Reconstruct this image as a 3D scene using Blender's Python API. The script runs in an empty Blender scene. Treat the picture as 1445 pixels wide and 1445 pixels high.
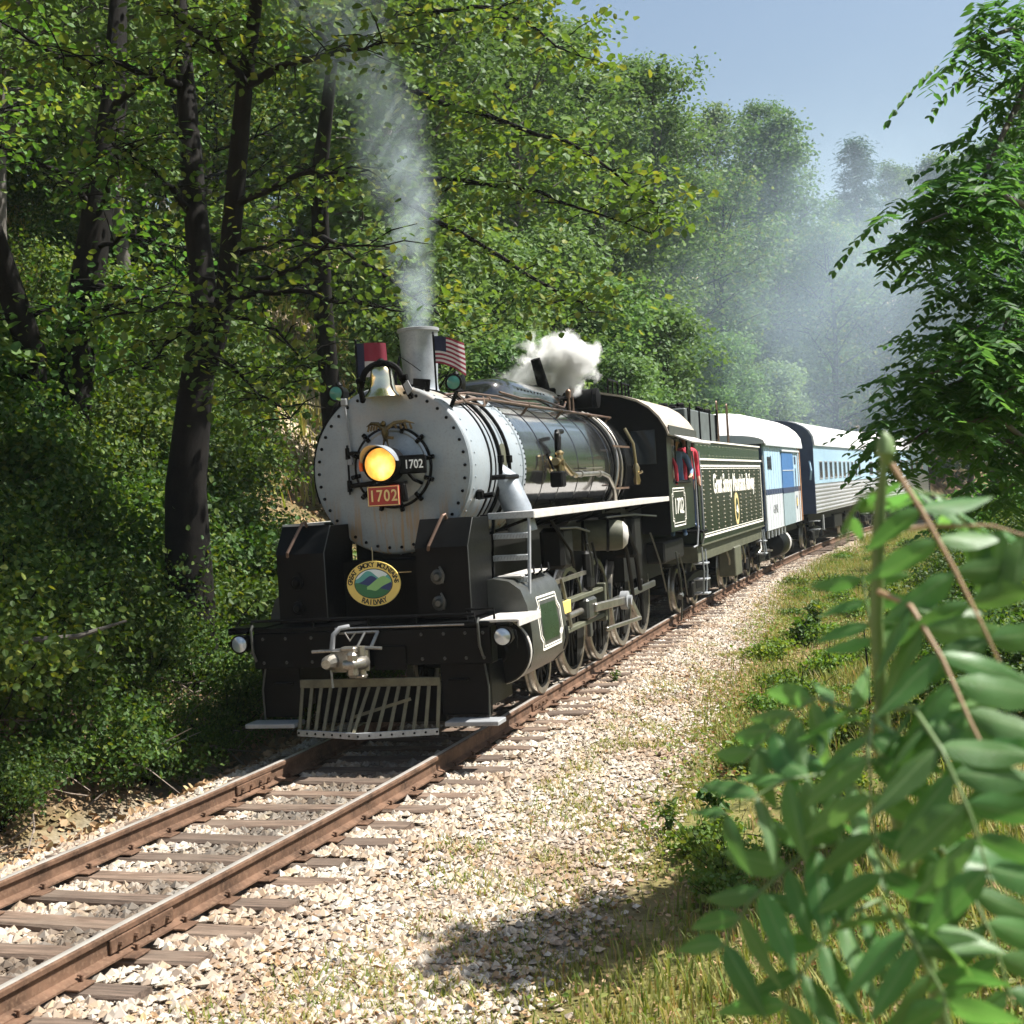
import bpy, math, random
import numpy as np
from mathutils import Vector, Matrix

# ------------------------------------------------------------------ camera, sky, sun, exposure
SC = bpy.context.scene
COL = SC.collection
R = math.radians
CAM_P = np.array([5.2732, -12.6495, 2.4334])
FPX, YAW, PITCH, ROLL = 1954.3, 0.28650, 0.013135, 0.060661      # focal length in photo pixels (1445 wide)
_f = np.array([-math.sin(YAW)*math.cos(PITCH), math.cos(YAW)*math.cos(PITCH), -math.sin(PITCH)])
_r0 = np.array([math.cos(YAW), math.sin(YAW), 0.0]); _u0 = np.cross(_r0, _f)
_r = math.cos(ROLL)*_r0 - math.sin(ROLL)*_u0
_u = math.sin(ROLL)*_r0 + math.cos(ROLL)*_u0
cam_d = bpy.data.cameras.new('camera')
cam = bpy.data.objects.new('camera', cam_d); COL.objects.link(cam)
cam.matrix_world = Matrix(((_r[0], _u[0], -_f[0], CAM_P[0]), (_r[1], _u[1], -_f[1], CAM_P[1]),
                           (_r[2], _u[2], -_f[2], CAM_P[2]), (0, 0, 0, 1)))
cam_d.sensor_width = 36; cam_d.lens = FPX/1445*36
cam_d.clip_start = 0.05; cam_d.clip_end = 3000
cam_d.dof.use_dof = True; cam_d.dof.focus_distance = 16.0; cam_d.dof.aperture_fstop = 5.6
SC.camera = cam

SUN_DIR = Vector((0.62, 0.26, 1.0)).normalized()
W = bpy.data.worlds.new('World'); SC.world = W; W.use_nodes = True
_nt = W.node_tree; _bg = _nt.nodes['Background']
_sky = _nt.nodes.new('ShaderNodeTexSky'); _sky.sky_type = 'NISHITA'; _sky.sun_disc = False
_sky.sun_elevation = math.asin(SUN_DIR.z); _sky.sun_rotation = math.atan2(SUN_DIR.x, SUN_DIR.y)
_sky.air_density = 1.3; _sky.dust_density = 2.0; _sky.ozone_density = 1.0
_nt.links.new(_sky.outputs[0], _bg.inputs[0]); _bg.inputs[1].default_value = 0.056
sun_d = bpy.data.lights.new('sun', 'SUN'); sun_d.energy = 5.0; sun_d.angle = R(0.53); sun_d.color = (1.0, 0.965, 0.90)
sun = bpy.data.objects.new('sun', sun_d); COL.objects.link(sun)
sun.rotation_euler = SUN_DIR.to_track_quat('Z', 'Y').to_euler(); sun.location = (20, 8, 40)
VS = SC.view_settings
VS.view_transform = 'Standard'; VS.look = 'None'; VS.exposure = 1.25; VS.gamma = 1.0; VS.use_curve_mapping = False
CY = SC.cycles
CY.max_bounces = 7; CY.diffuse_bounces = 3; CY.glossy_bounces = 3; CY.transmission_bounces = 4
CY.transparent_max_bounces = 8; CY.volume_bounces = 4; CY.volume_step_rate = 1.5; CY.volume_max_steps = 128
CY.use_denoising = True
CY.sample_clamp_indirect = 6

rng = random.Random(1702)
nrg = np.random.default_rng(1702)


def at(px, py, depth):
    """photo pixel (1445 frame) at a distance in metres along the view axis -> world point"""
    d = _f + _r*(px-722.5)/FPX - _u*(py-722.5)/FPX
    return CAM_P + d*depth


# ------------------------------------------------------------------ the lie of the land
def xc(y):
    """track centre line: straight under the engine, then bending away"""
    v = 0.0
    if y > 8: v += (y-8)**2/900
    if y > 45: v += (y-45)**2/240
    if y < 1:
        t = min(1-y, 4.0); v -= 0.006*t*t
        if y < -3: v -= 0.048*(-3-y)
    return v


def xcs(y):
    y = np.asarray(y, float)
    v = np.where(y > 8, (y-8)**2/900, 0.0) + np.where(y > 45, (y-45)**2/240, 0.0)
    t = np.minimum(np.maximum(1-y, 0), 4.0)
    return v - 0.006*t*t - 0.048*np.maximum(-3-y, 0)


def track_pt(y, off, z):
    s = (xc(y+.05)-xc(y-.05))/.1; n = 1/math.hypot(1, s)
    return Vector((xc(y)+off*n, y-off*s*n, z))


def bumps(x, y):
    return (np.sin(x*1.3+y*.7)*np.sin(y*1.1-x*.4)*.5+np.sin(x*.43-y*.61+1.7)*.8+np.sin(x*2.9+1.1)*np.sin(y*2.3+.6)*.25)


BED_D = [-60, -2.6, -1.95, -1.45, 1.42, 2.6, 3.4, 60]
BED_Z = [-.50, -.50, -.40, -.225, -.225, -.36, -.42, -.42]


def gravel_edge(y):
    return np.interp(y, [-12, -1, 6, 11, 18, 26, 60], [3.7, 3.25, 2.75, 2.6, 2.1, 1.65, 1.5])


def bed_z(d):
    return np.interp(d, BED_D, BED_Z)


def ground_z(x, y):
    x = np.asarray(x, float); y = np.asarray(y, float)
    d = x-xcs(y)
    t = np.maximum(-d-2.0, 0)
    t0 = t*t/(t+.35)
    zl = np.where(t0 < 6, .80*t0, np.where(t0 < 24, 4.8+.60*(t0-6), 15.6+.33*np.minimum(t0-24, 22)))
    b = bumps(x, y)
    zl = zl+np.minimum(t0, 2.)*.09*b
    tr = np.maximum(d-3.6, 0)
    tr0 = tr*tr/(tr+.8)
    zr = np.where(tr0 < 7, .30*tr0, 2.1+.16*np.minimum(tr0-7, 20))+np.minimum(tr0, 2)*.05*b
    return -.43+zl+zr+.012*b


# ------------------------------------------------------------------ mesh building
class MB:
    def __init__(s):
        s.v = []; s.f = []; s.m = []

    def add(s, vs, fs, m=0):
        o = len(s.v)
        s.v += [tuple(v) for v in vs]
        for f in fs:
            s.f.append([o+i for i in f]); s.m.append(m)
        return s

    def box(s, c, sz, rot=None, bev=0.0, m=0):
        hx, hy, hz = sz[0]/2, sz[1]/2, sz[2]/2
        if bev <= 0:
            vs = [(x, y, z) for x in (-hx, hx) for y in (-hy, hy) for z in (-hz, hz)]
            fs = [(0, 1, 3, 2), (4, 6, 7, 5), (0, 4, 5, 1), (2, 3, 7, 6), (0, 2, 6, 4), (1, 5, 7, 3)]
        else:
            b = min(bev, hx*.9, hy*.9, hz*.9)
            idx = {}; vs = []
            for sx in (-1, 1):
                for sy in (-1, 1):
                    for sz_ in (-1, 1):
                        for ax in range(3):
                            p = [sx*(hx-b), sy*(hy-b), sz_*(hz-b)]
                            p[ax] = (sx*hx, sy*hy, sz_*hz)[ax]
                            idx[(sx, sy, sz_, ax)] = len(vs); vs.append(tuple(p))
            fs = []
            for ax in range(3):
                o1, o2 = [a for a in range(3) if a != ax]
                for sg in (-1, 1):
                    q = []
                    for a, b2 in ((-1, -1), (1, -1), (1, 1), (-1, 1)):
                        k = [0, 0, 0]; k[ax] = sg; k[o1] = a; k[o2] = b2
                        q.append(idx[(k[0], k[1], k[2], ax)])
                    fs.append(q if (sg > 0) == (ax != 1) else q[::-1])
            for ax in range(3):
                o1, o2 = [a for a in range(3) if a != ax]
                for a in (-1, 1):
                    for b2 in (-1, 1):
                        q = []
                        for e, ff in ((-1, o1), (1, o1), (1, o2), (-1, o2)):
                            k = [0, 0, 0]; k[ax] = e; k[o1] = a; k[o2] = b2
                            q.append(idx[(k[0], k[1], k[2], ff)])
                        fs.append(q if a*b2*(1 if ax != 1 else -1) < 0 else q[::-1])
            for sx in (-1, 1):
                for sy in (-1, 1):
                    for sz_ in (-1, 1):
                        t = [idx[(sx, sy, sz_, a)] for a in range(3)]
                        fs.append(t if sx*sy*sz_ > 0 else t[::-1])
        M = Matrix.Translation(Vector(c))
        if rot is not None:
            M = M @ (rot if isinstance(rot, Matrix) else Matrix.Rotation(rot[0], 4, rot[1]))
        return s.add([M @ Vector(v) for v in vs], fs, m)

    def bar(s, p0, p1, w, h, m=0, bev=0.0, up=(0, 0, 1)):
        """a rectangular bar from p0 to p1, w across, h along up"""
        p0 = Vector(p0); p1 = Vector(p1); d = (p1-p0); L = d.length; d = d.normalized()
        upv = Vector(up); x = d.cross(upv)
        if x.length < 1e-4: upv = Vector((0, 1, 0)); x = d.cross(upv)
        x.normalize(); z = x.cross(d)
        M = Matrix(((x.x, d.x, z.x, 0), (x.y, d.y, z.y, 0), (x.z, d.z, z.z, 0), (0, 0, 0, 1)))
        return s.box((p0+p1)/2, (w, L, h), rot=M, bev=bev, m=m)

    def tube(s, pts, r, n=8, m=0, caps=True):
        pts = [Vector(p) for p in pts]
        k = len(pts); rs = r if hasattr(r, '__len__') else [r]*k
        vs = []; prev = None
        for i, p in enumerate(pts):
            d = (pts[min(i+1, k-1)]-pts[max(i-1, 0)]).normalized()
            if prev is None:
                a = Vector((0, 0, 1)) if abs(d.z) < .9 else Vector((1, 0, 0))
                x = d.cross(a).normalized()
            else:
                x = (prev-d*prev.dot(d))
                x = x.normalized() if x.length > 1e-6 else d.orthogonal().normalized()
            prev = x; y = d.cross(x)
            for j in range(n):
                a = 2*math.pi*j/n
                vs.append(p+(x*math.cos(a)+y*math.sin(a))*rs[i])
        fs = [(i*n+j, i*n+(j+1) % n, (i+1)*n+(j+1) % n, (i+1)*n+j) for i in range(k-1) for j in range(n)]
        if caps: fs += [tuple(range(n))[::-1], tuple(range((k-1)*n, k*n))]
        return s.add(vs, fs, m)

    def cyl(s, p0, p1, r0, r1=None, n=20, m=0):
        return s.tube([p0, p1], [r0, r0 if r1 is None else r1], n, m)

    def lathe(s, prof, o, axis=(0, 0, 1), n=24, m=0, a0=0, a1=2*math.pi, caps=True):
        """prof: (radius, height) along axis from o"""
        ax = Vector(axis).normalized(); t = Vector((0, 0, 1)) if abs(ax.z) < .9 else Vector((1, 0, 0))
        x = ax.cross(t).normalized(); y = ax.cross(x); o = Vector(o)
        full = abs(a1-a0-2*math.pi) < 1e-6
        nn = n if full else n+1
        vs = []
        for r, h in prof:
            for j in range(nn):
                a = a0+(a1-a0)*j/n
                vs.append(o+ax*h+(x*math.cos(a)+y*math.sin(a))*r)
        fs = []
        for i in range(len(prof)-1):
            for j in range(n):
                j2 = (j+1) % nn
                fs.append((i*nn+j, i*nn+j2, (i+1)*nn+j2, (i+1)*nn+j))
        if full and caps:
            if prof[0][0] > 1e-5: fs.append(tuple(range(nn))[::-1])
            if prof[-1][0] > 1e-5: fs.append(tuple(range((len(prof)-1)*nn, len(prof)*nn)))
        return s.add(vs, fs, m)

    def prism(s, poly, axis, a, b, m=0):
        def P(p, t):
            return (t, p[0], p[1]) if axis == 'x' else (p[0], t, p[1]) if axis == 'y' else (p[0], p[1], t)
        n = len(poly)
        vs = [P(p, a) for p in poly]+[P(p, b) for p in poly]
        fs = [tuple(range(n))[::-1], tuple(range(n, 2*n))]+[(i, (i+1) % n, n+(i+1) % n, n+i) for i in range(n)]
        return s.add(vs, fs, m)

    def build(s, name, mats, parent=None, smooth=35, kind=None, recalc=True):
        me = bpy.data.meshes.new(name)
        me.from_pydata(s.v, [], s.f)
        if not isinstance(mats, (list, tuple)): mats = [mats]
        for mm in mats: me.materials.append(mm)
        if len(mats) > 1: me.polygons.foreach_set('material_index', s.m)
        if recalc:
            import bmesh
            bm = bmesh.new(); bm.from_mesh(me); bmesh.ops.recalc_face_normals(bm, faces=bm.faces); bm.to_mesh(me); bm.free()
        if smooth:
            me.polygons.foreach_set('use_smooth', [True]*len(me.polygons))
            me.set_sharp_from_angle(angle=R(smooth))
        me.update()
        return link(name, me, parent, kind)


def link(name, me, parent=None, kind=None):
    o = bpy.data.objects.new(name, me); COL.objects.link(o)
    if parent is not None: o.parent = parent
    if kind: o['kind'] = kind
    return o


def empty(name, loc=(0, 0, 0), rz=0.0, parent=None):
    o = bpy.data.objects.new(name, None); COL.objects.link(o)
    o.location = loc; o.rotation_euler = (0, 0, rz); o.empty_display_size = .2
    if parent is not None: o.parent = parent
    return o


def tag(o, label, cat=None, group=None, kind=None):
    o['label'] = label
    if cat: o['category'] = cat
    if group: o['group'] = group
    if kind: o['kind'] = kind
    return o


def copy_tree(o, parent=None):
    c = o.copy(); COL.objects.link(c)
    if parent is not None: c.parent = parent
    for ch in list(o.children): copy_tree(ch, c)
    return c


def np_mesh(name, V, F, mats, smooth=False, matidx=None):
    """V (n,3), F (m,k) arrays -> mesh"""
    me = bpy.data.meshes.new(name)
    V = np.ascontiguousarray(V, dtype=np.float32); F = np.ascontiguousarray(F, dtype=np.int32)
    m, k = F.shape
    me.vertices.add(len(V)); me.vertices.foreach_set('co', V.ravel())
    me.loops.add(m*k); me.loops.foreach_set('vertex_index', F.ravel())
    me.polygons.add(m)
    me.polygons.foreach_set('loop_start', np.arange(0, m*k, k, dtype=np.int32))
    me.polygons.foreach_set('loop_total', np.full(m, k, dtype=np.int32))
    for mm in (mats if isinstance(mats, (list, tuple)) else [mats]): me.materials.append(mm)
    if matidx is not None: me.polygons.foreach_set('material_index', np.asarray(matidx, dtype=np.int32))
    me.polygons.foreach_set('use_smooth', np.full(m, smooth))
    me.update(calc_edges=True); me.validate()
    return me


# ------------------------------------------------------------------ materials
def nodes_of(name):
    m = bpy.data.materials.new(name); m.use_nodes = True
    nt = m.node_tree
    return m, nt, nt.nodes['Principled BSDF'], nt.nodes['Material Output']


def nd(nt, typ, **kw):
    n = nt.nodes.new(typ)
    for k, v in kw.items():
        if k.startswith('i_'):
            key = k[2:]
            n.inputs[int(key) if key.isdigit() else key].default_value = v
        else: setattr(n, k, v)
    return n


def ramp(nt, fac, stops):
    r = nt.nodes.new('ShaderNodeValToRGB')
    el = r.color_ramp.elements
    while len(el) < len(stops): el.new(.5)
    for e, (p, c) in zip(el, stops):
        e.position = p; e.color = (c[0], c[1], c[2], 1) if hasattr(c, '__len__') else (c, c, c, 1)
    nt.links.new(fac, r.inputs[0])
    return r.outputs[0]


def mix(nt, fac, a, b, mode='MIX'):
    n = nt.nodes.new('ShaderNodeMix'); n.data_type = 'RGBA'; n.blend_type = mode
    for sock, v in ((n.inputs[0], fac), (n.inputs[6], a), (n.inputs[7], b)):
        if hasattr(v, 'is_linked') or hasattr(v, 'links'): nt.links.new(v, sock)
        elif hasattr(v, '__len__'): sock.default_value = (v[0], v[1], v[2], 1)
        else: sock.default_value = v
    return n.outputs[2]


def coord(nt, scale=(1, 1, 1), rand=False):
    tc = nt.nodes.new('ShaderNodeTexCoord'); mp = nt.nodes.new('ShaderNodeMapping')
    mp.inputs['Scale'].default_value = scale
    nt.links.new(tc.outputs['Object'], mp.inputs[0])
    if rand:
        oi = nt.nodes.new('ShaderNodeObjectInfo')
        mm = nt.nodes.new('ShaderNodeMath'); mm.operation = 'MULTIPLY'; mm.inputs[1].default_value = 37.0
        nt.links.new(oi.outputs['Random'], mm.inputs[0]); nt.links.new(mm.outputs[0], mp.inputs['Location'])
    return mp.outputs[0]


def noise(nt, vec, scale, detail=4, rough=.55):
    n = nd(nt, 'ShaderNodeTexNoise', i_Scale=scale, i_Detail=detail, i_Roughness=rough)
    nt.links.new(vec, n.inputs['Vector'])
    return n.outputs[0]


def bump(nt, p, h, strength, dist=.01):
    b = nd(nt, 'ShaderNodeBump', i_Strength=strength, i_Distance=dist)
    nt.links.new(h, b.inputs['Height']); nt.links.new(b.outputs[0], p.inputs['Normal'])


def paint(name, col, rough=.5, metal=0.0, var=.25, scale=6.0, dirt=None, dirt_amt=.35, bmp=.0, rvar=.12, coat=0.0, spec=.5):
    """painted or bare metal with blotchy colour, gloss that varies and optional dirt"""
    m, nt, p, _ = nodes_of(name)
    v = coord(nt)
    n1 = noise(nt, v, scale); n2 = noise(nt, v, scale*7, 5, .65)
    lo = tuple(c*(1-var) for c in col); hi = tuple(min(1, c*(1+var)) for c in col)
    c = ramp(nt, n1, [(.3, lo), (.7, hi)])
    if dirt is not None:
        f = ramp(nt, n2, [(.5, 0), (.75, 1)])
        mm = nd(nt, 'ShaderNodeMath', operation='MULTIPLY'); nt.links.new(f, mm.inputs[0]); mm.inputs[1].default_value = dirt_amt
        c = mix(nt, mm.outputs[0], c, dirt)
    nt.links.new(c, p.inputs['Base Color'])
    rr = nd(nt, 'ShaderNodeMapRange', i_3=max(.03, rough-rvar), i_4=min(1, rough+rvar))
    nt.links.new(n2, rr.inputs[0]); nt.links.new(rr.outputs[0], p.inputs['Roughness'])
    p.inputs['Metallic'].default_value = metal
    p.inputs['Specular IOR Level'].default_value = spec
    p.inputs['Coat Weight'].default_value = coat; p.inputs['Coat Roughness'].default_value = .08
    if bmp: bump(nt, p, n2, bmp, .004)
    return m


MAT = {}
MAT['black'] = paint('black_paint', (.003, .003, .0032), .45, var=.4, dirt=(.025, .022, .018), dirt_amt=.12, bmp=.15, spec=.12)
MAT['matte'] = paint('sooty_black', (.003, .003, .003), .7, var=.4, dirt=(.02, .017, .014), dirt_amt=.15, bmp=.3, spec=.1)
MAT['casing'] = paint('casing_black', (.003, .0032, .0035), .42, var=.3, dirt=(.022, .021, .02), dirt_amt=.08, bmp=.1, spec=.12)
MAT['under'] = paint('oily_underframe', (.004, .0038, .003), .6, var=.5, dirt=(.03, .025, .018), dirt_amt=.25, bmp=.4, spec=.25)
MAT['green'] = paint('dark_green_paint', (.0055, .0145, .0075), .33, var=.25, dirt=(.09, .09, .07), dirt_amt=.12, bmp=.06)
MAT['panelgreen'] = paint('panel_green_paint', (.014, .034, .016), .30, var=.25, dirt=(.12, .12, .08), dirt_amt=.15)
MAT['steel'] = paint('worn_steel', (.34, .32, .28), .36, metal=.85, var=.25, dirt=(.10, .08, .05), dirt_amt=.6, bmp=.15)
MAT['bunker'] = paint('grey_bunker_steel', (.085, .10, .10), .55, var=.25, dirt=(.2, .2, .18), dirt_amt=.3, bmp=.2)
MAT['jacket'] = paint('dull_silver_jacket', (.075, .078, .072), .36, metal=.4, var=.25, dirt=(.08, .07, .05), dirt_amt=.35)
MAT['rivet'] = paint('bright_rivet', (.34, .30, .22), .5, var=.3)
MAT['greymetal'] = paint('grey_painted_metal', (.26, .27, .28), .5, var=.15, dirt=(.12, .11, .10), dirt_amt=.35, bmp=.1)
MAT['tread'] = paint('checker_plate_steel', (.42, .44, .46), .42, metal=.5, var=.2, dirt=(.10, .09, .08), dirt_amt=.4)
MAT['whiteedge'] = paint('worn_white_paint', (.50, .48, .45), .55, var=.12, dirt=(.18, .15, .12), dirt_amt=.45, bmp=.15)
MAT['brass'] = paint('brass', (.34, .27, .15), .34, metal=1.0, var=.15, dirt=(.25, .16, .06), dirt_amt=.4)
MAT['darkbrass'] = paint('tarnished_brass', (.10, .075, .035), .4, metal=.8, var=.5, dirt=(.4, .3, .14), dirt_amt=.35)
MAT['bellmetal'] = paint('polished_bell_brass', (.88, .77, .52), .16, metal=1.0, var=.1, rvar=.05)
MAT['copper'] = paint('copper_pipe', (.20, .13, .095), .42, metal=.6, var=.3, dirt=(.08, .06, .05), dirt_amt=.5)
MAT['gold'] = paint('gold_leaf_paint', (.78, .60, .26), .45, var=.12)
MAT['cream'] = paint('cream_lettering', (.86, .83, .74), .55, var=.08)
MAT['white'] = paint('white_lettering', (.86, .86, .84), .5, var=.06)
MAT['blackletter'] = paint('black_lettering', (.015, .014, .013), .5, var=.2)
MAT['red'] = paint('red_number_plate', (.36, .030, .022), .42, var=.15)
MAT['vermilion'] = paint('red_visor_paint', (.60, .12, .04), .4, var=.15)
MAT['silverstack'] = paint('aluminium_paint', (.30, .33, .36), .42, metal=.3, var=.15, dirt=(.12, .12, .12), dirt_amt=.35, bmp=.1)
MAT['lightblue'] = paint('light_blue_paint', (.38, .56, .70), .38, var=.07, scale=2, dirt=(.30, .34, .36), dirt_amt=.25)
MAT['navy'] = paint('navy_paint', (.018, .035, .085), .4, var=.2)
MAT['doorblue'] = paint('mid_blue_paint', (.045, .15, .36), .4, var=.15)
MAT['doorgrey'] = paint('blue_grey_paint', (.26, .34, .37), .45, var=.12)
MAT['offwhite'] = paint('off_white_paint', (.55, .58, .60), .45, var=.06, scale=2, dirt=(.35, .33, .30), dirt_amt=.35)
MAT['roofwhite'] = paint('white_canvas_roof', (.66, .64, .63), .7, var=.07, scale=2, dirt=(.45, .42, .40), dirt_amt=.3)
MAT['stainless'] = paint('fluted_stainless', (.62, .64, .68), .33, metal=.6, var=.1, dirt=(.2, .18, .16), dirt_amt=.3)
MAT['rustedge'] = paint('rusty_orange_edge', (.42, .20, .09), .7, var=.3)
MAT['cabroof'] = paint('cab_roof_tan', (.36, .31, .25), .7, var=.15, dirt=(.12, .1, .08), dirt_amt=.4)
MAT['glass'] = paint('dark_window_glass', (.02, .025, .03), .06, var=.1, rvar=.02)
MAT['olive'] = paint('dusty_olive_paint', (.075, .078, .048), .6, var=.25, dirt=(.2, .18, .12), dirt_amt=.3)
MAT['yellow'] = paint('yellow_paint', (.80, .60, .16), .45, var=.06)
MAT['skin'] = paint('skin', (.50, .29, .20), .55, var=.08)
MAT['shirtblue'] = paint('blue_denim_cloth', (.16, .25, .42), .85, var=.15)
MAT['shirtred'] = paint('red_cloth', (.50, .035, .06), .85, var=.15)
MAT['cap'] = paint('striped_cap_cloth', (.30, .33, .38), .85, var=.2)
MAT['hair'] = paint('brown_hair', (.05, .03, .02), .7, var=.3)
MAT['flagred'] = paint('flag_red_cloth', (.20, .014, .035), .8, var=.15)  # all the flag colours are dimmed to carry the shade they hang in
MAT['flagwhite'] = paint('flag_white_cloth', (.46, .44, .43), .8, var=.06)
MAT['flagblue'] = paint('flag_blue_cloth', (.010, .014, .04), .8, var=.15)
MAT['greenglass'] = paint('green_lens', (.06, .22, .17), .12, var=.2, rvar=.03)
MAT['clearlens'] = paint('clear_lamp_lens', (.50, .56, .62), .1, var=.2, rvar=.03, metal=.5)


def smokebox_mat():
    m, nt, p, _ = nodes_of('silver_smokebox_paint')
    v = coord(nt); vs = coord(nt, (9, 9, .55))
    n1 = noise(nt, v, 2.2, 5); n2 = noise(nt, vs, 2.0, 4); n3 = noise(nt, v, 40, 5, .7)
    c = ramp(nt, n1, [(.25, (.225, .265, .295)), (.75, (.33, .37, .40))])
    c = mix(nt, ramp(nt, n3, [(.52, 0), (.78, .6)]), c, (.19, .17, .15))
    # rusty runs below the door and soot near the top, both with shapes of their own
    sp = nd(nt, 'ShaderNodeSeparateXYZ'); tc = nd(nt, 'ShaderNodeTexCoord'); nt.links.new(tc.outputs['Object'], sp.inputs[0])
    mr = nd(nt, 'ShaderNodeMapRange', i_1=2.55, i_2=2.15, i_3=0.08, i_4=.95); nt.links.new(sp.outputs[2], mr.inputs[0])
    st = ramp(nt, n2, [(.50, 0), (.62, 1)])
    mm = nd(nt, 'ShaderNodeMath', operation='MULTIPLY'); nt.links.new(st, mm.inputs[0]); nt.links.new(mr.outputs[0], mm.inputs[1])
    c = mix(nt, mm.outputs[0], c, (.33, .24, .15))
    mr2 = nd(nt, 'ShaderNodeMapRange', i_1=3.15, i_2=3.6, i_3=0.0, i_4=.85); nt.links.new(sp.outputs[2], mr2.inputs[0])
    mm2 = nd(nt, 'ShaderNodeMath', operation='MULTIPLY'); nt.links.new(ramp(nt, n1, [(.4, 0), (.6, 1)]), mm2.inputs[0]); nt.links.new(mr2.outputs[0], mm2.inputs[1])
    c = mix(nt, mm2.outputs[0], c, (.36, .27, .20))
    nt.links.new(c, p.inputs['Base Color'])
    p.inputs['Metallic'].default_value = .15; p.inputs['Roughness'].default_value = .48
    bump(nt, p, n3, .12, .004)
    return m


MAT['smokebox'] = smokebox_mat()


def boiler_mat():
    m, nt, p, _ = nodes_of('gloss_black_boiler_jacket')
    v = coord(nt); n1 = noise(nt, v, 1.7, 3); n2 = noise(nt, v, 26, 5, .6)
    nt.links.new(ramp(nt, n2, [(.4, (.010, .0105, .011)), (.75, (.026, .025, .024))]), p.inputs['Base Color'])
    p.inputs['Specular IOR Level'].default_value = .9
    nt.links.new(ramp(nt, n2, [(.35, .10), (.8, .24)]), p.inputs['Roughness'])
    p.inputs['Coat Weight'].default_value = .7; p.inputs['Coat Roughness'].default_value = .05
    bump(nt, p, n1, .25, .05)
    return m


MAT['boiler'] = boiler_mat()


def emit_mat():
    m, nt, p, o = nodes_of('glowing_headlight_lens')
    tc = nd(nt, 'ShaderNodeTexCoord'); n = noise(nt, tc.outputs['Object'], 9, 3)
    ln = nd(nt, 'ShaderNodeVectorMath', operation='LENGTH'); mp = nd(nt, 'ShaderNodeMapping')
    mp.inputs['Location'].default_value = (-.03, 0, .03)
    nt.links.new(tc.outputs['Object'], mp.inputs[0]); nt.links.new(mp.outputs[0], ln.inputs[0])
    ad = nd(nt, 'ShaderNodeMath', operation='MULTIPLY_ADD', i_1=.22, i_2=-.10); nt.links.new(n, ad.inputs[0])
    ad2 = nd(nt, 'ShaderNodeMath', operation='ADD'); nt.links.new(ln.outputs['Value'], ad2.inputs[0]); nt.links.new(ad.outputs[0], ad2.inputs[1])
    c = ramp(nt, ad2.outputs[0], [(.0, (1, .86, .42)), (.06, (1, .74, .22)), (.13, (.95, .45, .06)), (.2, (.50, .20, .03))])
    nt.links.new(c, p.inputs['Emission Color']); p.inputs['Emission Strength'].default_value = .78
    p.inputs['Base Color'].default_value = (.3, .2, .08, 1); p.inputs['Roughness'].default_value = .12
    return m


MAT['lamp'] = emit_mat()


def wood_mat(name, c0, c1, c2):
    m, nt, p, _ = nodes_of(name)
    v = coord(nt, (1.2, 14, 14), True); n = noise(nt, v, 2.2, 6, .65)
    v2 = coord(nt, (1, 1, 1), True); n2 = noise(nt, v2, 3, 4)
    c = ramp(nt, n, [(.25, c0), (.5, c1), (.75, c2)])
    c = mix(nt, ramp(nt, n2, [(.45, 0), (.7, .7)]), c, (.20, .15, .11))
    oi = nd(nt, 'ShaderNodeObjectInfo'); c = mix(nt, ramp(nt, oi.outputs['Random'], [(0, 0), (1, .5)]), c, (.045, .036, .030))
    nt.links.new(c, p.inputs['Base Color']); p.inputs['Roughness'].default_value = .85
    bump(nt, p, n, .7, .02)
    return m


MAT['tie'] = wood_mat('weathered_tie_wood', (.035, .022, .015), (.14, .092, .062), (.32, .22, .16))
MAT['slat'] = paint('rusty_pilot_iron', (.13, .12, .075), .7, var=.35, dirt=(.22, .19, .12), dirt_amt=.5, bmp=.5)
MAT['railside'] = paint('rusty_rail', (.105, .060, .038), .85, var=.55, scale=5, dirt=(.24, .155, .10), dirt_amt=.6, bmp=.5, spec=.2)
MAT['railtop'] = paint('polished_rail_head', (.60, .56, .51), .36, metal=.55, var=.18, scale=4, dirt=(.28, .19, .12), dirt_amt=.22)


def island_mat(name, cols, rough=.9, objr=0.0, spec=.3, patch=None):
    """each loose piece its own colour from a palette"""
    m, nt, p, _ = nodes_of(name)
    g = nd(nt, 'ShaderNodeNewGeometry')
    c = ramp(nt, g.outputs['Random Per Island'], [(i/max(1, len(cols)-1), c) for i, c in enumerate(cols)])
    if patch is not None:
        v = coord(nt); f = ramp(nt, noise(nt, v, .9, 5, .65), [(.46, 0), (.66, .8)]); c = mix(nt, f, c, patch)
        # oil dripped along the middle of the line
        sp = nd(nt, 'ShaderNodeSeparateXYZ'); nt.links.new(v, sp.inputs[0]); ab = nd(nt, 'ShaderNodeMath', operation='ABSOLUTE'); nt.links.new(sp.outputs[0], ab.inputs[0])
        ad = nd(nt, 'ShaderNodeMath', operation='MULTIPLY_ADD', i_1=.9, i_2=0.0); nt.links.new(noise(nt, v, 1.6, 5, .7), ad.inputs[0]); nt.links.new(ab.outputs[0], ad.inputs[2])
        c = mix(nt, ramp(nt, ad.outputs[0], [(.55, .75), (.95, 0)]), c, (.055, .042, .032))
    nt.links.new(c, p.inputs['Base Color']); p.inputs['Roughness'].default_value = rough
    p.inputs['Specular IOR Level'].default_value = spec
    return m


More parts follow.
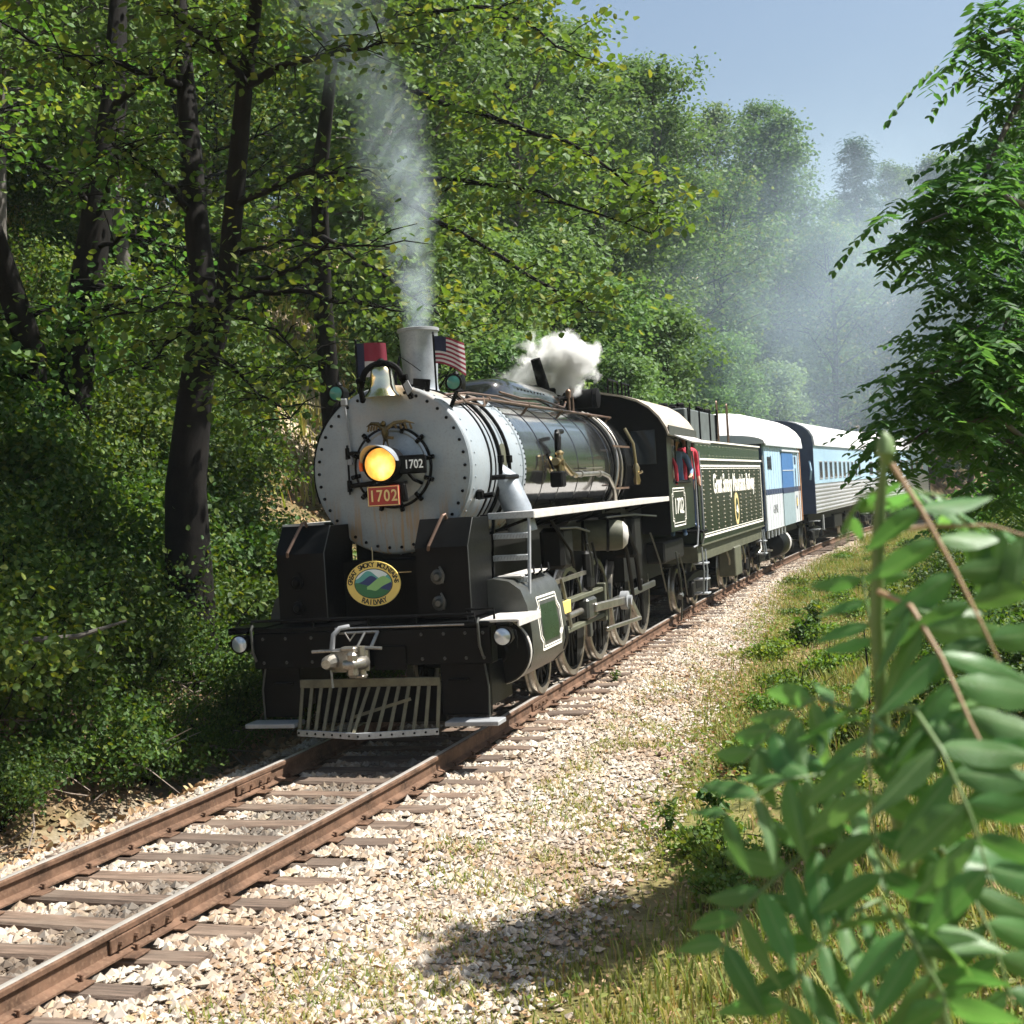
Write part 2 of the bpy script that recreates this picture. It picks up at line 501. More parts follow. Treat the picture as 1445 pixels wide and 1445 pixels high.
MAT['stone'] = island_mat('ballast_stone', [(.30, .26, .21), (.46, .40, .32), (.36, .33, .29), (.56, .51, .43), (.24, .17, .12), (.50, .42, .31), (.38, .28, .19), (.60, .56, .49), (.16, .12, .09)], patch=(.26, .17, .105))
MAT['litter'] = island_mat('dry_leaf_litter', [(.40, .33, .17), (.22, .13, .065), (.36, .23, .12), (.15, .085, .045), (.44, .30, .17), (.27, .15, .075), (.33, .25, .15)], .8)
MAT['twig'] = island_mat('grey_dead_twig', [(.20, .16, .13), (.10, .08, .065), (.30, .25, .21), (.16, .12, .09)], .9)


def leaf_mat(name, cols, trans=.38, hue=.12, rough=.55, spec=.22):
    m, nt, p, out = nodes_of(name)
    g = nd(nt, 'ShaderNodeNewGeometry')
    c = ramp(nt, g.outputs['Random Per Island'], [(i/max(1, len(cols)-1), c) for i, c in enumerate(cols)])
    oi = nd(nt, 'ShaderNodeObjectInfo')
    hs = nd(nt, 'ShaderNodeHueSaturation')
    mr = nd(nt, 'ShaderNodeMapRange', i_3=.5-.010, i_4=.5+.022); nt.links.new(oi.outputs['Random'], mr.inputs[0]); nt.links.new(mr.outputs[0], hs.inputs['Hue'])
    w = nd(nt, 'ShaderNodeTexWhiteNoise'); w.noise_dimensions = '1D'; nt.links.new(oi.outputs['Random'], w.inputs['W'])
    mr2 = nd(nt, 'ShaderNodeMapRange', i_3=.75, i_4=1.3); nt.links.new(w.outputs[0], mr2.inputs[0]); nt.links.new(mr2.outputs[0], hs.inputs['Value'])
    nt.links.new(c, hs.inputs['Color'])
    nt.links.new(hs.outputs[0], p.inputs['Base Color']); p.inputs['Roughness'].default_value = rough
    p.inputs['Specular IOR Level'].default_value = spec
    tb = nd(nt, 'ShaderNodeBsdfTranslucent'); hs2 = nd(nt, 'ShaderNodeHueSaturation', i_Hue=.48, i_Saturation=1.15, i_Value=1.35)
    nt.links.new(hs.outputs[0], hs2.inputs['Color']); nt.links.new(hs2.outputs[0], tb.inputs[0])
    ms = nd(nt, 'ShaderNodeMixShader'); ms.inputs[0].default_value = trans
    nt.links.new(p.outputs[0], ms.inputs[1]); nt.links.new(tb.outputs[0], ms.inputs[2]); nt.links.new(ms.outputs[0], out.inputs[0])
    return m


MAT['leafA'] = leaf_mat('maple_leaf', [(0.046, 0.098, 0.018), (0.078, 0.143, 0.026), (0.058, 0.117, 0.026), (0.100, 0.178, 0.036), (0.058, 0.130, 0.031), (0.170, 0.200, 0.040), (0.065, 0.111, 0.026)])
MAT['leafB'] = leaf_mat('forest_leaf', [(0.065, 0.123, 0.036), (0.109, 0.181, 0.049), (0.080, 0.145, 0.043), (0.145, 0.217, 0.065), (0.087, 0.160, 0.049)])
MAT['leafC'] = leaf_mat('shrub_leaf', [(0.028, 0.064, 0.012), (0.052, 0.099, 0.017), (0.038, 0.080, 0.015), (0.075, 0.132, 0.023), (0.132, 0.161, 0.028)])
MAT['leafD'] = leaf_mat('pinnate_leaf', [(0.053, 0.132, 0.035), (0.088, 0.185, 0.049), (0.070, 0.158, 0.039), (0.132, 0.246, 0.063)], .5)
MAT['leafE'] = leaf_mat('foreground_leaflet', [(.085, .195, .060), (.11, .23, .075), (.095, .21, .055), (.135, .27, .085)], .48, rough=.42, spec=.45)
def veins(m):
    """pale midrib, side veins and blotches on the big leaflets"""
    nt = m.node_tree; p = nt.nodes['Principled BSDF']
    tc = nd(nt, 'ShaderNodeTexCoord'); sp = nd(nt, 'ShaderNodeSeparateXYZ'); nt.links.new(tc.outputs['Object'], sp.inputs[0])
    def mt(op, a, b=None):
        n = nt.nodes.new('ShaderNodeMath'); n.operation = op
        for s_, v in ((n.inputs[0], a), (n.inputs[1], b)):
            if v is None: continue
            if hasattr(v, 'links'): nt.links.new(v, s_)
            else: s_.default_value = v
        return n.outputs[0]
    ay = mt('ABSOLUTE', sp.outputs[1]); rib = ramp(nt, ay, [(.004, 1), (.014, 0)])
    sv = ramp(nt, mt('SINE', mt('MULTIPLY', mt('ADD', sp.outputs[0], mt('MULTIPLY', ay, -1.1)), 95.0)), [(.80, 0), (.98, .5)])
    blot = ramp(nt, noise(nt, tc.outputs['Object'], 6, 5, .65), [(.55, 0), (.72, .6)])
    src = p.inputs['Base Color'].links[0].from_socket
    c = mix(nt, blot, src, (.11, .17, .05)); c = mix(nt, rib, mix(nt, sv, c, (.13, .26, .11)), (.22, .34, .14))
    nt.links.new(c, p.inputs['Base Color'])
    bump(nt, p, sv, .3, .02)


veins(MAT['leafE'])
MAT['needle'] = leaf_mat('hemlock_needle', [(0.035, 0.084, 0.045), (0.056, 0.112, 0.056), (0.045, 0.098, 0.050)], .2)
MAT['grass'] = leaf_mat('dry_grass_blade', [(.18, .22, .045), (.30, .29, .09), (.13, .20, .035), (.42, .36, .15), (.10, .17, .03), (.24, .26, .06), (.40, .25, .12)], .35, rough=.6)
MAT['bark'] = paint('dark_bark', (.008, .0068, .0058), .9, var=.5, scale=5, dirt=(.024, .021, .018), dirt_amt=.5, bmp=1.0, spec=.15)
MAT['barkgrey'] = paint('grey_bark', (.09, .08, .068), .9, var=.4, scale=4, dirt=(.03, .026, .02), dirt_amt=.5, bmp=1.0)
MAT['stemgreen'] = paint('green_stem', (.12, .19, .06), .5, var=.2)
MAT['stemtan'] = paint('tan_leafstalk', (.34, .22, .12), .55, var=.2)


def terrain_mat():
    m, nt, p, _ = nodes_of('woodland_ground')
    tc = nd(nt, 'ShaderNodeTexCoord'); v = tc.outputs['Object']
    n1 = noise(nt, v, .25, 5); n2 = noise(nt, v, 3.0, 6, .65); n3 = noise(nt, v, 22, 4, .7)
    at_ = nd(nt, 'ShaderNodeAttribute', attribute_name='zone'); sp = nd(nt, 'ShaderNodeSeparateColor'); nt.links.new(at_.outputs['Color'], sp.inputs[0])
    soil = ramp(nt, n2, [(.3, (.060, .038, .022)), (.55, (.14, .092, .055)), (.75, (.25, .175, .11))])
    tan = ramp(nt, n2, [(.3, (.34, .26, .17)), (.55, (.50, .41, .29)), (.75, (.62, .54, .42))])
    gr = ramp(nt, mix(nt, .5, n2, n3), [(.32, (.055, .050, .022)), (.5, (.15, .14, .045)), (.68, (.30, .235, .115))])
    grav = ramp(nt, n3, [(.3, (.20, .165, .125)), (.5, (.38, .34, .28)), (.7, (.55, .51, .45))])
    c = mix(nt, ramp(nt, n1, [(.44, 0), (.56, 1)]), soil, mix(nt, .45, soil, gr))
    c = mix(nt, sp.outputs[2], c, tan)
    c = mix(nt, sp.outputs[1], c, gr)
    c = mix(nt, sp.outputs[0], c, grav)
    nt.links.new(c, p.inputs['Base Color']); p.inputs['Roughness'].default_value = .95; p.inputs['Specular IOR Level'].default_value = .15
    bump(nt, p, n3, .6, .03)
    return m


MAT['ground'] = terrain_mat()

# ------------------------------------------------------------------ ground, ballast, track
def axis_grid(lo, hi, fine_lo, fine_hi, step, far):
    a = list(np.arange(fine_lo, fine_hi+1e-6, step))
    s = step; v = fine_hi
    while v < hi: s = min(s*1.25, far); v += s; a.append(v)
    s = step; v = fine_lo
    while v > lo: s = min(s*1.25, far); v -= s; a.insert(0, v)
    return np.array(a)


def on_hill(px, py):
    """where the ray of a photo pixel meets the slope"""
    for t in np.arange(12, 80, .1):
        p = at(px, py, t)
        if p[2] < float(ground_z(p[0], p[1])): return p
    return at(px, py, 40)


TAN = [(on_hill(430, 560)[:2], 3.5), (on_hill(430, 450)[:2], 4.5), (on_hill(65, 455)[:2], 3.0), (on_hill(500, 430)[:2], 4)]


def build_ground():
    xs = axis_grid(-240, 240, -12, 11, .3, 25); ys = axis_grid(-160, 320, -14, 48, .35, 25)
    X, Y = np.meshgrid(xs, ys, indexing='ij'); Z = ground_z(X, np.clip(Y, -60, 130))
    Z = np.where(np.abs(X-xcs(np.clip(Y, -60, 130))) > 75, Z*1.0, Z)
    V = np.stack([X, Y, Z], -1).reshape(-1, 3)
    nx, ny = len(xs), len(ys)
    i, j = np.meshgrid(np.arange(nx-1), np.arange(ny-1), indexing='ij')
    a = (i*ny+j).ravel()
    F = np.stack([a, a+ny, a+ny+1, a+1], 1)
    me = np_mesh('ground', V, F, MAT['ground'], True)
    d = V[:, 0]-xcs(np.clip(V[:, 1], -60, 130)); nz = bumps(V[:, 0]*1.7, V[:, 1]*1.7)
    col = np.zeros((len(V), 4), np.float32); col[:, 3] = 1
    col[:, 0] = np.clip((d+2.3)/.5, 0, 1)*np.clip((gravel_edge(V[:, 1])-.3+.45*nz-d)/.9, 0, 1)
    col[:, 1] = np.clip((d-gravel_edge(V[:, 1])+.7-.3*nz)/.8, 0, 1)
    nz2 = np.sin(V[:, 0]*.31+2.0)*np.sin(V[:, 1]*.23+.4)+.5*np.sin(V[:, 0]*.8+V[:, 1]*.5)
    col[:, 2] = np.clip((nz2-.05)*2.5, 0, 1)*np.clip((-d-6)/2, 0, 1)
    for (gx, gy), rad in TAN: col[:, 2] = np.maximum(col[:, 2], np.clip(1.6-np.hypot(V[:, 0]-gx, V[:, 1]-gy)/rad+.25*nz, 0, 1))
    at_ = me.color_attributes.new('zone', 'FLOAT_COLOR', 'POINT'); at_.data.foreach_set('color', col.ravel())
    o = link('ground', me, None, 'structure')
    o['label'] = 'woodland ground with a steep bank above the railway'
    return o


build_ground()

YS = list(np.arange(-14, 45, .6))+list(np.arange(45, 75, 1.2))
mb = MB()
prof = [(-2.5, -.52), (-1.95, -.40), (-1.45, -.235), (1.42, -.235), (2.6, -.375), (3.5, -.50)]
vs = []; fs = []
for y in YS:
    w_ = float(gravel_edge(y))
    for d, z in prof[:4]+[(1.42+(w_-1.42)*.5, -.33), (w_+.1, -.47)]: vs.append(track_pt(y, d, z))
k = len(prof)
for i in range(len(YS)-1):
    for j in range(k-1): fs.append((i*k+j, i*k+j+1, (i+1)*k+j+1, (i+1)*k+j))
mb.add(vs, fs)


def gravel_mat():
    m, nt, p, _ = nodes_of('gravel_bed')
    v = coord(nt); n3 = noise(nt, v, 28, 4, .7); n2 = noise(nt, v, 1.4, 4)
    c = ramp(nt, n3, [(.3, (.10, .075, .055)), (.5, (.26, .215, .165)), (.7, (.46, .41, .34))])
    c = mix(nt, ramp(nt, n2, [(.45, 0), (.65, .6)]), c, (.33, .22, .14))
    nt.links.new(c, p.inputs['Base Color']); p.inputs['Roughness'].default_value = .95
    bump(nt, p, n3, .8, .04)
    return m


MAT['gravel'] = gravel_mat()
bal = mb.build('ballast', MAT['gravel'], smooth=60, kind='structure'); bal['label'] = 'pale gravel ballast bed under the rails'

track = empty('railway_track'); tag(track, 'single track of rusty rails on weathered timber ties', kind='structure')

# rails: a real rail section swept along the curve; the worn head is a sub-part
RAIL = [(-.065, -.172), (.065, -.172), (.065, -.160), (.012, -.138), (.010, -.050), (.034, -.040), (.035, -.012), (.024, -.002)]
RAIL += [(-x, z) for x, z in RAIL[::-1] if abs(x) < .05 or True]
RAIL = RAIL[:8]+[(-.024, -.002), (-.035, -.012), (-.034, -.040), (-.010, -.050), (-.012, -.138), (-.065, -.160)]


def sweep(prof, off, ys, closed=True):
    mbx = MB(); k = len(prof); vs = []; fs = []
    for y in ys:
        for (a, z) in prof: vs.append(track_pt(y, off+a, z))
    for i in range(len(ys)-1):
        for j in range(k if closed else k-1): fs.append((i*k+j, i*k+(j+1) % k, (i+1)*k+(j+1) % k, (i+1)*k+j))
    mbx.add(vs, fs)
    return mbx


for sgn in (-1, 1):
    rl = sweep(RAIL, sgn*.752, YS).build('rail', MAT['railside'], track, smooth=40)
    top = [(-.025, -.0005), (-.018, .002), (.018, .002), (.025, -.0005)]
    sweep(top, sgn*.752, YS, False).build('rail_head', MAT['railtop'], rl, smooth=50)

TIE_Y = list(np.arange(-8.6, 46, .535))
tie_meshes = []
for q in range(6):
    r2 = random.Random(50+q)
    L, Wd, Hh = 2.55+r2.uniform(-.06, .06), .225+r2.uniform(-.012, .012), .17
    mbt = MB(); n = 9; sec = 8; vs = []; fs = []
    for i in range(n):
        x = -L/2+L*i/(n-1)
        ww = Wd/2+r2.uniform(-.008, .008); zt = r2.uniform(-.008, .003)
        ch = .012+r2.uniform(0, .014)
        pr = [(-ww, -Hh), (ww, -Hh), (ww, zt-ch), (ww-ch, zt), (.3*ww, zt-r2.uniform(0, .006)), (-.3*ww, zt-r2.uniform(0, .006)), (-ww+ch, zt), (-ww, zt-ch)]
        vs += [(x+(r2.uniform(-.012, .012) if i in (0, n-1) else 0), a, b) for a, b in pr]
    for i in range(n-1):
        for j in range(sec): fs.append((i*sec+j, i*sec+(j+1) % sec, (i+1)*sec+(j+1) % sec, (i+1)*sec+j))
    fs += [tuple(range(sec))[::-1], tuple(range((n-1)*sec, n*sec))]
    mbt.add(vs, fs); o = mbt.build('tie', MAT['tie'], track, smooth=30); tie_meshes.append(o.data)
    bpy.data.objects.remove(o)
plates = MB()
for y in TIE_Y:
    s = math.atan((xc(y+.05)-xc(y-.05))/.1)
    o = link('tie', rng.choice(tie_meshes), track)
    o.location = (xc(y)+rng.uniform(-.11, .11), y+rng.uniform(-.035, .035), -.178+rng.uniform(-.014, .004)); o.rotation_euler = (rng.uniform(-.01, .01), rng.uniform(-.006, .006), -s+rng.uniform(-.045, .045)); o.scale = (rng.uniform(.94, 1.05), rng.uniform(.85, 1.12), 1)
    if y < 24:
        for sg in (-1, 1):
            c = track_pt(y, sg*.752, -.1735)
            plates.box(c, (.30, .17, .012), bev=.003)
            for a, b in ((.078, .05), (-.078, -.05)):
                plates.box((c.x+a, c.y+b, -.152), (.022, .018, .036), bev=.004)
                plates.box((c.x+a*.92, c.y+b, -.132), (.036, .026, .012), bev=.004)
plates.build('tie_plate_and_spikes', MAT['railside'], track, smooth=None, kind='stuff', recalc=False)
for sg, y in ((-1, -1.15), (-1, 9.4), (1, 3.3), (1, -5.2), (1, 14.0)):
    mbj = MB()
    for side in (-1, 1):
        p0 = track_pt(y-.33, sg*.752+side*.024, -.092); p1 = track_pt(y+.33, sg*.752+side*.024, -.092)
        mbj.bar(p0, p1, .024, .085, bev=.006)
        for t in (-.25, -.09, .09, .25):
            a = track_pt(y+t, sg*.752+side*.034, -.092); b = track_pt(y+t, sg*.752+side*.062, -.092)
            mbj.cyl(a, b, .016, n=6)
    mbj.build('joint_bar', MAT['railside'], track, smooth=30)


# loose stones of the ballast: real geometry
def scatter_stones(n, name, ylo, yhi, dlo, dhi, size, seed, keep, kindlabel):
    g = np.random.default_rng(seed)
    base = np.array([[1, 0, 0], [-1, 0, 0], [0, 1, 0], [0, -1, 0], [0, 0, 1], [0, 0, -1]], float)
    F0 = np.array([[0, 2, 4], [2, 1, 4], [1, 3, 4], [3, 0, 4], [2, 0, 5], [1, 2, 5], [3, 1, 5], [0, 3, 5]])
    y = ylo+(yhi-ylo)*g.random(n*3)**1.5
    d = dlo+(dhi-dlo)*g.random(n*3)
    kp = g.random(n*3) < keep(d, y)
    y = y[kp][:n]; d = d[kp][:n]; n = len(y)
    x = xcs(y)+d
    z = np.maximum(np.where(d > 1.42, np.interp(d, [1.42, 2.4, 3.6], [-.220, -.335, -.44]), bed_z(d)+.014), ground_z(x, y))
    s = size*(.5+g.random(n)**2*1.1)*np.where(d > 1.6, .85, 1.0)
    V = base[None]*(1+.55*(g.random((n, 6, 1))-.5))+.35*(g.random((n, 6, 3))-.5)
    V *= (s[:, None]*np.stack([.8+.6*g.random(n), .8+.6*g.random(n), .5+.35*g.random(n)], 1))[:, None, :]
    a = g.random(n)*6.28; c, sn = np.cos(a), np.sin(a)
    Vx = V[..., 0]*c[:, None]-V[..., 1]*sn[:, None]; Vy = V[..., 0]*sn[:, None]+V[..., 1]*c[:, None]
    V = np.stack([Vx+x[:, None], Vy+y[:, None], V[..., 2]+(z+s*.15)[:, None]], -1)
    F = F0[None]+(np.arange(n)*6)[:, None, None]
    me = np_mesh(name, V.reshape(-1, 3), F.reshape(-1, 3), MAT['stone'])
    o = link(name, me, None, 'stuff'); o['label'] = kindlabel; o['category'] = 'gravel'
    return o


def keep_bed(d, y):
    ontie = (np.abs(((y-TIE_Y[0]+.2675) % .535)-.2675) < .125) & (np.abs(d) < 1.32)
    rail = np.abs(np.abs(d)-.752) < .07
    k = np.where(ontie | rail, 0.0, 1.0)
    ge = gravel_edge(y)
    k = np.where(d > ge-.9, np.clip((ge+.1-d)/.9, 0, 1), k)
    k = np.where(d < -1.5, np.clip((d+2.2)/.7, 0, 1)*.6, k)
    return k


scatter_stones(70000, 'gravel', -9.5, 34, -2.2, 3.6, .030, 11, keep_bed, 'loose pale ballast stones around the ties and along the shoulder')


# flat leaf and blade scatters
LEAF6 = np.array([[0, 0, 0], [.30, .33, .04], [.72, .26, .03], [1.0, 0, -.04], [.72, -.26, .03], [.30, -.33, .04]], float)
LEAF_F = np.array([[0, 3, 2, 1], [0, 5, 4, 3]])


def frames(nrm, roll, g):
    """unit normals (n,3) + roll angle -> rotation matrices with columns (along, across, normal)"""
    nrm = nrm/np.linalg.norm(nrm, axis=1, keepdims=True)
    t = np.where(np.abs(nrm[:, 2:3]) < .9, np.array([[0, 0, 1.]]), np.array([[1., 0, 0]]))
    a = np.cross(nrm, t); a /= np.linalg.norm(a, axis=1, keepdims=True)
    b = np.cross(nrm, a)
    c, s = np.cos(roll)[:, None], np.sin(roll)[:, None]
    e1 = a*c+b*s; e2 = np.cross(nrm, e1)
    return np.stack([e1, e2, nrm], -1)


def leaves(P, nrm, size, g, roll=None, shape=LEAF6, width=1.0):
    n = len(P)
    M = frames(nrm, g.random(n)*6.283 if roll is None else roll, g)
    S = shape[None]*np.array([1, width, 1])*size[:, None, None]
    V = np.einsum('nij,nkj->nki', M, S)+P[:, None, :]
    F = LEAF_F[None]+(np.arange(n)*6)[:, None, None]
    return V.reshape(-1, 3), F.reshape(-1, 4)


def litter(n, name, pick, size, mat, label, seed, lift=.012, tilt=.6, cat='leaf litter'):
    g = np.random.default_rng(seed)
    x, y = pick(g, n); n = len(x)
    d = x-xcs(y)
    z = np.maximum(ground_z(x, y), bed_z(d))+lift+g.random(n)*lift
    nr = np.stack([g.normal(0, tilt, n), g.normal(0, tilt, n), np.ones(n)], 1)
    V, F = leaves(np.stack([x, y, z], 1), nr, size*(.5+g.random(n)), g)
    o = link(name, np_mesh(name, V, F, mat), None, 'stuff'); o['label'] = label; o['category'] = cat
    return o


def pick_left(g, n):
    y = -9+24*g.random(n); d = -1.5-6.5*g.random(n)**1.6
    return xcs(y)+d, y


def pick_right(g, n):
    y = -9+30*g.random(n)**1.3; d = 1.3+3.4*g.random(n)
    k = g.random(n) < np.clip(.35+.9*bumps(xcs(y)+d+5, y*.8), .05, 1)
    return (xcs(y)+d)[k], y[k]


litter(16000, 'fallen_leaves', pick_left, .075, MAT['litter'], 'brown dead leaves lying on the shaded bank', 21, .02, .7)
litter(22000, 'shoulder_litter', pick_right, .036, MAT['litter'], 'tan leaf fragments strewn over the gravel shoulder', 22, .018, .6)


def blades(n, name, pick, hgt, mat, label, seed, lean=.45, w=.006):
    g = np.random.default_rng(seed)
    x, y, hs = pick(g, n); n = len(x)
    dd = x-xcs(y); z = np.maximum(ground_z(x, y), np.where((dd > 1.42) & (dd < 3.5), np.interp(dd, [1.42, 2.4, 3.5], [-.245, -.36, -.47]), -9))-.01
    h = hgt*hs*(.5+g.random(n)*.9)
    a = g.random(n)*6.283; ln = lean*(.3+g.random(n))*h
    dx, dy = np.cos(a), np.sin(a)
    ww = w*(.6+g.random(n))
    px, py = -dy*ww, dx*ww
    B = np.stack([x, y, z], 1)
    V = np.zeros((n, 5, 3))
    V[:, 0] = B+np.stack([px, py, 0*px], 1); V[:, 1] = B-np.stack([px, py, 0*px], 1)
    mid = B+np.stack([dx*ln*.35, dy*ln*.35, h*.6], 1)
    V[:, 2] = mid+np.stack([px, py, 0*px], 1)*.7; V[:, 3] = mid-np.stack([px, py, 0*px], 1)*.7
    V[:, 4] = B+np.stack([dx*ln, dy*ln, h], 1)
    F = (np.array([[0, 1, 3], [0, 3, 2], [2, 3, 4]])[None]+(np.arange(n)*5)[:, None, None]).reshape(-1, 3)
    o = link(name, np_mesh(name, V.reshape(-1, 3), F, mat), None, 'stuff'); o['label'] = label; o['category'] = 'grass'
    return o


def pick_verge(g, n):
    y = -10+62*g.random(n)**1.8; d = 1.5+5.2*g.random(n)
    x = xcs(y)+d
    den = np.clip((d-gravel_edge(y)+.5)/1.0, 0, 1)*np.clip(.55+.8*bumps(x*.9+3, y*.8), .12, 1)
    k = g.random(n) < den
    hs = .6+.5*np.clip((d-3)/2, 0, 1)+.02*np.maximum(y, 0)+.6*np.clip(bumps(x*.6, y*.5), 0, 1)
    return x[k], y[k], hs[k]


def pick_tufts(g, n):
    c = 300
    cy = -9+38*g.random(c)**1.3; cd = 1.7+1.6*g.random(c)
    i = g.integers(0, c, n); rr = .16*g.random(n)**.7; a = g.random(n)*6.283
    x = xcs(cy[i])+cd[i]+rr*np.cos(a)*1.5; y = cy[i]+rr*np.sin(a)*1.8
    return x, y, np.full(n, .5)


def pick_hill(g, n):
    y = -2+50*g.random(n); d = -6-22*g.random(n)
    x = xcs(y)+d
    return x, y, np.full(n, 1.0)


blades(150000, 'grass', pick_verge, .15, MAT['grass'], 'sunlit yellow green grass along the verge beside the gravel', 31)
blades(26000, 'dry_grass', pick_tufts, .16, MAT['grass'], 'small straw coloured tufts sprouting from the gravel shoulder', 32, .9)
blades(26000, 'hillside_grass', pick_hill, .55, MAT['grass'], 'long pale grass on the hillside between the trees', 33, .6, .02)


def pick_verge_leaf(g, n):
    y = -10+55*g.random(n)**1.6; d = 1.5+6*g.random(n); x = xcs(y)+d
    k = g.random(n) < np.clip((d-gravel_edge(y)+.6)/1.0, 0, 1)*np.clip(.45+.9*bumps(x*1.2+1, y*.9+2), .08, 1)
    return x[k], y[k]


MAT['vergeleaf'] = leaf_mat('verge_clover_leaf', [(.12, .19, .03), (.20, .26, .05), (.09, .15, .025), (.30, .30, .09), (.15, .22, .04), (.36, .27, .13), (.24, .12, .06)], .3, rough=.6)
litter(130000, 'ground_cover', pick_verge_leaf, .042, MAT['vergeleaf'], 'low yellow green ground cover plants spread over the verge', 23, .05, .8, 'ground cover')

# ------------------------------------------------------------------ lettering helper
def text_mesh(txt, size, depth=.004, space=1.0, bold=0.0, squeeze=1.0, shear=0.0):
    cu = bpy.data.curves.new('lettering', 'FONT'); cu.body = txt; cu.size = size; cu.extrude = depth
    cu.align_x = 'CENTER'; cu.align_y = 'CENTER'; cu.space_character = space; cu.offset = bold; cu.resolution_u = 3; cu.shear = shear
    o = bpy.data.objects.new('lettering', cu); COL.objects.link(o)
    dg = bpy.context.evaluated_depsgraph_get(); me = bpy.data.meshes.new_from_object(o.evaluated_get(dg))
    bpy.data.objects.remove(o); bpy.data.curves.remove(cu)
    vs = [(v.co.x*squeeze, v.co.y, v.co.z) for v in me.vertices]; fs = [tuple(p.vertices) for p in me.polygons]
    bpy.data.meshes.remove(me)
    return vs, fs


FRONT = Matrix(((1, 0, 0, 0), (0, 0, -1, 0), (0, 1, 0, 0), (0, 0, 0, 1)))       # text facing -Y
SIDE = Matrix(((0, 0, 1, 0), (1, 0, 0, 0), (0, 1, 0, 0), (0, 0, 0, 1)))         # text facing +X, running along +Y


def put_text(mb, txt, size, loc, M, m=0, **kw):
    vs, fs = text_mesh(txt, size, **kw)
    T = Matrix.Translation(Vector(loc)) @ M
    mb.add([T @ Vector(v) for v in vs], fs, m)


def ring_pts(c, r, n, axis='y', a0=0):
    out = []
    for i in range(n):
        a = a0+2*math.pi*i/n
        out.append((c[0]+r*math.cos(a), c[1], c[2]+r*math.sin(a)) if axis == 'y' else (c[0], c[1]+r*math.cos(a), c[2]+r*math.sin(a)))
    return out


def arc_tube(c, r, a0, a1, n=14):
    return [(c[0]+r*math.cos(a0+(a1-a0)*i/n), c[1], c[2]+r*math.sin(a0+(a1-a0)*i/n)) for i in range(n+1)]


def rounded(y0, y1, z0, z1, c):
    return [(y0+c, z0), (y1-c, z0), (y1-c*.4, z0+c*.4), (y1, z0+c), (y1, z1-c), (y1-c*.4, z1-c*.4), (y1-c, z1), (y0+c, z1), (y0+c*.4, z1-c*.4), (y0, z1-c), (y0, z0+c), (y0+c*.4, z0+c*.4)]


# ------------------------------------------------------------------ the steam locomotive
L = empty('steam_locomotive')
tag(L, 'black steam locomotive with silver smokebox front and lit headlight', 'locomotive')
BZ = 2.76

# smokebox
sb = MB().lathe([(.84, .905), (.872, .905), (.885, .92), (.885, 2.80), (.90, 2.81), (.90, 2.90), (.86, 2.91)], (0, 0, BZ), (0, 1, 0), 72).build('smokebox', MAT['smokebox'], L)
m_ = MB()
for y in (1.02, 2.70, 2.78):
    for i in range(44):
        a = 2*math.pi*i/44
        c = Vector((.885*math.cos(a), y, BZ+.885*math.sin(a))); nrm = Vector((math.cos(a), 0, math.sin(a)))
        m_.lathe([(.013, 0), (.010, .008), (0, .011)], c, nrm, 6)
m_.build('rivet_row', MAT['smokebox'], sb, kind='stuff')
for y, w in ((1.55, .05), (1.72, .028), (2.86, .055)):
    MB().lathe([(.886, y-w/2), (.897, y-w/2+.006), (.897, y+w/2-.006), (.886, y+w/2)], (0, 0, BZ), (0, 1, 0), 72, caps=False).build('boiler_band', MAT['black'], sb)
mp_ = MB().lathe([(.0, 0), (.13, 0), (.13, .012), (.11, .016), (0, .016)], (.882*math.cos(.1), 2.05, BZ+.88*math.sin(.1)+.02), (1, 0, .1), 24)
mp_.build('builder_plate', MAT['olive'], sb)

fr = MB().lathe([(0, .865), (.55, .872), (.845, .885), (.866, .893), (.868, .905)], (0, 0, BZ), (0, 1, 0), 72).build('smokebox_front', MAT['smokebox'], L)
m_ = MB()
for c in ring_pts((0, .884, BZ), .815, 38): m_.lathe([(.018, 0), (.016, .012), (.008, .017), (0, .018)], c, (0, -1, 0), 8)
m_.build('bolt_ring', MAT['black'], fr, kind='stuff')
DX, DZ = .035, 2.785
door = MB().lathe([(.40, .872), (.405, .845), (.385, .83), (.365, .842), (.34, .832), (.2, .800), (0, .785)], (DX, 0, DZ), (0, 1, 0), 56).build('smokebox_door', MAT['silverstack'], L)
MB().lathe([(.405, .870), (.432, .866), (.432, .850), (.405, .846)], (DX, 0, DZ), (0, 1, 0), 56, caps=False).build('door_ring', MAT['black'], door)
for i in range(12):
    a = 2*math.pi*(i+.35)/12
    e1 = Vector((math.cos(a), 0, math.sin(a))); c = Vector((DX, .835, DZ))
    mm = MB().bar(c+e1*.365, c+e1*.475, .045, .035, bev=.008, up=(0, 1, 0))
    mm.lathe([(.022, 0), (.022, .02), (.012, .035), (0, .035)], c+e1*.425+Vector((0, -.015, 0)), (0, -1, 0), 6)
    mm.build('clamp', MAT['black'], door)
hinge = MB()
for dz in (-.17, .17):
    hinge.bar((DX-.47, .83, DZ+dz), (DX-.18, .80, DZ+dz*.9), .05, .022, bev=.006, up=(0, 1, 0))
    hinge.cyl((DX-.49, .83, DZ+dz-.06), (DX-.49, .83, DZ+dz+.06), .026, n=10)
hinge.cyl((DX-.49, .83, DZ-.26), (DX-.49, .83, DZ+.26), .012, n=8)
hinge.build('hinge', MAT['black'], door)

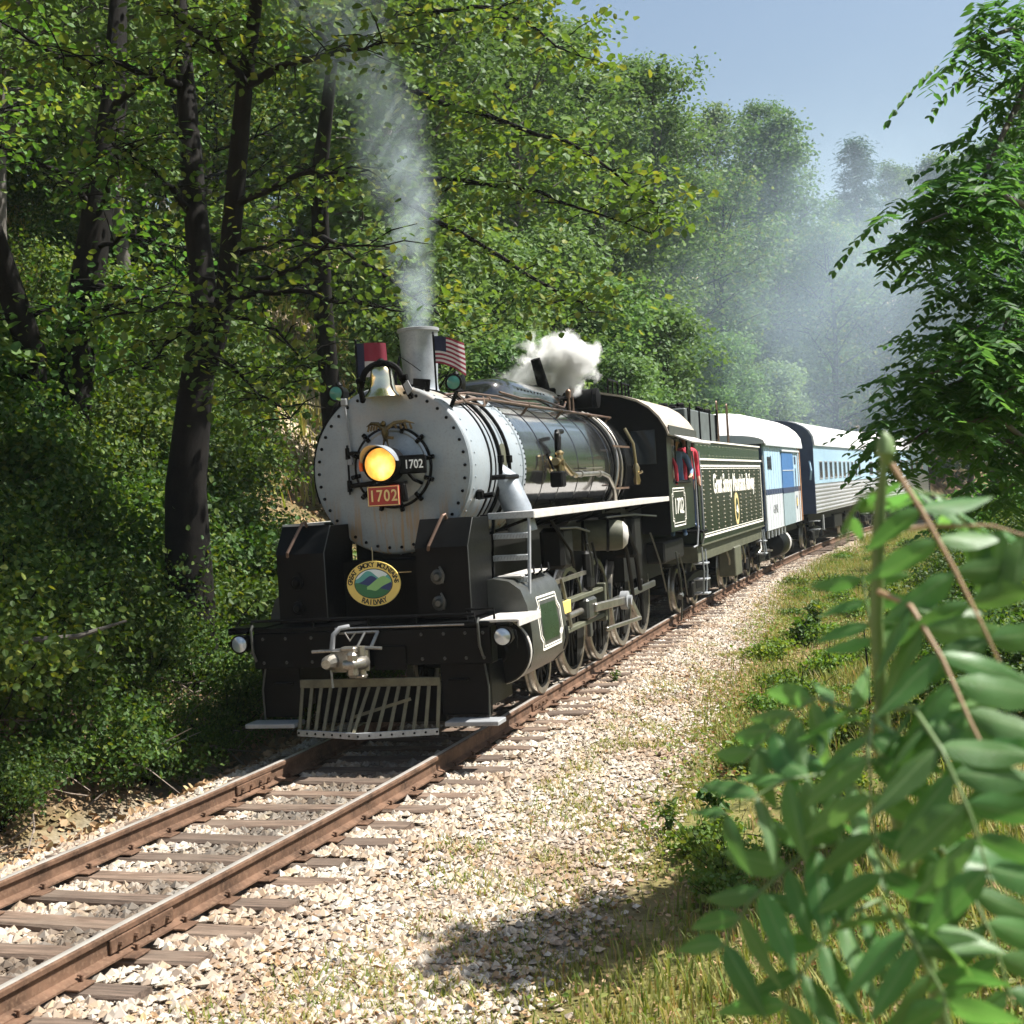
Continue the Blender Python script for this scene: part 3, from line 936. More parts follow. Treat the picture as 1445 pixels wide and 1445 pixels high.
# headlight, its bracket, visor and plates
hl = MB()
HX, HZ = .065, 2.81
hl.lathe([(.10, .80), (.16, .74), (.178, .68), (.178, .44), (.186, .435), (.186, .415), (.168, .412)], (HX, 0, HZ), (0, 1, 0), 40, caps=False)
hl.bar((HX-.1, .68, HZ-.20), (HX+.1, .68, HZ-.20), .24, .03, bev=.006)
hl.bar((HX, .56, HZ-.2), (HX, .84, HZ-.33), .16, .02)
hlo = hl.build('headlight', MAT['black'], L)
lens = MB().lathe([(.166, 0), (.13, -.016), (.07, -.027), (0, -.031)], (0, 0, 0), (0, 1, 0), 40).build('lens', MAT['lamp'], hlo)
lens.location = (HX, .420, HZ)
vis = MB()
n = 22
for rr, flip in ((.190, 0),):
    vs = []; fs = []
    for i in range(n+1):
        a = R(8)+(R(172)-R(8))*i/n
        dep = .05+.16*math.sin((a-R(8))/(R(164))*math.pi)
        for r_, y_ in ((.186, .45), (.196, .45), (.196, .42-dep), (.190, .42-dep)):
            vs.append((HX+r_*math.cos(a), y_, HZ+r_*math.sin(a)))
    for i in range(n):
        for j in range(4): fs.append((i*4+j, i*4+(j+1) % 4, (i+1)*4+(j+1) % 4, (i+1)*4+j))
    vis.add(vs, fs)
vis.build('visor', MAT['silverstack'], hlo)
vr = MB(); vs = []; fs = []
for i in range(9):
    a = R(135)+(R(62))*i/8
    for r_, y_ in ((.190, .46), (.204, .46), (.204, .35), (.196, .35)): vs.append((HX+r_*math.cos(a), y_, HZ+r_*math.sin(a)))
for i in range(8):
    for j in range(4): fs.append((i*4+j, i*4+(j+1) % 4, (i+1)*4+(j+1) % 4, (i+1)*4+j))
vr.add(vs, fs); vr.build('visor_flap', MAT['vermilion'], hlo)

rp = MB().box((HX+.005, .455, 2.49), (.345, .022, .205), bev=.004).build('number_plate', MAT['red'], L)
t = MB()
for dx, dz, w, h in ((0, .094, .333, .008), (0, -.094, .333, .008), (-.164, 0, .008, .19), (.164, 0, .008, .19)): t.box((HX+.005+dx, .4415, 2.49+dz), (w, .006, h))
t.build('border', MAT['gold'], rp)
t = MB()
for i, ch in enumerate('1702'): put_text(t, ch, .165, (HX-.115+.08*i, .441, 2.487), FRONT, squeeze=.85, bold=.002)
t.build('lettering', MAT['gold'], rp)
bk = MB(); bk.bar((HX-.15, .50, 2.60), (HX-.15, .50, 2.40), .03, .03); bk.bar((HX+.16, .52, 2.62), (HX+.16, .52, 2.40), .03, .05)
bk.bar((HX+.20, .50, 2.60), (HX+.22, .50, 2.42), .045, .06, bev=.01); bk.bar((HX, .5, 2.60), (HX, .80, 2.62), .28, .03); bk.build('plate_bracket', MAT['black'], L)
nbm = MB().box((0, 0, 0), (.27, .10, .19), bev=.008).build('number_board', MAT['casing'], L)
nbm.location = (.345, .62, 2.795); nbm.rotation_euler = (0, 0, R(14))
t = MB(); put_text(t, '1702', .125, (.012, -.054, -.002), FRONT, squeeze=.78, bold=.002); t.build('lettering', MAT['white'], nbm)
MB().tube([(.25, .70, 2.72), (.30, .74, 2.64), (.36, .82, 2.60)], .018, 8).build('number_board_bracket', MAT['black'], L)

# eagle ornament above the headlight
eg = MB()
eg.lathe([(0, -.10), (.022, -.08), (.038, -.02), (.036, .03), (.022, .06), (0, .07)], (.03, .70, 3.15), (0, 0, 1), 10)
eg.lathe([(0, -.03), (.024, -.015), (.026, .008), (.016, .024), (0, .03)], (.025, .68, 3.235), (0, 0, 1), 10)
eg.cyl((.02, .67, 3.235), (-.012, .64, 3.222), .009, .002, 6)
for sg, span in ((-1, .20), (1, .33)):
    pts = [(.03+sg*.02, .69, 3.18), (.03+sg*span*.35, .685, 3.235), (.03+sg*span*.7, .69, 3.245), (.03+sg*span, .70, 3.215)]
    eg.tube(pts, [.026, .022, .017, .004], 8)
    for q in range(4):
        a = Vector(pts[1])*(1-q/4)+Vector(pts[3])*(q/4)
        eg.bar(a, a+Vector((sg*.02, 0, -.06)), .022, .006, up=(0, 1, 0))
for sg in (-1, 1): eg.tube([(.03+sg*.012, .70, 3.07), (.03+sg*.03, .70, 3.0)], [.014, .006], 6)
eg.bar((.05, .70, 3.09), (.12, .70, 3.08), .02, .03); eg.build('eagle_ornament', MAT['darkbrass'], L)

# bell in its yoke
BX, BY = .0, .78
bell = MB().lathe([(.03, .31), (.085, .305), (.112, .275), (.122, .20), (.130, .12), (.152, .06), (.188, .015), (.196, 0), (.18, -.002), (.14, .05), (.0, .06)], (BX, BY, 3.515), (0, 0, 1), 40).build('bell', MAT['bellmetal'], L)
yk = MB(); yk.tube([(BX+.215*math.cos(a), BY, 3.70+.165*math.sin(a)) for a in [math.pi*i/12 for i in range(13)]], .034, 8)
yk.lathe([(.04, 0), (.04, .05), (.02, .07), (0, .07)], (BX, BY, 3.845), (0, 0, 1), 10); yk.build('yoke', MAT['matte'], bell)
for sg in (-1, 1):
    bs = MB().tube([(BX+sg*.215, BY, 3.70), (BX+sg*.25, BY+.02, 3.60), (BX+sg*.27, BY+.12, 3.50)], [.03, .028, .035], 8)
    bs.cyl((BX+sg*.20, BY, 3.70), (BX+sg*.28, BY, 3.70), .034, n=10)
    bs.build('bell_stand', MAT['matte'], L)
MB().bar((BX+.24, BY-.01, 3.62), (BX+.40, BY+.05, 3.60), .06, .02).build('bell_bracket', MAT['matte'], L)
br = MB().box((BX+.33, 1.06, 3.63), (.19, .02, .13), rot=(R(8), 'Y'), bev=.004); br.box((BX+.33, 1.045, 3.63), (.10, .02, .06)); br.build('bell_ringer', MAT['black'], L)
sg_ = MB().prism([(.26, 3.62), (.31, 3.66), (.36, 3.56), (.30, 3.51)], 'y', .70, .72); sg_.build('bracket_plate', MAT['greymetal'], L)

# marker lamps on the smokebox shoulders
for x, y, z in ((-.60, 1.0, 3.61), (.72, 1.0, 3.62)):
    ml = MB().lathe([(.04, .16), (.075, .14), (.083, .08), (.083, -.02), (.092, -.03), (.092, -.05), (.07, -.05)], (x, y, z), (0, 1, 0), 20)
    ml.cyl((x, y+.05, z-.08), (x+(-.1 if x > 0 else .1), y+.1, z-.26), .022, n=8); ml.lathe([(.03, .07), (.045, .09), (.02, .12), (0, .12)], (x, y+.04, z), (0, 0, 1), 10)
    if x > 0:
        ml.lathe([(.083, 0), (.083, .015), (.03, .03)], (x+.06, y+.06, z), (1, 0, 0), 14)
    mo = ml.build('marker_lamp', MAT['black'], L)
    MB().lathe([(.07, -.05), (.05, -.062), (0, -.068)], (x, y, z), (0, 1, 0), 20).build('lens', MAT['greenglass'], mo)

# chimney
ch = MB().lathe([(.30, -.10), (.215, -.02), (.192, .03), (.188, .10), (.205, .40), (.218, .66), (.228, .675), (.228, .70), (.20, .70), (.19, .55)], (0, 1.97, 3.63), (0, 0, 1), 40, caps=False).build('chimney', MAT['silverstack'], L)
MB().lathe([(.226, .668), (.236, .672), (.236, .704), (.226, .708)], (0, 1.97, 3.63), (0, 0, 1), 40, caps=False).build('rim', MAT['greymetal'], ch)
cd = MB().tube([(-.14, 1.72, 4.02), (-.20, 1.70, 3.80), (-.215, 1.68, 3.66)], [.014, .022, .03], 8); cd.tube([(-.14, 1.72, 4.02), (0.0, 1.70, 3.92), (.1, 1.7, 3.84)], .005, 5); cd.build('whistle_cord_post', MAT['black'], L)

# side hand-rails and pipes of the smokebox and boiler
hr = MB()
P_ = [(1.0*math.cos(a), 1.18, BZ+1.0*math.sin(a)) for a in [R(118)+R(80)*i/14 for i in range(15)]]
hr.tube(P_, .018, 8); hr.build('handrail', MAT['black'], L)
mbp = MB().tube([(-.47, .86, 3.52), (-.445, .84, 3.3), (-.42, .83, 2.95), (-.40, .83, 2.86)], .011, 8); mbp.box((-.47, .87, 3.50), (.07, .07, .08), bev=.01); mbp.box((-.43, .83, 2.87), (.05, .04, .06)); mbp.build('conduit', MAT['greymetal'], L)
hr = MB()
hr.tube([(.62, 1.2, 3.42), (.58, 2.0, 3.51), (.58, 2.55, 3.53), (.58, 9.2, 3.555)], .019, 8)
for y in (2.6, 4.3, 6.0, 7.7, 9.0):
    hr.cyl((.50, y, 3.44), (.58, y, 3.54), .022, .016, 8); hr.lathe([(0, -.035), (.03, -.02), (.03, .02), (0, .035)], (.58, y, 3.54), (0, 1, 0), 8)
hr.build('handrail', MAT['copper'], L)
hr = MB(); hr.tube([(-.58, 2.0, 3.51), (-.58, 9.2, 3.555)], .019, 8)
for y in (2.6, 4.3, 6.0, 7.7, 9.0): hr.cyl((-.50, y, 3.44), (-.58, y, 3.54), .022, .016, 8)
hr.build('handrail', MAT['copper'], L)
for k, (y, r_, mt) in enumerate(((1.86, .905, 'black'), (2.02, .92, 'black'))):
    pts = [(r_*math.cos(a), y+.12*k, BZ+r_*math.sin(a)) for a in [R(60)-R(100)*i/16 for i in range(17)]]
    pp = MB().tube(pts, .022, 8)
    pp.lathe([(.04, -.04), (.04, .04), (.0, .05)], pts[9], (0, 0, 1), 8); pp.build('pipe', MAT[mt], L)
pp = MB()
pp.tube([(.50, 1.3, 3.53), (.46, 2.2, 3.60), (.44, 3.4, 3.62), (.40, 4.2, 3.60), (.43, 5.5, 3.62)], .013, 6)
pp.tube([(.70, 1.1, 3.52), (.66, 1.5, 3.45), (.72, 2.0, 3.42), (.55, 2.5, 3.56)], .010, 6)
pp.tube([(.36, 3.8, 3.70), (.40, 4.6, 3.66), (.37, 5.6, 3.70), (.42, 6.8, 3.63), (.3, 7.4, 3.75)], .014, 6)
pp.build('sand_pipe', MAT['copper'], L)
pp = MB().tube([(.84, 1.18, 2.42), (1.02, 1.16, 2.44)], .03, 8); pp.lathe([(.05, -.04), (.05, .04), (.02, .06), (0, .06)], (.87, 1.15, 2.44), (0, 0, 1), 8); pp.tube([(.86, 1.6, 2.62), (1.0, 1.62, 2.62), (1.04, 2.0, 2.62)], .028, 8)
pp.build('drain_valve', MAT['black'], L)
# outside steam pipe down to the cylinder
MB().tube([(.74, 1.98, 2.72), (.90, 1.98, 2.58), (1.03, 1.98, 2.26), (1.08, 1.98, 2.0)], [.13, .15, .155, .16], 20).build('steam_pipe', MAT['silverstack'], L)
MB().tube([(-.74, 1.98, 2.72), (-.90, 1.98, 2.58), (-1.03, 1.98, 2.26), (-1.08, 1.98, 2.0)], [.13, .15, .155, .16], 20).build('steam_pipe', MAT['silverstack'], L)

# boiler barrel and firebox
bl = MB().lathe([(.86, 2.90), (.872, 2.905), (.878, 4.6), (.895, 6.4), (.90, 7.2), (.90, 9.42)], (0, 0, BZ), (0, 1, 0), 96).build('boiler', MAT['boiler'], L)
for y, w in ((3.78, .05), (4.62, .05), (5.55, .05), (6.42, .06), (7.45, .05), (8.3, .05)):
    r_ = np.interp(y, [2.9, 4.6, 6.4, 7.2], [.872, .878, .895, .90])
    MB().lathe([(r_, y-w/2), (r_+.007, y-w/2+.004), (r_+.007, y+w/2-.004), (r_, y+w/2)], (0, 0, BZ), (0, 1, 0), 96, caps=False).build('boiler_band', MAT['boiler'], bl)
m_ = MB()
for i in range(40):
    a = R(-30)+R(150)*i/39
    m_.lathe([(.014, 0), (.011, .009), (0, .012)], (.90*math.cos(a), 2.865, BZ+.90*math.sin(a)), (math.cos(a), 0, math.sin(a)), 6)
m_.build('rivet_row', MAT['black'], bl, kind='stuff')
# long dome casing on top
dm = MB(); secs = [(3.88, .05, .0), (3.92, .24, .13), (4.05, .33, .22), (4.5, .36, .26), (6.2, .36, .26), (6.9, .34, .23), (7.12, .28, .15), (7.2, .08, .0)]
vs = []; fs = []; kk = 15
for y, hw, hh in secs:
    for j in range(kk):
        a = math.pi*j/(kk-1); cx_ = math.cos(a); sx_ = math.sin(a)
        vs.append((hw*math.copysign(abs(cx_)**.6, cx_), y, 3.56+.02+(hh+.10)*sx_**.55))
for i in range(len(secs)-1):
    for j in range(kk-1): fs.append((i*kk+j, i*kk+j+1, (i+1)*kk+j+1, (i+1)*kk+j))
dm.add(vs, fs); dmo = dm.build('dome_casing', MAT['boiler'], L, smooth=50)
m_ = MB()
for q in range(9): m_.box((.34, 4.7+q*.16, 3.77), (.012, .07, .05))
m_.build('vent_slot', MAT['matte'], dmo, kind='stuff')
for y in (4.7, 6.2): MB().bar((-.2, y, 3.925), (.2, y, 3.925), .03, .03, bev=.006).build('lifting_lug', MAT['black'], dmo)
sv = MB().lathe([(.22, -.05), (.20, .10), (.15, .14), (.14, .22), (.07, .24), (.07, .32), (.05, .34), (0, .34)], (0, 7.75, 3.66), (0, 0, 1), 20)
for dx in (-.13, .13): sv.lathe([(.06, 0), (.06, .18), (.04, .22), (0, .22)], (dx, 8.15, 3.72), (0, 0, 1), 12)
sv.build('safety_valve', MAT['matte'], L)
MB().tube([(.06, 7.35, 3.62), (.0, 7.25, 4.05), (-.06, 7.15, 4.40)], [.10, .085, .072], 14).build('muffler_pipe', MAT['matte'], L)
tu = MB(); tu.cyl((-.32, 8.7, 3.86), (.42, 8.7, 3.86), .15, n=18); tu.lathe([(.05, 0), (.16, .03), (.16, .09), (.05, .12)], (.42, 8.7, 3.86), (1, 0, 0), 18)
tu.lathe([(.12, -.1), (.12, .1), (.06, .14), (0, .14)], (-.05, 8.45, 3.82), (0, 0, 1), 12); tu.tube([(.1, 8.5, 3.8), (.25, 7.9, 3.86), (.2, 7.3, 3.8)], .03, 8)
tu.build('turbo_generator', MAT['matte'], L)
for x, y, h in ((.2, 8.25, .32), (-.1, 8.0, .22), (.3, 7.6, .2)):
    wh = MB().cyl((x, y, 3.62), (x, y, 3.74+h), .022, n=8); wh.lathe([(.04, 0), (.045, .1), (.02, .13), (0, .13)], (x, y, 3.70+h-.08), (0, 0, 1), 10)
    wh.build('whistle', MAT['copper'], L)

# check valve, injector pipes on the boiler side
cv = MB().lathe([(.10, -.03), (.10, 0), (.07, .03), (.075, .10), (.045, .12), (.045, .17), (0, .17)], (.875, 4.15, 2.78), (1, 0, .02), 14)
cv.lathe([(.05, -.14), (.055, -.08), (.04, .1), (.06, .13), (.02, .16), (0, .16)], (.99, 4.15, 2.78), (0, 0, 1), 10); cv.lathe([(.045, -.2), (.05, -.1), (.035, .12)], (.97, 4.20, 2.80), (0, 1, 0), 10)
cv.tube([(.97, 4.35, 2.79), (1.0, 4.6, 2.66), (1.0, 4.9, 2.62)], .035, 8); cv.build('check_valve', MAT['brass'], L)
cp = MB().tube([(.93, 4.25, 2.86), (.95, 4.3, 3.10), (.92, 4.35, 3.18), (.88, 4.75, 3.20)], .035, 10); cp.box((.93, 4.32, 3.05), (.06, .16, .26), bev=.02); cp.build('feed_pipe_elbow', MAT['black'], L)
fp = MB().tube([(1.0, 4.7, 2.63), (.99, 5.6, 2.64), (.985, 6.5, 2.65), (1.0, 6.85, 2.60), (1.03, 7.05, 2.44), (1.03, 7.1, 2.25)], .032, 10)
for y in (5.2, 6.3): fp.lathe([(.05, -.03), (.05, .03)], (.99, y, 2.64), (0, 1, 0), 8)
fp.bar((.95, 5.6, 2.72), (.95, 6.6, 2.73), .06, .02); fp.build('feed_pipe', MAT['steel'], L)
lb = MB().box((.99, 4.0, 2.58), (.16, .2, .2), bev=.02); lb.tube([(.99, 3.8, 2.7), (.93, 3.75, 2.9)], .014, 6); lb.build('lubricator', MAT['matte'], L)
for k in range(5):
    y0 = 7.6+k*.22; rr = .925+.012*(k % 2)
    pts = [(rr*math.cos(a), y0+.10*math.sin(3*i/16+k), BZ+rr*math.sin(a)) for i, a in enumerate([R(64)-R(98)*q/16 for q in range(17)])]
    MB().tube(pts, (.017, .024, .014, .02, .028)[k], 8).build('pipe', MAT[('black', 'steel', 'copper', 'steel', 'black')[k]], L)
cl = MB()
for z, y0, y1 in ((3.05, 7.5, 8.7), (2.42, 7.5, 8.6)): cl.bar((.955 if z > 3 else .93, y0, z), (.955 if z > 3 else .93, y1, z), .02, .03)
cl.build('pipe_clamp', MAT['copper'], L)
iv = MB().lathe([(.045, -.16), (.06, -.1), (.04, 0), (.06, .1), (.03, .17), (0, .17)], (1.04, 8.75, 2.62), (0, 0, 1), 10); iv.tube([(1.04, 8.75, 2.75), (1.02, 8.72, 3.1), (.9, 8.7, 3.35)], .025, 8); iv.cyl((1.04, 8.75, 2.62), (1.14, 8.73, 2.66), .02, n=8)
iv.build('injector', MAT['brass'], L)

# running boards, each with its worn white edge
for sg in (-1, 1):
    rb = MB().box((sg*1.13, 5.25, 2.215), (.58, 8.1, .035), bev=.004).build('running_board', MAT['black'], L)
    MB().box((sg*1.425, 5.25, 2.205), (.018, 8.1, .075), bev=.004).build('edge', MAT['whiteedge'], rb)
    MB().box((sg*1.20, 5.25, 2.236), (.42, 8.05, .008)).build('walkway_plate', MAT['whiteedge'], rb)
    MB().box((sg*1.18, 1.195, 2.21), (.50, .02, .07), bev=.004).build('front_edge', MAT['tread'], rb)
    for y in (1.35, 2.9, 4.2, 5.6, 7.0, 8.4): MB().bar((sg*.8, y, 2.0), (sg*1.38, y, 2.18), .04, .03).build('bracket', MAT['black'], rb)
# front ladders up to the running board
for sg in (-1, 1):
    lad = empty('ladder', parent=L)
    for x in (.98, 1.37):
        MB().bar((sg*x, 1.02, 1.22), (sg*x, 1.22, 2.19), .028, .05, bev=.004, up=(0, 1, 0)).build('stile', MAT['greymetal'] if x > 1 else MAT['black'], lad)
    for i in range(4):
        t_ = (i+.55)/4.3; y = 1.02+.2*t_; z = 1.22+.97*t_
        r_ = MB().box((sg*1.175, y, z), (.37, .09, .012), bev=.003); r_.box((sg*1.175, y-.045, z-.025), (.37, .010, .055), bev=.003)
        ro = r_.build('rung', MAT['tread'], lad)
        d_ = MB()
        for q in range(11): d_.bar((sg*1.175-.17+q*.034, y-.052, z-.045), (sg*1.175-.155+q*.034, y-.052, z-.005), .006, .006, up=(0, 1, 0))
        d_.build('tread_pattern', MAT['greymetal'], ro, kind='stuff')

# cab
cb = empty('cab', parent=L)
def wallpoly():
    P = [(-1.42, 1.66), (1.42, 1.66), (1.42, 3.30)]
    P += [(x, z) for x, z in ((1.33, 3.50), (1.18, 3.66), (1.0, 3.78), (.75, 3.87), (.4, 3.95), (0, 3.98))]
    P += [(-x, z) for x, z in ((.4, 3.95), (.75, 3.87), (1.0, 3.78), (1.18, 3.66), (1.33, 3.50), (1.42, 3.30))]
    return P
MB().prism(wallpoly(), 'y', 9.40, 9.45).build('front_wall', MAT['matte'], cb)
arc = [(-1.50, 3.24), (-1.46, 3.36), (-1.36, 3.53), (-1.20, 3.70), (-1.01, 3.82), (-.76, 3.91), (-.4, 3.99), (0, 4.02)]
arc = arc+[(-x, z) for x, z in arc[-2::-1]]
inner = [(x*.985, z-.03) for x, z in arc]
rf = MB(); vs = []; fs = []; n = len(arc)
for y in (9.25, 12.2):
    vs += [(x, y, z) for x, z in arc]+[(x, y, z) for x, z in inner]
for j in range(n-1):
    fs += [(j, j+1, 2*n+j+1, 2*n+j), (n+j+1, n+j, 3*n+j, 3*n+j+1), (j+1, j, n+j, n+j+1), (2*n+j, 2*n+j+1, 3*n+j+1, 3*n+j)]
fs += [(0, 2*n, 3*n, n), (n-1, 2*n-1, 4*n-1, 3*n-1)]
rf.add(vs, fs); rfo = rf.build('roof', MAT['cabroof'], cb, smooth=30)
for sg in (-1, 1): MB().bar((sg*1.49, 9.3, 3.30), (sg*1.49, 12.15, 3.28), .02, .16).build('roof_skirt', MAT['jacket'], rfo)
rl = MB()
for y0, y1 in ((10.2, 11.0), (11.35, 11.95)):
    rl.tube([(.35, y0, 3.96), (.35, y0, 4.26), (.35, y1, 4.26), (.35, y1, 3.96)], .018, 8); rl.tube([(.35, (y0+y1)/2, 3.96), (.35, (y0+y1)/2, 4.26)], .014, 6)
rl.build('roof_rail', MAT['black'], rfo)
for sg in (-1, 1):
    s_ = MB()
    s_.box((sg*1.405, 10.68, 2.06), (.03, 2.46, .80))
    s_.box((sg*1.405, 9.66, 2.90), (.03, .42, .88)); s_.box((sg*1.405, 11.72, 2.90), (.03, .38, .88)); s_.box((sg*1.405, 10.68, 3.27), (.03, 2.46, .14))
    so = s_.build('side_sheet', MAT['green'], cb)
    w_ = MB(); w_.box((sg*1.40, 10.35, 2.83), (.02, .03, .74)); w_.box((sg*1.40, 10.70, 2.475), (.05, 1.7, .03)); w_.build('window_frame', MAT['black'], so)
    MB().box((sg*1.395, 10.10, 2.83), (.008, .46, .70)).build('window_pane', MAT['glass'], so)
    aw = MB().prism([(sg*1.42, 3.24), (sg*1.44, 3.26), (sg*1.78, 3.11), (sg*1.77, 3.09)], 'y', 9.75, 11.95); aw.build('awning', MAT['whiteedge'], so)
    MB().box((sg*1.42, 10.72, 2.455), (.10, 1.4, .035), bev=.008).build('arm_rest', MAT['black'], so)
    # number panel with double gold line
    cy_, cz_ = 10.30, 2.05
    def panel_line(hw, hh, c, w):
        P = [(-hw, -hh+c), (-hw+c, -hh+c), (-hw+c, -hh), (hw-c, -hh), (hw-c, -hh+c), (hw, -hh+c), (hw, hh-c), (hw-c, hh-c), (hw-c, hh), (-hw+c, hh), (-hw+c, hh-c), (-hw, hh-c)]
        b2 = MB()
        for a, b in zip(P, P[1:]+P[:1]):
            a3 = (sg*1.4235, cy_+a[0], cz_+a[1]); b3 = (sg*1.4235, cy_+b[0], cz_+b[1])
            b2.bar(a3, b3, w, .005, up=(1, 0, 0))
        return b2
    panel_line(.66, .31, .09, .022).build('striping', MAT['cream'], so)
    panel_line(.60, .26, .08, .010).build('striping', MAT['cream'], so)
    t = MB(); put_text(t, '1702', .38, (sg*1.4225, cy_, cz_), SIDE if sg > 0 else Matrix.Rotation(math.pi, 4, 'Z') @ SIDE, squeeze=1.18, bold=.0, space=1.06); t.build('lettering', MAT['cream'], so)
    g_ = MB(); g_.tube([(sg*1.44, 11.86, 3.0), (sg*1.47, 11.88, 2.6), (sg*1.47, 11.88, 1.6), (sg*1.45, 11.8, 1.32), (sg*1.42, 11.55, 1.30)], .017, 8)
    g_.build('grab_iron', MAT['greymetal'], so)
for sg in (-1, 1): MB().box((sg*1.05, 9.392, 3.05), (.40, .012, .55), bev=.02).build('front_window', MAT['glass'], cb)
bw = MB().box((0, 9.62, 2.55), (1.5, .35, 1.6)); bw.box((0, 10.7, 1.68), (2.78, 2.45, .06)); bw.build('backhead_and_floor', MAT['matte'], cb)

# frame, saddle, firebox, ash pan
fm = MB()
for sg in (-1, 1): fm.box((sg*.50, 5.6, .98), (.11, 9.6, .34), bev=.01)
fm.box((0, 1.9, 1.5), (1.15, 1.5, 1.1), bev=.04); fm.box((0, 5.2, 1.55), (1.2, 5.6, .9)); fm.box((0, 9.0, 1.6), (1.9, 2.4, 1.2)); fm.box((0, 10.7, 1.1), (1.6, 2.2, .5))
fm.box((.95, 10.6, 1.32), (.6, 1.9, .34), bev=.03); fm.box((-.95, 10.6, 1.32), (.6, 1.9, .34), bev=.03)
fm.build('frame', MAT['under'], L)

# front casings, centre plate, deck
for sg in (-1, 1):
    c_ = MB(); x0, x1 = (.46, 1.01) if sg > 0 else (-1.05, -.52)
    poly = [(.22, 1.25), (.22, 1.95), (.42, 2.22), (.95, 2.22), (.95, 1.25)]
    c_.prism(poly, 'x', x0, x1); co = c_.build('front_casing', MAT['casing'], L)
    ls = MB().prism([(.212, 1.95), (.412, 2.225), (.422, 2.232), (.222, 1.957)], 'x', x0-.006, x1+.006); ls.build('sloped_lid', MAT['casing'], co)
    xm = x0*.55+x1*.45
    MB().tube([(xm-.10, .19, 1.93), (xm-.08, .15, 1.97), (xm+.02, .33, 2.26), (xm+.03, .38, 2.27), (xm+.03, .42, 2.22)], .016, 8).build('lid_handle', MAT['copper'], co)
    e_ = MB(); e_.tube([(x1, .215, 1.26), (x1, .215, 1.95), (x1, .415, 2.225)], .006, 6); e_.build('edge_trim', MAT['jacket'], co)
    for z in (1.66, 1.40):
        h_ = MB().lathe([(.075, 0), (.072, .012), (.05, .02), (.03, .05), (0, .052)], (x0*.6+x1*.4, .22, z), (0, -1, 0), 14); h_.tube([(x0*.6+x1*.4+.03, .2, z+.1), (x0*.6+x1*.4+.08, .16, z+.03), (x0*.6+x1*.4+.06, .18, z-.06)], .012, 6)
        h_.build('pipe_flange', MAT['jacket' if sg > 0 else 'black'], co)
cpn = MB().box((-.03, .70, 1.54), (1.16, .05, .58), bev=.006); cpn.box((-.03, .98, 1.62), (1.6, .2, .42)); cpn.build('centre_plate', MAT['matte'], L)
dk = MB().box((0, .62, 1.205), (2.5, 1.24, .045), bev=.006).build('front_deck', MAT['casing'], L)
for sg in (-1, 1):  # left plate and edge coloured black to stand in for shade on that side
    MB().box((sg*1.33, .42, 1.225), (.40, .80, .03), bev=.006).build('deck_plate', MAT['whiteedge' if sg > 0 else 'casing'], dk)
    MB().box((sg*1.535, .42, 1.20), (.02, .80, .07), bev=.004).build('deck_edge', MAT['whiteedge' if sg > 0 else 'casing'], dk)
hb = MB(); hb.tube([(-1.28, .03, 1.20), (-1.28, .02, 1.30), (1.10, .02, 1.30), (1.10, .03, 1.20)], .015, 8); hb.tube([(1.0, .10, 1.24), (1.0, .08, 1.34), (1.28, .08, 1.34), (1.28, .08, 1.24)], .014, 8)
for x in (-.6, 0, .5): hb.cyl((x, .02, 1.2), (x, .02, 1.3), .012, n=6)
hb.build('deck_rail', MAT['black'], L)
gi = MB()
for x in (-1.25, 1.15): gi.tube([(x, -.01, 1.26), (x, -.05, 1.22), (x+.01, -.06, 1.0), (x+.03, -.03, .90)], .014, 8)
gi.build('grab_iron', MAT['jacket'], L)

# pilot beam, plates and steps
pb = MB().box((0, .10, 1.0), (2.52, .20, .36), bev=.012)
pb.build('pilot_beam', MAT['casing'], L)
m_ = MB()
for x in (-1.15, -.9, -.62, .55, .78, 1.0, 1.18):
    for z in (.88, 1.12): m_.lathe([(.018, 0), (.014, .012), (0, .016)], (x, 0, z), (0, -1, 0), 6)
m_.build('bolt_row', MAT['jacket'], L, kind='stuff')
ed = MB().tube([(-.35, -.012, 1.205), (1.0, -.012, 1.205)], .010, 6); ed.tube([(-.30, -.03, 1.16), (.12, -.03, 1.165)], .014, 6); ed.build('worn_edge', MAT['steel'], L)
for sg in (-1, 1):
    x0, x1 = (.70, 1.20) if sg > 0 else (-1.22, -.80)
    pl = MB().box(((x0+x1)/2, .10, .58), (x1-x0, .06, .52), bev=.01); pl.box(((x0+x1)/2, .45, .60), (x1-x0, .7, .4)); plo = pl.build('pilot_plate', MAT['casing'], L)
    MB().box(((x0+x1)/2-sg*.05, .02, .665), (.2, .07, .02), bev=.004).build('foot_bracket', MAT['black'], plo)
    st_ = MB().box((sg*1.06, -.02, .265), (.54, .26, .045), bev=.006); st_.build('pilot_step', MAT['greymetal'], L)
    MB().tube([(sg*1.16, .05, .85), (sg*1.2, .03, .6), (sg*1.19, .03, .30)], .010, 6).build('step_rod', MAT['jacket'], plo)

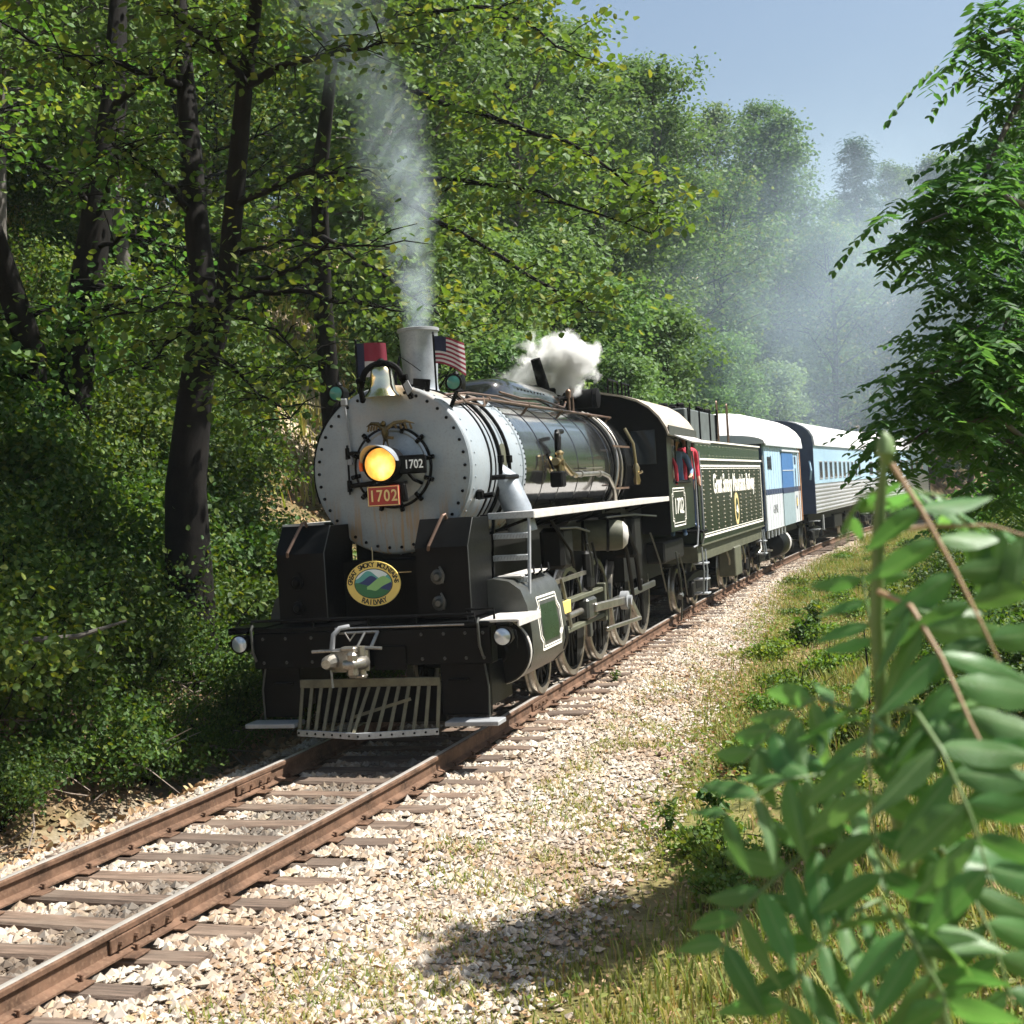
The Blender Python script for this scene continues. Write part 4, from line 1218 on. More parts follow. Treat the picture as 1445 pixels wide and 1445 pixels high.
# the slatted pilot
pi_ = empty('pilot', parent=L)
def edge_y(x): return -.30+.42*abs(x+.05)*.75
XS = [-.77+.104*i for i in range(15)]
for i, x in enumerate(XS):
    xt = x; xb = -.05+(x+.05)*1.0; sh = -.10*(1 if x > -.05 else .35)
    MB().bar((xt, .06, .64), (xb+sh*.6*(1-abs(x+.05)/.75), edge_y(x), .20), .036, .014, bev=.003, up=(0, 1, 0)).build('slat', MAT['slat'], pi_)
bt = MB()
for a, b in ((-.79, -.05), (-.05, .70)): bt.bar((a, edge_y(a)-.012, .185), (b, edge_y(b)-.012, .185), .02, .065, bev=.004)
bo = bt.build('bottom_bar', MAT['tread'], pi_)
m_ = MB()
for x in XS: m_.lathe([(.013, 0), (.010, .010), (0, .013)], (x, edge_y(x)-.022, .185), (0, -1, 0), 6)
m_.build('bolt_row', MAT['black'], bo, kind='stuff')
tb = MB().bar((-.79, .05, .655), (.70, .05, .655), .03, .085, bev=.006).build('top_bar', MAT['slat'], pi_)
dg = MB()
dg.bar((-.2, -.1, .33), (.42, -.05, .50), .015, .03); dg.build('cross_brace', MAT['slat'], pi_)
bp = MB().box((-.04, .30, .42), (1.4, .04, .40)); bp.build('backing_plate', MAT['matte'], pi_)

# coupler with uncoupling gear and air hose
cpl = empty('coupler', parent=L)
CXX = -.12
MB().box((CXX+.02, -.02, .90), (.20, .35, .22), bev=.03).build('shank', MAT['under'], cpl)
hd_ = MB().prism([(CXX-.20, -.12), (CXX-.21, -.20), (CXX-.10, -.24), (CXX+.08, -.24), (CXX+.17, -.16), (CXX+.15, -.08), (CXX-.15, -.06)], 'z', .80, 1.00)
hd_.tube([(CXX-.17, -.18, .90), (CXX-.20, -.30, .90), (CXX-.17, -.41, .90)], [.085, .07, .045], 10); hd_.box((CXX-.02, -.17, 1.015), (.16, .12, .05), bev=.015)
hd_.build('coupler_head', MAT['steel'], cpl, smooth=30)
k2 = MB().tube([(CXX+.13, -.20, .89), (CXX+.15, -.32, .89), (CXX+.10, -.41, .89), (CXX+.02, -.43, .89)], [.07, .068, .06, .045], 12)
k2.cyl((CXX+.135, -.24, .74), (CXX+.135, -.24, 1.05), .035, n=10); k2.box((CXX+.10, -.40, .89), (.11, .09, .25), bev=.03); k2.box((CXX+.12, -.25, .76), (.10, .12, .03), bev=.01)
k2.build('knuckle', MAT['steel'], cpl, smooth=35)
ul = MB().tube([(CXX-.45, -.10, .99), (CXX-.2, -.12, 1.0), (CXX+.05, -.14, 1.03), (CXX+.30, -.12, 1.01)], .016, 8); ul.tube([(CXX+.05, -.14, 1.03), (CXX+.10, -.05, 1.16)], .013, 6); ul.tube([(CXX-.1, -.08, 1.17), (CXX-.04, -.10, 1.09), (CXX+.02, -.08, 1.17)], .009, 6)
ul.bar((CXX+.18, -.10, 1.02), (CXX+.24, -.04, 1.17), .03, .02, up=(0, 1, 0)); ul.build('uncoupling_lever', MAT['steel'], cpl)
MB().box((.22, -.01, .90), (.34, .03, .24), bev=.01).build('coupler_pocket', MAT['black'], cpl)
ah = MB().tube([(-.20, .0, 1.22), (-.28, -.06, 1.21), (-.335, -.09, 1.15), (-.35, -.10, 1.04), (-.36, -.10, .98)], .026, 10); aho = ah.build('air_hose', MAT['greymetal'], L)
MB().tube([(-.30, -.10, .93), (-.28, -.12, .87), (-.23, -.11, .82)], [.03, .026, .022], 8).build('hose_coupling', MAT['steel'], aho)
MB().tube([(-.42, -.02, .92), (-.40, -.03, .62)], .012, 6).build('chain', MAT['tread'], aho)
# deck lamps on the beam ends
for sg in (-1, 1):
    x = sg*1.39; y = -.02; z = 1.08
    d_ = MB().lathe([(.03, .20), (.075, .16), (.088, .08), (.09, 0), (.097, -.01), (.097, -.03), (.08, -.03)], (x, y, z), (0, 1, 0), 24); d_.box((x, y+.07, z+.11), (.14, .10, .03), bev=.006)
    d_.bar((x+sg*.02, y+.06, z+.1), (x-sg*.14, y+.12, z+.14), .05, .02); d_.tube([(x+.11, y+.02, z+.06), (x+.13, y, z-.02), (x+.12, y+.02, z-.12)], .014, 6)
    do = d_.build('deck_lamp', MAT['black'], L)
    MB().lathe([(.08, -.03), (.05, -.045), (0, -.05)], (x, y, z), (0, 1, 0), 24).build('lens', MAT['clearlens'], do)

# cylinders
for sg in (-1, 1):
    cx_ = sg*1.14
    cy_ = MB().lathe([(.0, .52), (.10, .52), (.12, .55), (.315, .58), (.33, .60), (.33, .70), (.30, .72), (.30, 2.05), (.33, 2.08), (.33, 2.20), (.15, 2.22), (.1, 2.4), (0, 2.4)], (cx_, 0, .86), (0, 1, 0), 36)
    co = cy_.build('cylinder', MAT['black'], L)
    MB().lathe([(.328, .61), (.338, .615), (.338, .655), (.328, .66)], (cx_, 0, .86), (0, 1, 0), 36, caps=False).build('cover_rim', MAT['whiteedge'], co)
    vc = MB().lathe([(0, .98), (.12, .98), (.14, 1.0), (.20, 1.02), (.20, 1.10), (.18, 1.12), (.18, 2.25), (.20, 2.28), (.20, 2.4), (.08, 2.42), (0, 2.5)], (sg*1.10, 0, 1.36), (0, 1, 0), 28).build('valve_chest', MAT['black'], co)
    MB().lathe([(.199, 1.03), (.206, 1.035), (.206, 1.06), (.199, 1.065)], (sg*1.10, 0, 1.36), (0, 1, 0), 28, caps=False).build('ring', MAT['tread'], vc)
    # jacket wrapping cylinder and chest
    pr = [(sg*.85, .62), (sg*1.14, .54), (sg*1.30, .57), (sg*1.42, .68), (sg*1.46, .82), (sg*1.455, 1.02), (sg*1.42, 1.30), (sg*1.36, 1.46), (sg*1.24, 1.55), (sg*1.08, 1.58), (sg*.85, 1.55)]
    jk = MB().prism(pr, 'y', .76, 2.16).build('jacket', MAT['jacket'], co, smooth=40)
    # olive panel with cream line on the side sheet
    pn = MB()
    quad = [(1.14, .80), (1.14, .88), (1.06, .94), (1.06, 1.18), (1.14, 1.24), (1.14, 1.34), (1.90, 1.34), (1.90, 1.24), (1.98, 1.18), (1.98, .94), (1.90, .88), (1.90, .80)]
    def xside(z): return np.interp(z, [.57, .68, .82, 1.02, 1.30, 1.46], [1.30, 1.42, 1.46, 1.455, 1.42, 1.36])
    for scl, w in ((1.0, .020), (.88, .009)):
        Q = [(1.52+(a-1.52)*scl, 1.05+(b-1.05)*scl) for a, b in quad]
        for a, b in zip(Q, Q[1:]+Q[:1]):
            pn.bar((sg*(xside(a[1])+.004), a[0], a[1]), (sg*(xside(b[1])+.004), b[0], b[1]), w, .008, up=(sg, 0, 0))
    pn.build('striping', MAT['cream'], jk)
    ip = MB(); vs = []; fs = []
    zs = np.linspace(.88, 1.26, 7)
    for z in zs:
        for y in (1.20, 1.84): vs.append((sg*(xside(z)+.0035), y, z))
    for i in range(6): fs.append((2*i, 2*i+1, 2*i+3, 2*i+2))
    ip.add(vs, fs); ip.build('side_panel', MAT['panelgreen'], jk)
    tpn = MB().box((sg*1.20, 1.5, 1.585), (.26, 1.1, .02), bev=.004); tpn.build('jacket_top', MAT['whiteedge'], jk)
    pk = MB()
    for y in (1.1, 1.3, 1.6, 1.9): pk.tube([(sg*1.3, y, 1.55), (sg*1.36, y+.02, 1.60), (sg*1.34, y+.06, 1.66)], .012, 6)
    pk.build('drain_cock', MAT['black'], co)

# motion: guides, crosshead, rods
DR = [5.05, 6.625, 8.2, 9.775]
PIN = (DR[1]-.31, .725+.13)
for sg in (-1, 1):
    mo = empty('valve_gear', parent=L)
    g_ = MB().box((sg*1.14, 3.95, 1.10), (.10, 2.8, .06), bev=.01); g_.box((sg*1.14, 3.95, .76), (.10, 2.8, .06), bev=.01); g_.box((sg*1.14, 5.32, .93), (.14, .10, .5), bev=.01)
    g_.build('guide_bar', MAT['olive'], mo)
    MB().box((sg*1.20, 3.15, 1.06), (.03, .45, .15), bev=.006).build('guide_plate', MAT['yellow'], mo)
    MB().cyl((sg*1.14, 2.2, .92), (sg*1.14, 4.2, .92), .04, n=14).build('piston_rod', MAT['steel'], mo)
    x_ = MB().box((sg*1.16, 4.42, .93), (.16, .48, .27), bev=.03); x_.box((sg*1.16, 4.5, .70), (.05, .12, .28), bev=.01); x_.build('crosshead', MAT['jacket'], mo)
    MB().bar((sg*1.25, 4.45, .93), (sg*1.25, PIN[0], PIN[1]), .06, .11, bev=.015).build('main_rod', MAT['steel'], mo)
    e_ = MB()
    e_.lathe([(.13, -.05), (.13, .05), (.07, .06), (.07, .10), (0, .10)], (sg*1.25, PIN[0], PIN[1]), (sg, 0, 0), 18); e_.build('big_end', MAT['greymetal'], mo)
    MB().bar((sg*1.33, PIN[0], PIN[1]), (sg*1.35, DR[1]+.12, .56), .045, .10, bev=.012).build('eccentric_crank', MAT['steel'], mo)
    MB().bar((sg*1.37, DR[1]+.12, .56), (sg*1.32, 4.75, .62), .04, .055, bev=.01).build('eccentric_rod', MAT['steel'], mo)
    MB().bar((sg*1.08, DR[0]-.31+.05, .725+.11), (sg*1.08, DR[3]-.31, .725+.13), .05, .10, bev=.012).build('side_rod', MAT['jacket'], mo)
    ck = MB().bar((sg*1.15, 4.6, 1.95), (sg*1.17, 4.72, .62), .03, .10, bev=.01, up=(0, 1, 0)); ck.box((sg*1.15, 4.65, 1.4), (.10, .3, .5), bev=.04); ck.tube([(sg*1.18, 4.8, 1.75), (sg*1.2, 4.95, 1.45), (sg*1.2, 4.8, 1.2)], .018, 6)
    ck.build('link_and_hanger', MAT['under'], mo)
    vr_ = MB().bar((sg*1.12, 2.5, 1.36), (sg*1.14, 4.6, 1.38), .04, .05); vr_.bar((sg*1.16, 3.2, 1.40), (sg*1.2, 3.4, .8), .03, .05, up=(0, 1, 0)); vr_.build('valve_rod', MAT['steel'], mo)

# wheels
def wheel_meshes(r, nsp, name, hub, cw=True):
    ty = MB().lathe([(r-.075, 0), (r-.075, .12), (r+.025, .12), (r+.028, .105), (r+.003, .085), (r-.002, .01), (r-.008, 0), (r-.075, 0)], (0, 0, 0), (-1, 0, 0), 48, caps=False)
    sp = MB().lathe([(r-.11, .02), (r-.072, .02), (r-.072, .10), (r-.11, .10), (r-.11, .02)], (0, 0, 0), (-1, 0, 0), 40, caps=False)
    sp.lathe([(.0, -.02), (.07, -.02), (.08, 0), (hub, .01), (hub, .12), (0, .12)], (0, 0, 0), (-1, 0, 0), 24)
    for i in range(nsp):
        a = 2*math.pi*i/nsp
        e1 = Vector((0, math.cos(a), math.sin(a)))
        sp.bar(Vector((-.06, 0, 0))+e1*hub*.9, Vector((-.06, 0, 0))+e1*(r-.10), .05, .06, up=(1, 0, 0), bev=.01)
    if cw:
        P = [((r-.10)*math.cos(a), (r-.10)*math.sin(a)) for a in [R(-62)+R(124)*i/14 for i in range(15)]]
        sp.prism(P, 'x', -.10, -.01)
        sp.lathe([(.12, -.03), (.12, .1)], (0, -.33, 0), (-1, 0, 0), 16)
    return ty, sp
ty, sp = wheel_meshes(.724, 15, 'driving', .16)
def mesh_only(o):
    me = o.data; bpy.data.objects.remove(o); return me
proto_t = mesh_only(ty.build('tyre', MAT['steel'])); proto_s = mesh_only(sp.build('wheel_centre', MAT['under']))
def put_wheel(name, parent, x, y, r, tm, cm, sg, rot=0.0):
    w = link(name, cm, parent); w.location = (sg*x, y, r)
    w.rotation_euler = (rot, 0, 0 if sg > 0 else math.pi)
    t_ = link('tyre', tm, w)
    return w
for y in DR:
    for sg in (-1, 1): put_wheel('driving_wheel', L, .80, y, .724, proto_t, proto_s, sg, R(-15) if sg > 0 else R(15))
ax = MB()
for y in DR: ax.cyl((-.7, y, .724), (.7, y, .724), .10, n=12)
ax.cyl((-.7, 3.45, .42), (.7, 3.45, .42), .08, n=12); ax.build('axle', MAT['under'], L)
ty, sp = wheel_meshes(.42, 9, 'pilot', .10, False)
st_m = mesh_only(ty.build('tyre', MAT['steel'])); ss_m = mesh_only(sp.build('wheel_centre', MAT['under']))
for sg in (-1, 1): put_wheel('pilot_wheel', L, .80, 3.45, .42, st_m, ss_m, sg)

# air reservoir, brake and spring gear seen below the running board
ar = MB().lathe([(0, -.44), (.12, -.42), (.19, -.36), (.21, -.28), (.21, .28), (.19, .36), (.12, .42), (0, .44)], (1.02, 5.75, 1.80), (1, .25, -.05), 28).build('air_reservoir', MAT['olive'], L)
MB().lathe([(.20, .30), (.185, .365), (.12, .425), (0, .445)], (1.025, 5.752, 1.80), (1, .25, -.05), 28).build('tank_end', MAT['whiteedge'], ar)
b_ = MB()
for dx in (-.18, .16): b_.lathe([(.216, dx-.02), (.222, dx-.015), (.222, dx+.015), (.216, dx+.02)], (1.02, 5.75, 1.80), (1, .25, -.05), 28, caps=False)
b_.build('strap', MAT['black'], ar)
MB().bar((1.18, 5.4, 2.12), (1.18, 6.9, 2.10), .05, .05).build('hanger_bar', MAT['under'], L)
MB().box((1.1, 7.4, 1.7), (.35, .5, .6), bev=.04).build('feed_pump', MAT['under'], L)
MB().box((1.05, 3.5, 1.75), (.3, .5, .5), bev=.05).build('air_pump', MAT['under'], L)
for P, r_ in (([(1.2, 6.3, 1.95), (1.24, 6.7, 1.5), (1.2, 7.1, 1.0), (1.15, 7.4, .6)], .03), ([(1.22, 6.6, 2.0), (1.26, 7.2, 1.5), (1.22, 7.6, .9)], .035), ([(1.1, 3.1, 2.1), (1.25, 3.4, 1.7), (1.2, 3.7, 1.5)], .02)):
    MB().tube(P, r_, 8).build('pipe', MAT['under'], L)
for y in DR[:3]: MB().box((.96, y+.78, .62), (.06, .10, .7), bev=.02).build('brake_hanger', MAT['under'], L)
for y0, z0, y1, z1, x in ((2.9, 2.0, 4.4, 1.9, 1.25), (4.4, 1.75, 4.6, 1.3, 1.22), (5.2, 2.05, 8.8, 1.95, 1.3), (8.5, 1.7, 9.6, .7, 1.25), (10.6, 1.25, 11.2, .5, 1.32)):
    MB().tube([(x, y0, z0), (x+.02, (y0+y1)/2, (z0+z1)/2+.03), (x, y1, z1)], .014, 6).build('underboard_pipe', MAT['jacket'], L)
inj = MB().tube([(1.32, 10.3, 1.3), (1.36, 10.35, .85), (1.34, 10.5, .42), (1.30, 10.55, .12)], .018, 6); inj.lathe([(.05, -.06), (.05, .06), (0, .09)], (1.34, 10.4, .55), (0, 1, .3), 8); inj.build('overflow_pipe', MAT['jacket'], L)

# ------------------------------------------------------------------ tender and cars on the curve
def on_track(name, y):
    s = math.atan((xc(y+.05)-xc(y-.05))/.1)
    return empty(name, track_pt(y, 0, 0), -s)


def truck(parent, y, gauge_meshes, wheelbase=1.7):
    b = empty('truck', (0, y, 0), parent=parent)
    f_ = MB()
    for sg in (-1, 1):
        f_.prism([(-1.25, .50), (-1.2, .62), (-.4, .72), (.4, .72), (1.2, .62), (1.25, .50), (.6, .46), (.45, .30), (-.45, .30), (-.6, .46)], 'x', sg*.98-.06, sg*.98+.06)
        for q in range(4): f_.lathe([(.07, 0), (.07, .2)], (sg*1.0, -.24+q*.16, .40), (0, 0, 1), 8)
        for yy in (-wheelbase/2, wheelbase/2): f_.box((sg*1.03, yy, .44), (.16, .28, .30), bev=.03)
    f_.box((0, 0, .58), (1.9, .4, .22)); f_.build('side_frame', MAT['under'], b)
    for yy in (-wheelbase/2, wheelbase/2):
        for sg in (-1, 1): put_wheel('wheel', b, .80, yy, .42, gauge_meshes[0], gauge_meshes[1], sg)
    for yy in (-wheelbase/2, wheelbase/2): MB().cyl((-.75, yy, .42), (.75, yy, .42), .07, n=10).build('axle', MAT['under'], b)
    return b


solid = MB().lathe([(0, -.01), (.09, -.01), (.12, .03), (.30, .06), (.36, .02), (.36, .11), (0, .11)], (0, 0, 0), (-1, 0, 0), 32)
WM = (st_m, mesh_only(solid.build('wheel_plate', MAT['under'])))

T = on_track('tender', 17.02)
tag(T, 'dark green riveted tender with gold emblem coupled behind the cab', 'tender')
HL = 4.5
tk = MB().prism(rounded(-HL, HL, 1.30, 2.86, .06), 'x', -1.42, 1.42).build('tank', MAT['green'], T, smooth=30)
MB().box((0, .02, 3.02), (2.78, 2*HL-.06, .36), bev=.02).build('coping', MAT['panelgreen'], T)
bd = MB()
for sg in (-1, 1): bd.bar((sg*1.425, -HL+.02, 2.86), (sg*1.425, HL-.02, 2.86), .03, .035); bd.bar((sg*1.40, -HL+.02, 3.205), (sg*1.40, HL-.02, 3.205), .04, .03)
bd.build('beading', MAT['cream'], tk)
m_ = MB()
for i in range(11):
    y = -HL+.55+i*.79
    for j in range(15): m_.lathe([(.022, 0), (.017, .012), (0, .017)], (1.42, y+(.06*math.sin(j) if False else 0), 1.52+j*.085), (1, 0, 0), 5)
for i in range(20):
    for z in (2.93, 3.12): m_.lathe([(.013, 0), (.009, .008), (0, .011)], (1.39, -HL+.3+i*.44, z), (1, 0, 0), 5)
m_.build('rivet_row', MAT['rivet'], tk, kind='stuff')
st = MB()
for yy0, yy1, z0, z1, w in ((-HL+.22, HL-.18, 1.42, 2.74, .034), (-HL+.28, HL-.24, 1.47, 2.69, .014)):
    P = [(yy0, z0), (yy1, z0), (yy1, z1), (yy0, z1)]
    for a, b in zip(P, P[1:]+P[:1]): st.bar((1.4235, a[0], a[1]), (1.4235, b[0], b[1]), w, .006, up=(1, 0, 0))
st.build('striping', MAT['cream'], tk)
t = MB(); put_text(t, 'Great Smoky Mountains Railway', .52, (1.4235, .12, 2.37), SIDE, squeeze=.86, bold=.012, shear=.08); t.build('lettering', MAT['cream'], tk)
em = MB(); P = [(.12+.30*math.cos(a), 1.83+.34*math.sin(a)) for a in [2*math.pi*i/32 for i in range(32)]]
em.prism(P, 'x', 1.421, 1.428); emo = em.build('emblem', MAT['gold'], tk)
em2 = MB(); em2.prism([(.12+(y-.12)*.66, 1.83+(z-1.83)*.7) for y, z in P], 'x', 1.4285, 1.432); em2.build('emblem_centre', MAT['panelgreen'], emo)
em3 = MB(); em3.prism([(.0, 1.78), (.12, 1.92), (.26, 1.80), (.2, 1.72), (.08, 1.76)], 'x', 1.4325, 1.435); em3.build('emblem_hill', MAT['cream'], emo)
bk = MB().box((0, -2.65, 3.50), (2.5, 3.6, .62), bev=.02); bk.build('coal_bunker', MAT['bunker'], T)
m_ = MB()
for y in (-4.2, -3.0, -1.8, -1.05): m_.box((1.262, y, 3.50), (.03, .05, .60)); 
for y in (-4.2, -1.1): m_.tube([(1.28, y, 3.3), (1.30, y, 3.9)], .014, 6)
m_.build('stiffener', MAT['black'], T)
cg = MB()
g_ = np.random.default_rng(5)
for i in range(90): cg.box((g_.uniform(-1.1, 1.1), -2.65+g_.uniform(-1.65, 1.65), 3.80+g_.uniform(-.03, .12)), (.16, .14, .12), rot=(g_.uniform(0, 3), 'XYZ'[i % 3]), bev=.03)
cg.build('coal', MAT['matte'], T, kind='stuff')
for y in (-.75, .62):
    hl_ = MB(); P = [(1.25, y-.07, 3.2), (1.25, y-.07, 4.02)]+[(1.25, y+.07*math.cos(math.pi-a), 4.02+.08*math.sin(a)) for a in [math.pi*i/6 for i in range(1, 6)]]+[(1.25, y+.07, 4.02), (1.25, y+.07, 3.2)]
    hl_.tube(P, .015, 8); hl_.build('filler_handle', MAT['copper'], T)
MB().lathe([(.25, 0), (.25, .18), (.2, .22), (0, .24)], (.2, 2.4, 3.2), (0, 0, 1), 20).build('water_hatch', MAT['green'], T)
for yy in (-HL-.03, HL+.02):
    gi = MB().tube([(1.46, yy, 3.0), (1.48, yy, 2.5), (1.48, yy, 1.45), (1.44, yy+.02, 1.33)], .02, 8); gi.build('grab_iron', MAT['greymetal'], T)
ff = MB().box((0, 0, 1.13), (2.7, 2*HL+.1, .30), bev=.01); ff.bar((1.40, -HL, 1.285), (1.40, HL, 1.285), .06, .03); ff.build('underframe', MAT['olive'], T)
fl = MB().box((0, 0, .96), (1.6, 2*HL-.2, .1)); fl.build('centre_sill', MAT['under'], T)
for y in (-2.9, 2.7): truck(T, y, WM)
sp_ = MB()
for z in (.95, .66, .40): sp_.box((1.36, -HL+.18, z), (.26, .34, .03), bev=.006)
sp_.tube([(1.42, -HL+.0, 1.25), (1.44, -HL, .8), (1.40, -HL+.02, .38)], .018, 6); sp_.tube([(1.42, -HL+.36, 1.2), (1.44, -HL+.36, .8), (1.40, -HL+.34, .38)], .018, 6)
sp_.build('boarding_step', MAT['tread'], T)
sp_ = MB()
for z in (.92, .62): sp_.box((1.36, HL-.2, z), (.24, .34, .03), bev=.006)
sp_.tube([(1.40, HL-.36, 1.2), (1.44, HL-.36, .6)], .018, 6); sp_.tube([(1.40, HL-.02, 1.2), (1.44, HL-.02, .6)], .018, 6); sp_.build('boarding_step', MAT['tread'], T)
bxx = MB().box((1.22, .1, .72), (.36, .9, .62), bev=.02); bxx.build('battery_box', MAT['olive'], T)
tl = MB()
for y, z in ((-.9, .8), (.9, .8), (1.4, .7)): tl.tube([(1.3, y, 1.0), (1.34, y+.1, z), (1.3, y+.3, z-.12)], .022, 6)
tl.build('brake_pipe', MAT['steel'], T)


def arch(hw, z0, rise, n=14, p=.75):
    return [(hw*math.cos(math.pi*i/n), z0+rise*math.sin(math.pi*i/n)**p) for i in range(n+1)]


def roof_mesh(hw, z0, rise, y0, y1, over=.06, turtle=False):
    mb = MB(); A = arch(hw+over, z0, rise); n = len(A); vs = []; fs = []
    ys = [y0, y0+.25, y0+.6, y0+1.1, y0+1.8, (y0+y1)/2, y1-1.0, y1-.4, y1]
    ks = (.30, .62, .82, .95, 1, 1, 1, .97, .88) if turtle else (1,)*9
    for y, k_ in zip(ys, ks): vs += [(x, y, z0+(z-z0)*k_) for x, z in A]
    for i in range(8):
        for j in range(n-1): fs.append((i*n+j, i*n+j+1, (i+1)*n+j+1, (i+1)*n+j))
    fs += [tuple(range(n))[::-1], tuple(range(8*n, 9*n))]
    fs += [(i*n, (i+1)*n, (i+1)*n+n-1, i*n+n-1) for i in range(8)]
    mb.add(vs, fs)
    return mb


# baggage car
C1 = on_track('baggage_car', 25.85)
tag(C1, 'light blue and white baggage car with tall blue sliding door', 'railway car')
h1 = 3.55
bo = MB().box((0, 0, 2.72), (2.8, 2*h1, 1.16)).build('upper_side', MAT['lightblue'], C1)
MB().box((0, 0, 2.08), (2.806, 2*h1+.006, .14)).build('navy_band', MAT['navy'], C1)
MB().box((0, 0, 1.57), (2.8, 2*h1, .90)).build('lower_side', MAT['offwhite'], C1)
m_ = MB()
for i in range(16): m_.bar((1.402, -h1+.12+i*.46, 1.14), (1.402, -h1+.12+i*.46, 3.28), .008, .01, up=(1, 0, 0))
m_.build('panel_seam', MAT['offwhite'], C1, kind='stuff')
dr = MB().box((1.41, .68, 2.60), (.03, 2.35, 1.02), bev=.006).build('door', MAT['doorblue'], C1)
MB().box((1.411, .68, 2.07), (.034, 2.35, .16), bev=.004).build('door_band', MAT['navy'], dr)
MB().box((1.41, .68, 1.56), (.03, 2.35, .88), bev=.006).build('door_foot', MAT['doorgrey'], dr)
MB().box((1.43, .68, 2.62), (.012, 2.35, .02)).build('door_rail', MAT['offwhite'], dr)
MB().bar((1.44, -.6, 3.16), (1.44, 3.2, 3.16), .03, .05).build('door_track', MAT['offwhite'], C1)
wi = MB().box((1.405, -h1+.75, 2.82), (.02, .62, .32), bev=.01).build('window', MAT['glass'], C1)
MB().box((1.402, -h1+1.12, 2.82), (.02, .1, .36)).build('window_frame', MAT['navy'], wi)
lg = MB().box((1.404, 2.45, 2.90), (.008, .34, .22)); lg.box((1.404, 2.45, 2.36), (.008, .14, .62)); lg.build('sign_panel', MAT['navy'], C1)
lg = MB(); put_text(lg, 'GSMR', .32, (1.404, -2.0, 1.62), SIDE); lg.build('lettering', MAT['greymetal'], C1)
lo_ = MB().prism([(2.5+.16*math.cos(a), 1.7+.20*math.sin(a)) for a in [2*math.pi*i/20 for i in range(20)]], 'x', 1.401, 1.406).build('emblem', MAT['navy'], C1)
MB().prism([(2.5+.09*math.cos(a), 1.7+.13*math.sin(a)) for a in [2*math.pi*i/20 for i in range(20)]], 'x', 1.4065, 1.41).build('emblem_centre', MAT['yellow'], lo_)
MB().box((1.40, h1-.06, 2.2), (.05, .12, 2.14), bev=.01).build('corner_post', MAT['rustedge'], C1)
MB().box((1.40, h1-.45, 2.2), (.02, .05, 2.14)).build('corner_trim', MAT['rustedge'], C1)
roof_mesh(1.42, 3.30, .90, -h1-.3, h1+.25, turtle=True).build('roof', MAT['roofwhite'], C1, smooth=40)
gt = MB().bar((1.46, -h1-.2, 3.285), (1.46, h1+.2, 3.285), .05, .06); gt.build('gutter', MAT['offwhite'], C1)
en = MB().box((0, -h1-.04, 2.2), (2.7, .06, 2.2)); en.box((0, -h1-.25, 2.1), (1.0, .4, 2.0), bev=.05); en.build('end_wall', MAT['navy'], C1)
uf = MB().box((0, 0, 1.0), (2.4, 2*h1, .22)); uf.box((0, 0, .8), (.6, 2*h1, .25)); uf.build('underframe', MAT['under'], C1)
ta = MB().lathe([(0, -.85), (.20, -.82), (.32, -.74), (.36, -.62), (.36, .62), (.32, .74), (.20, .82), (0, .85)], (1.02, .3, .62), (0, 1, 0), 24).build('air_tank', MAT['casing'], C1)
MB().lathe([(.34, .64), (.31, .75), (.19, .83), (0, .86)], (1.02, .3, .62), (0, 1, 0), 24).build('tank_end', MAT['whiteedge'], ta)
MB().lathe([(.365, .30), (.365, .62)], (1.02, .3, .62), (0, 1, 0), 24).build('tank_band', MAT['whiteedge'], ta)
for i in range(6):
    MB().bar((1.36, -h1+.25+i*.62, 1.14), (1.36, -h1+.25+i*.62, .92), .05, .05).build('bracket', MAT['offwhite'], C1)
for y in (-2.4, 2.5): truck(C1, y, WM)
hs = MB().tube([(1.2, -h1-.2, 1.1), (1.25, -h1-.35, .7), (1.2, -h1-.5, .6)], .03, 8); hs.box((1.3, -h1+.2, .62), (.26, .34, .03)); hs.build('end_step', MAT['steel'], C1)


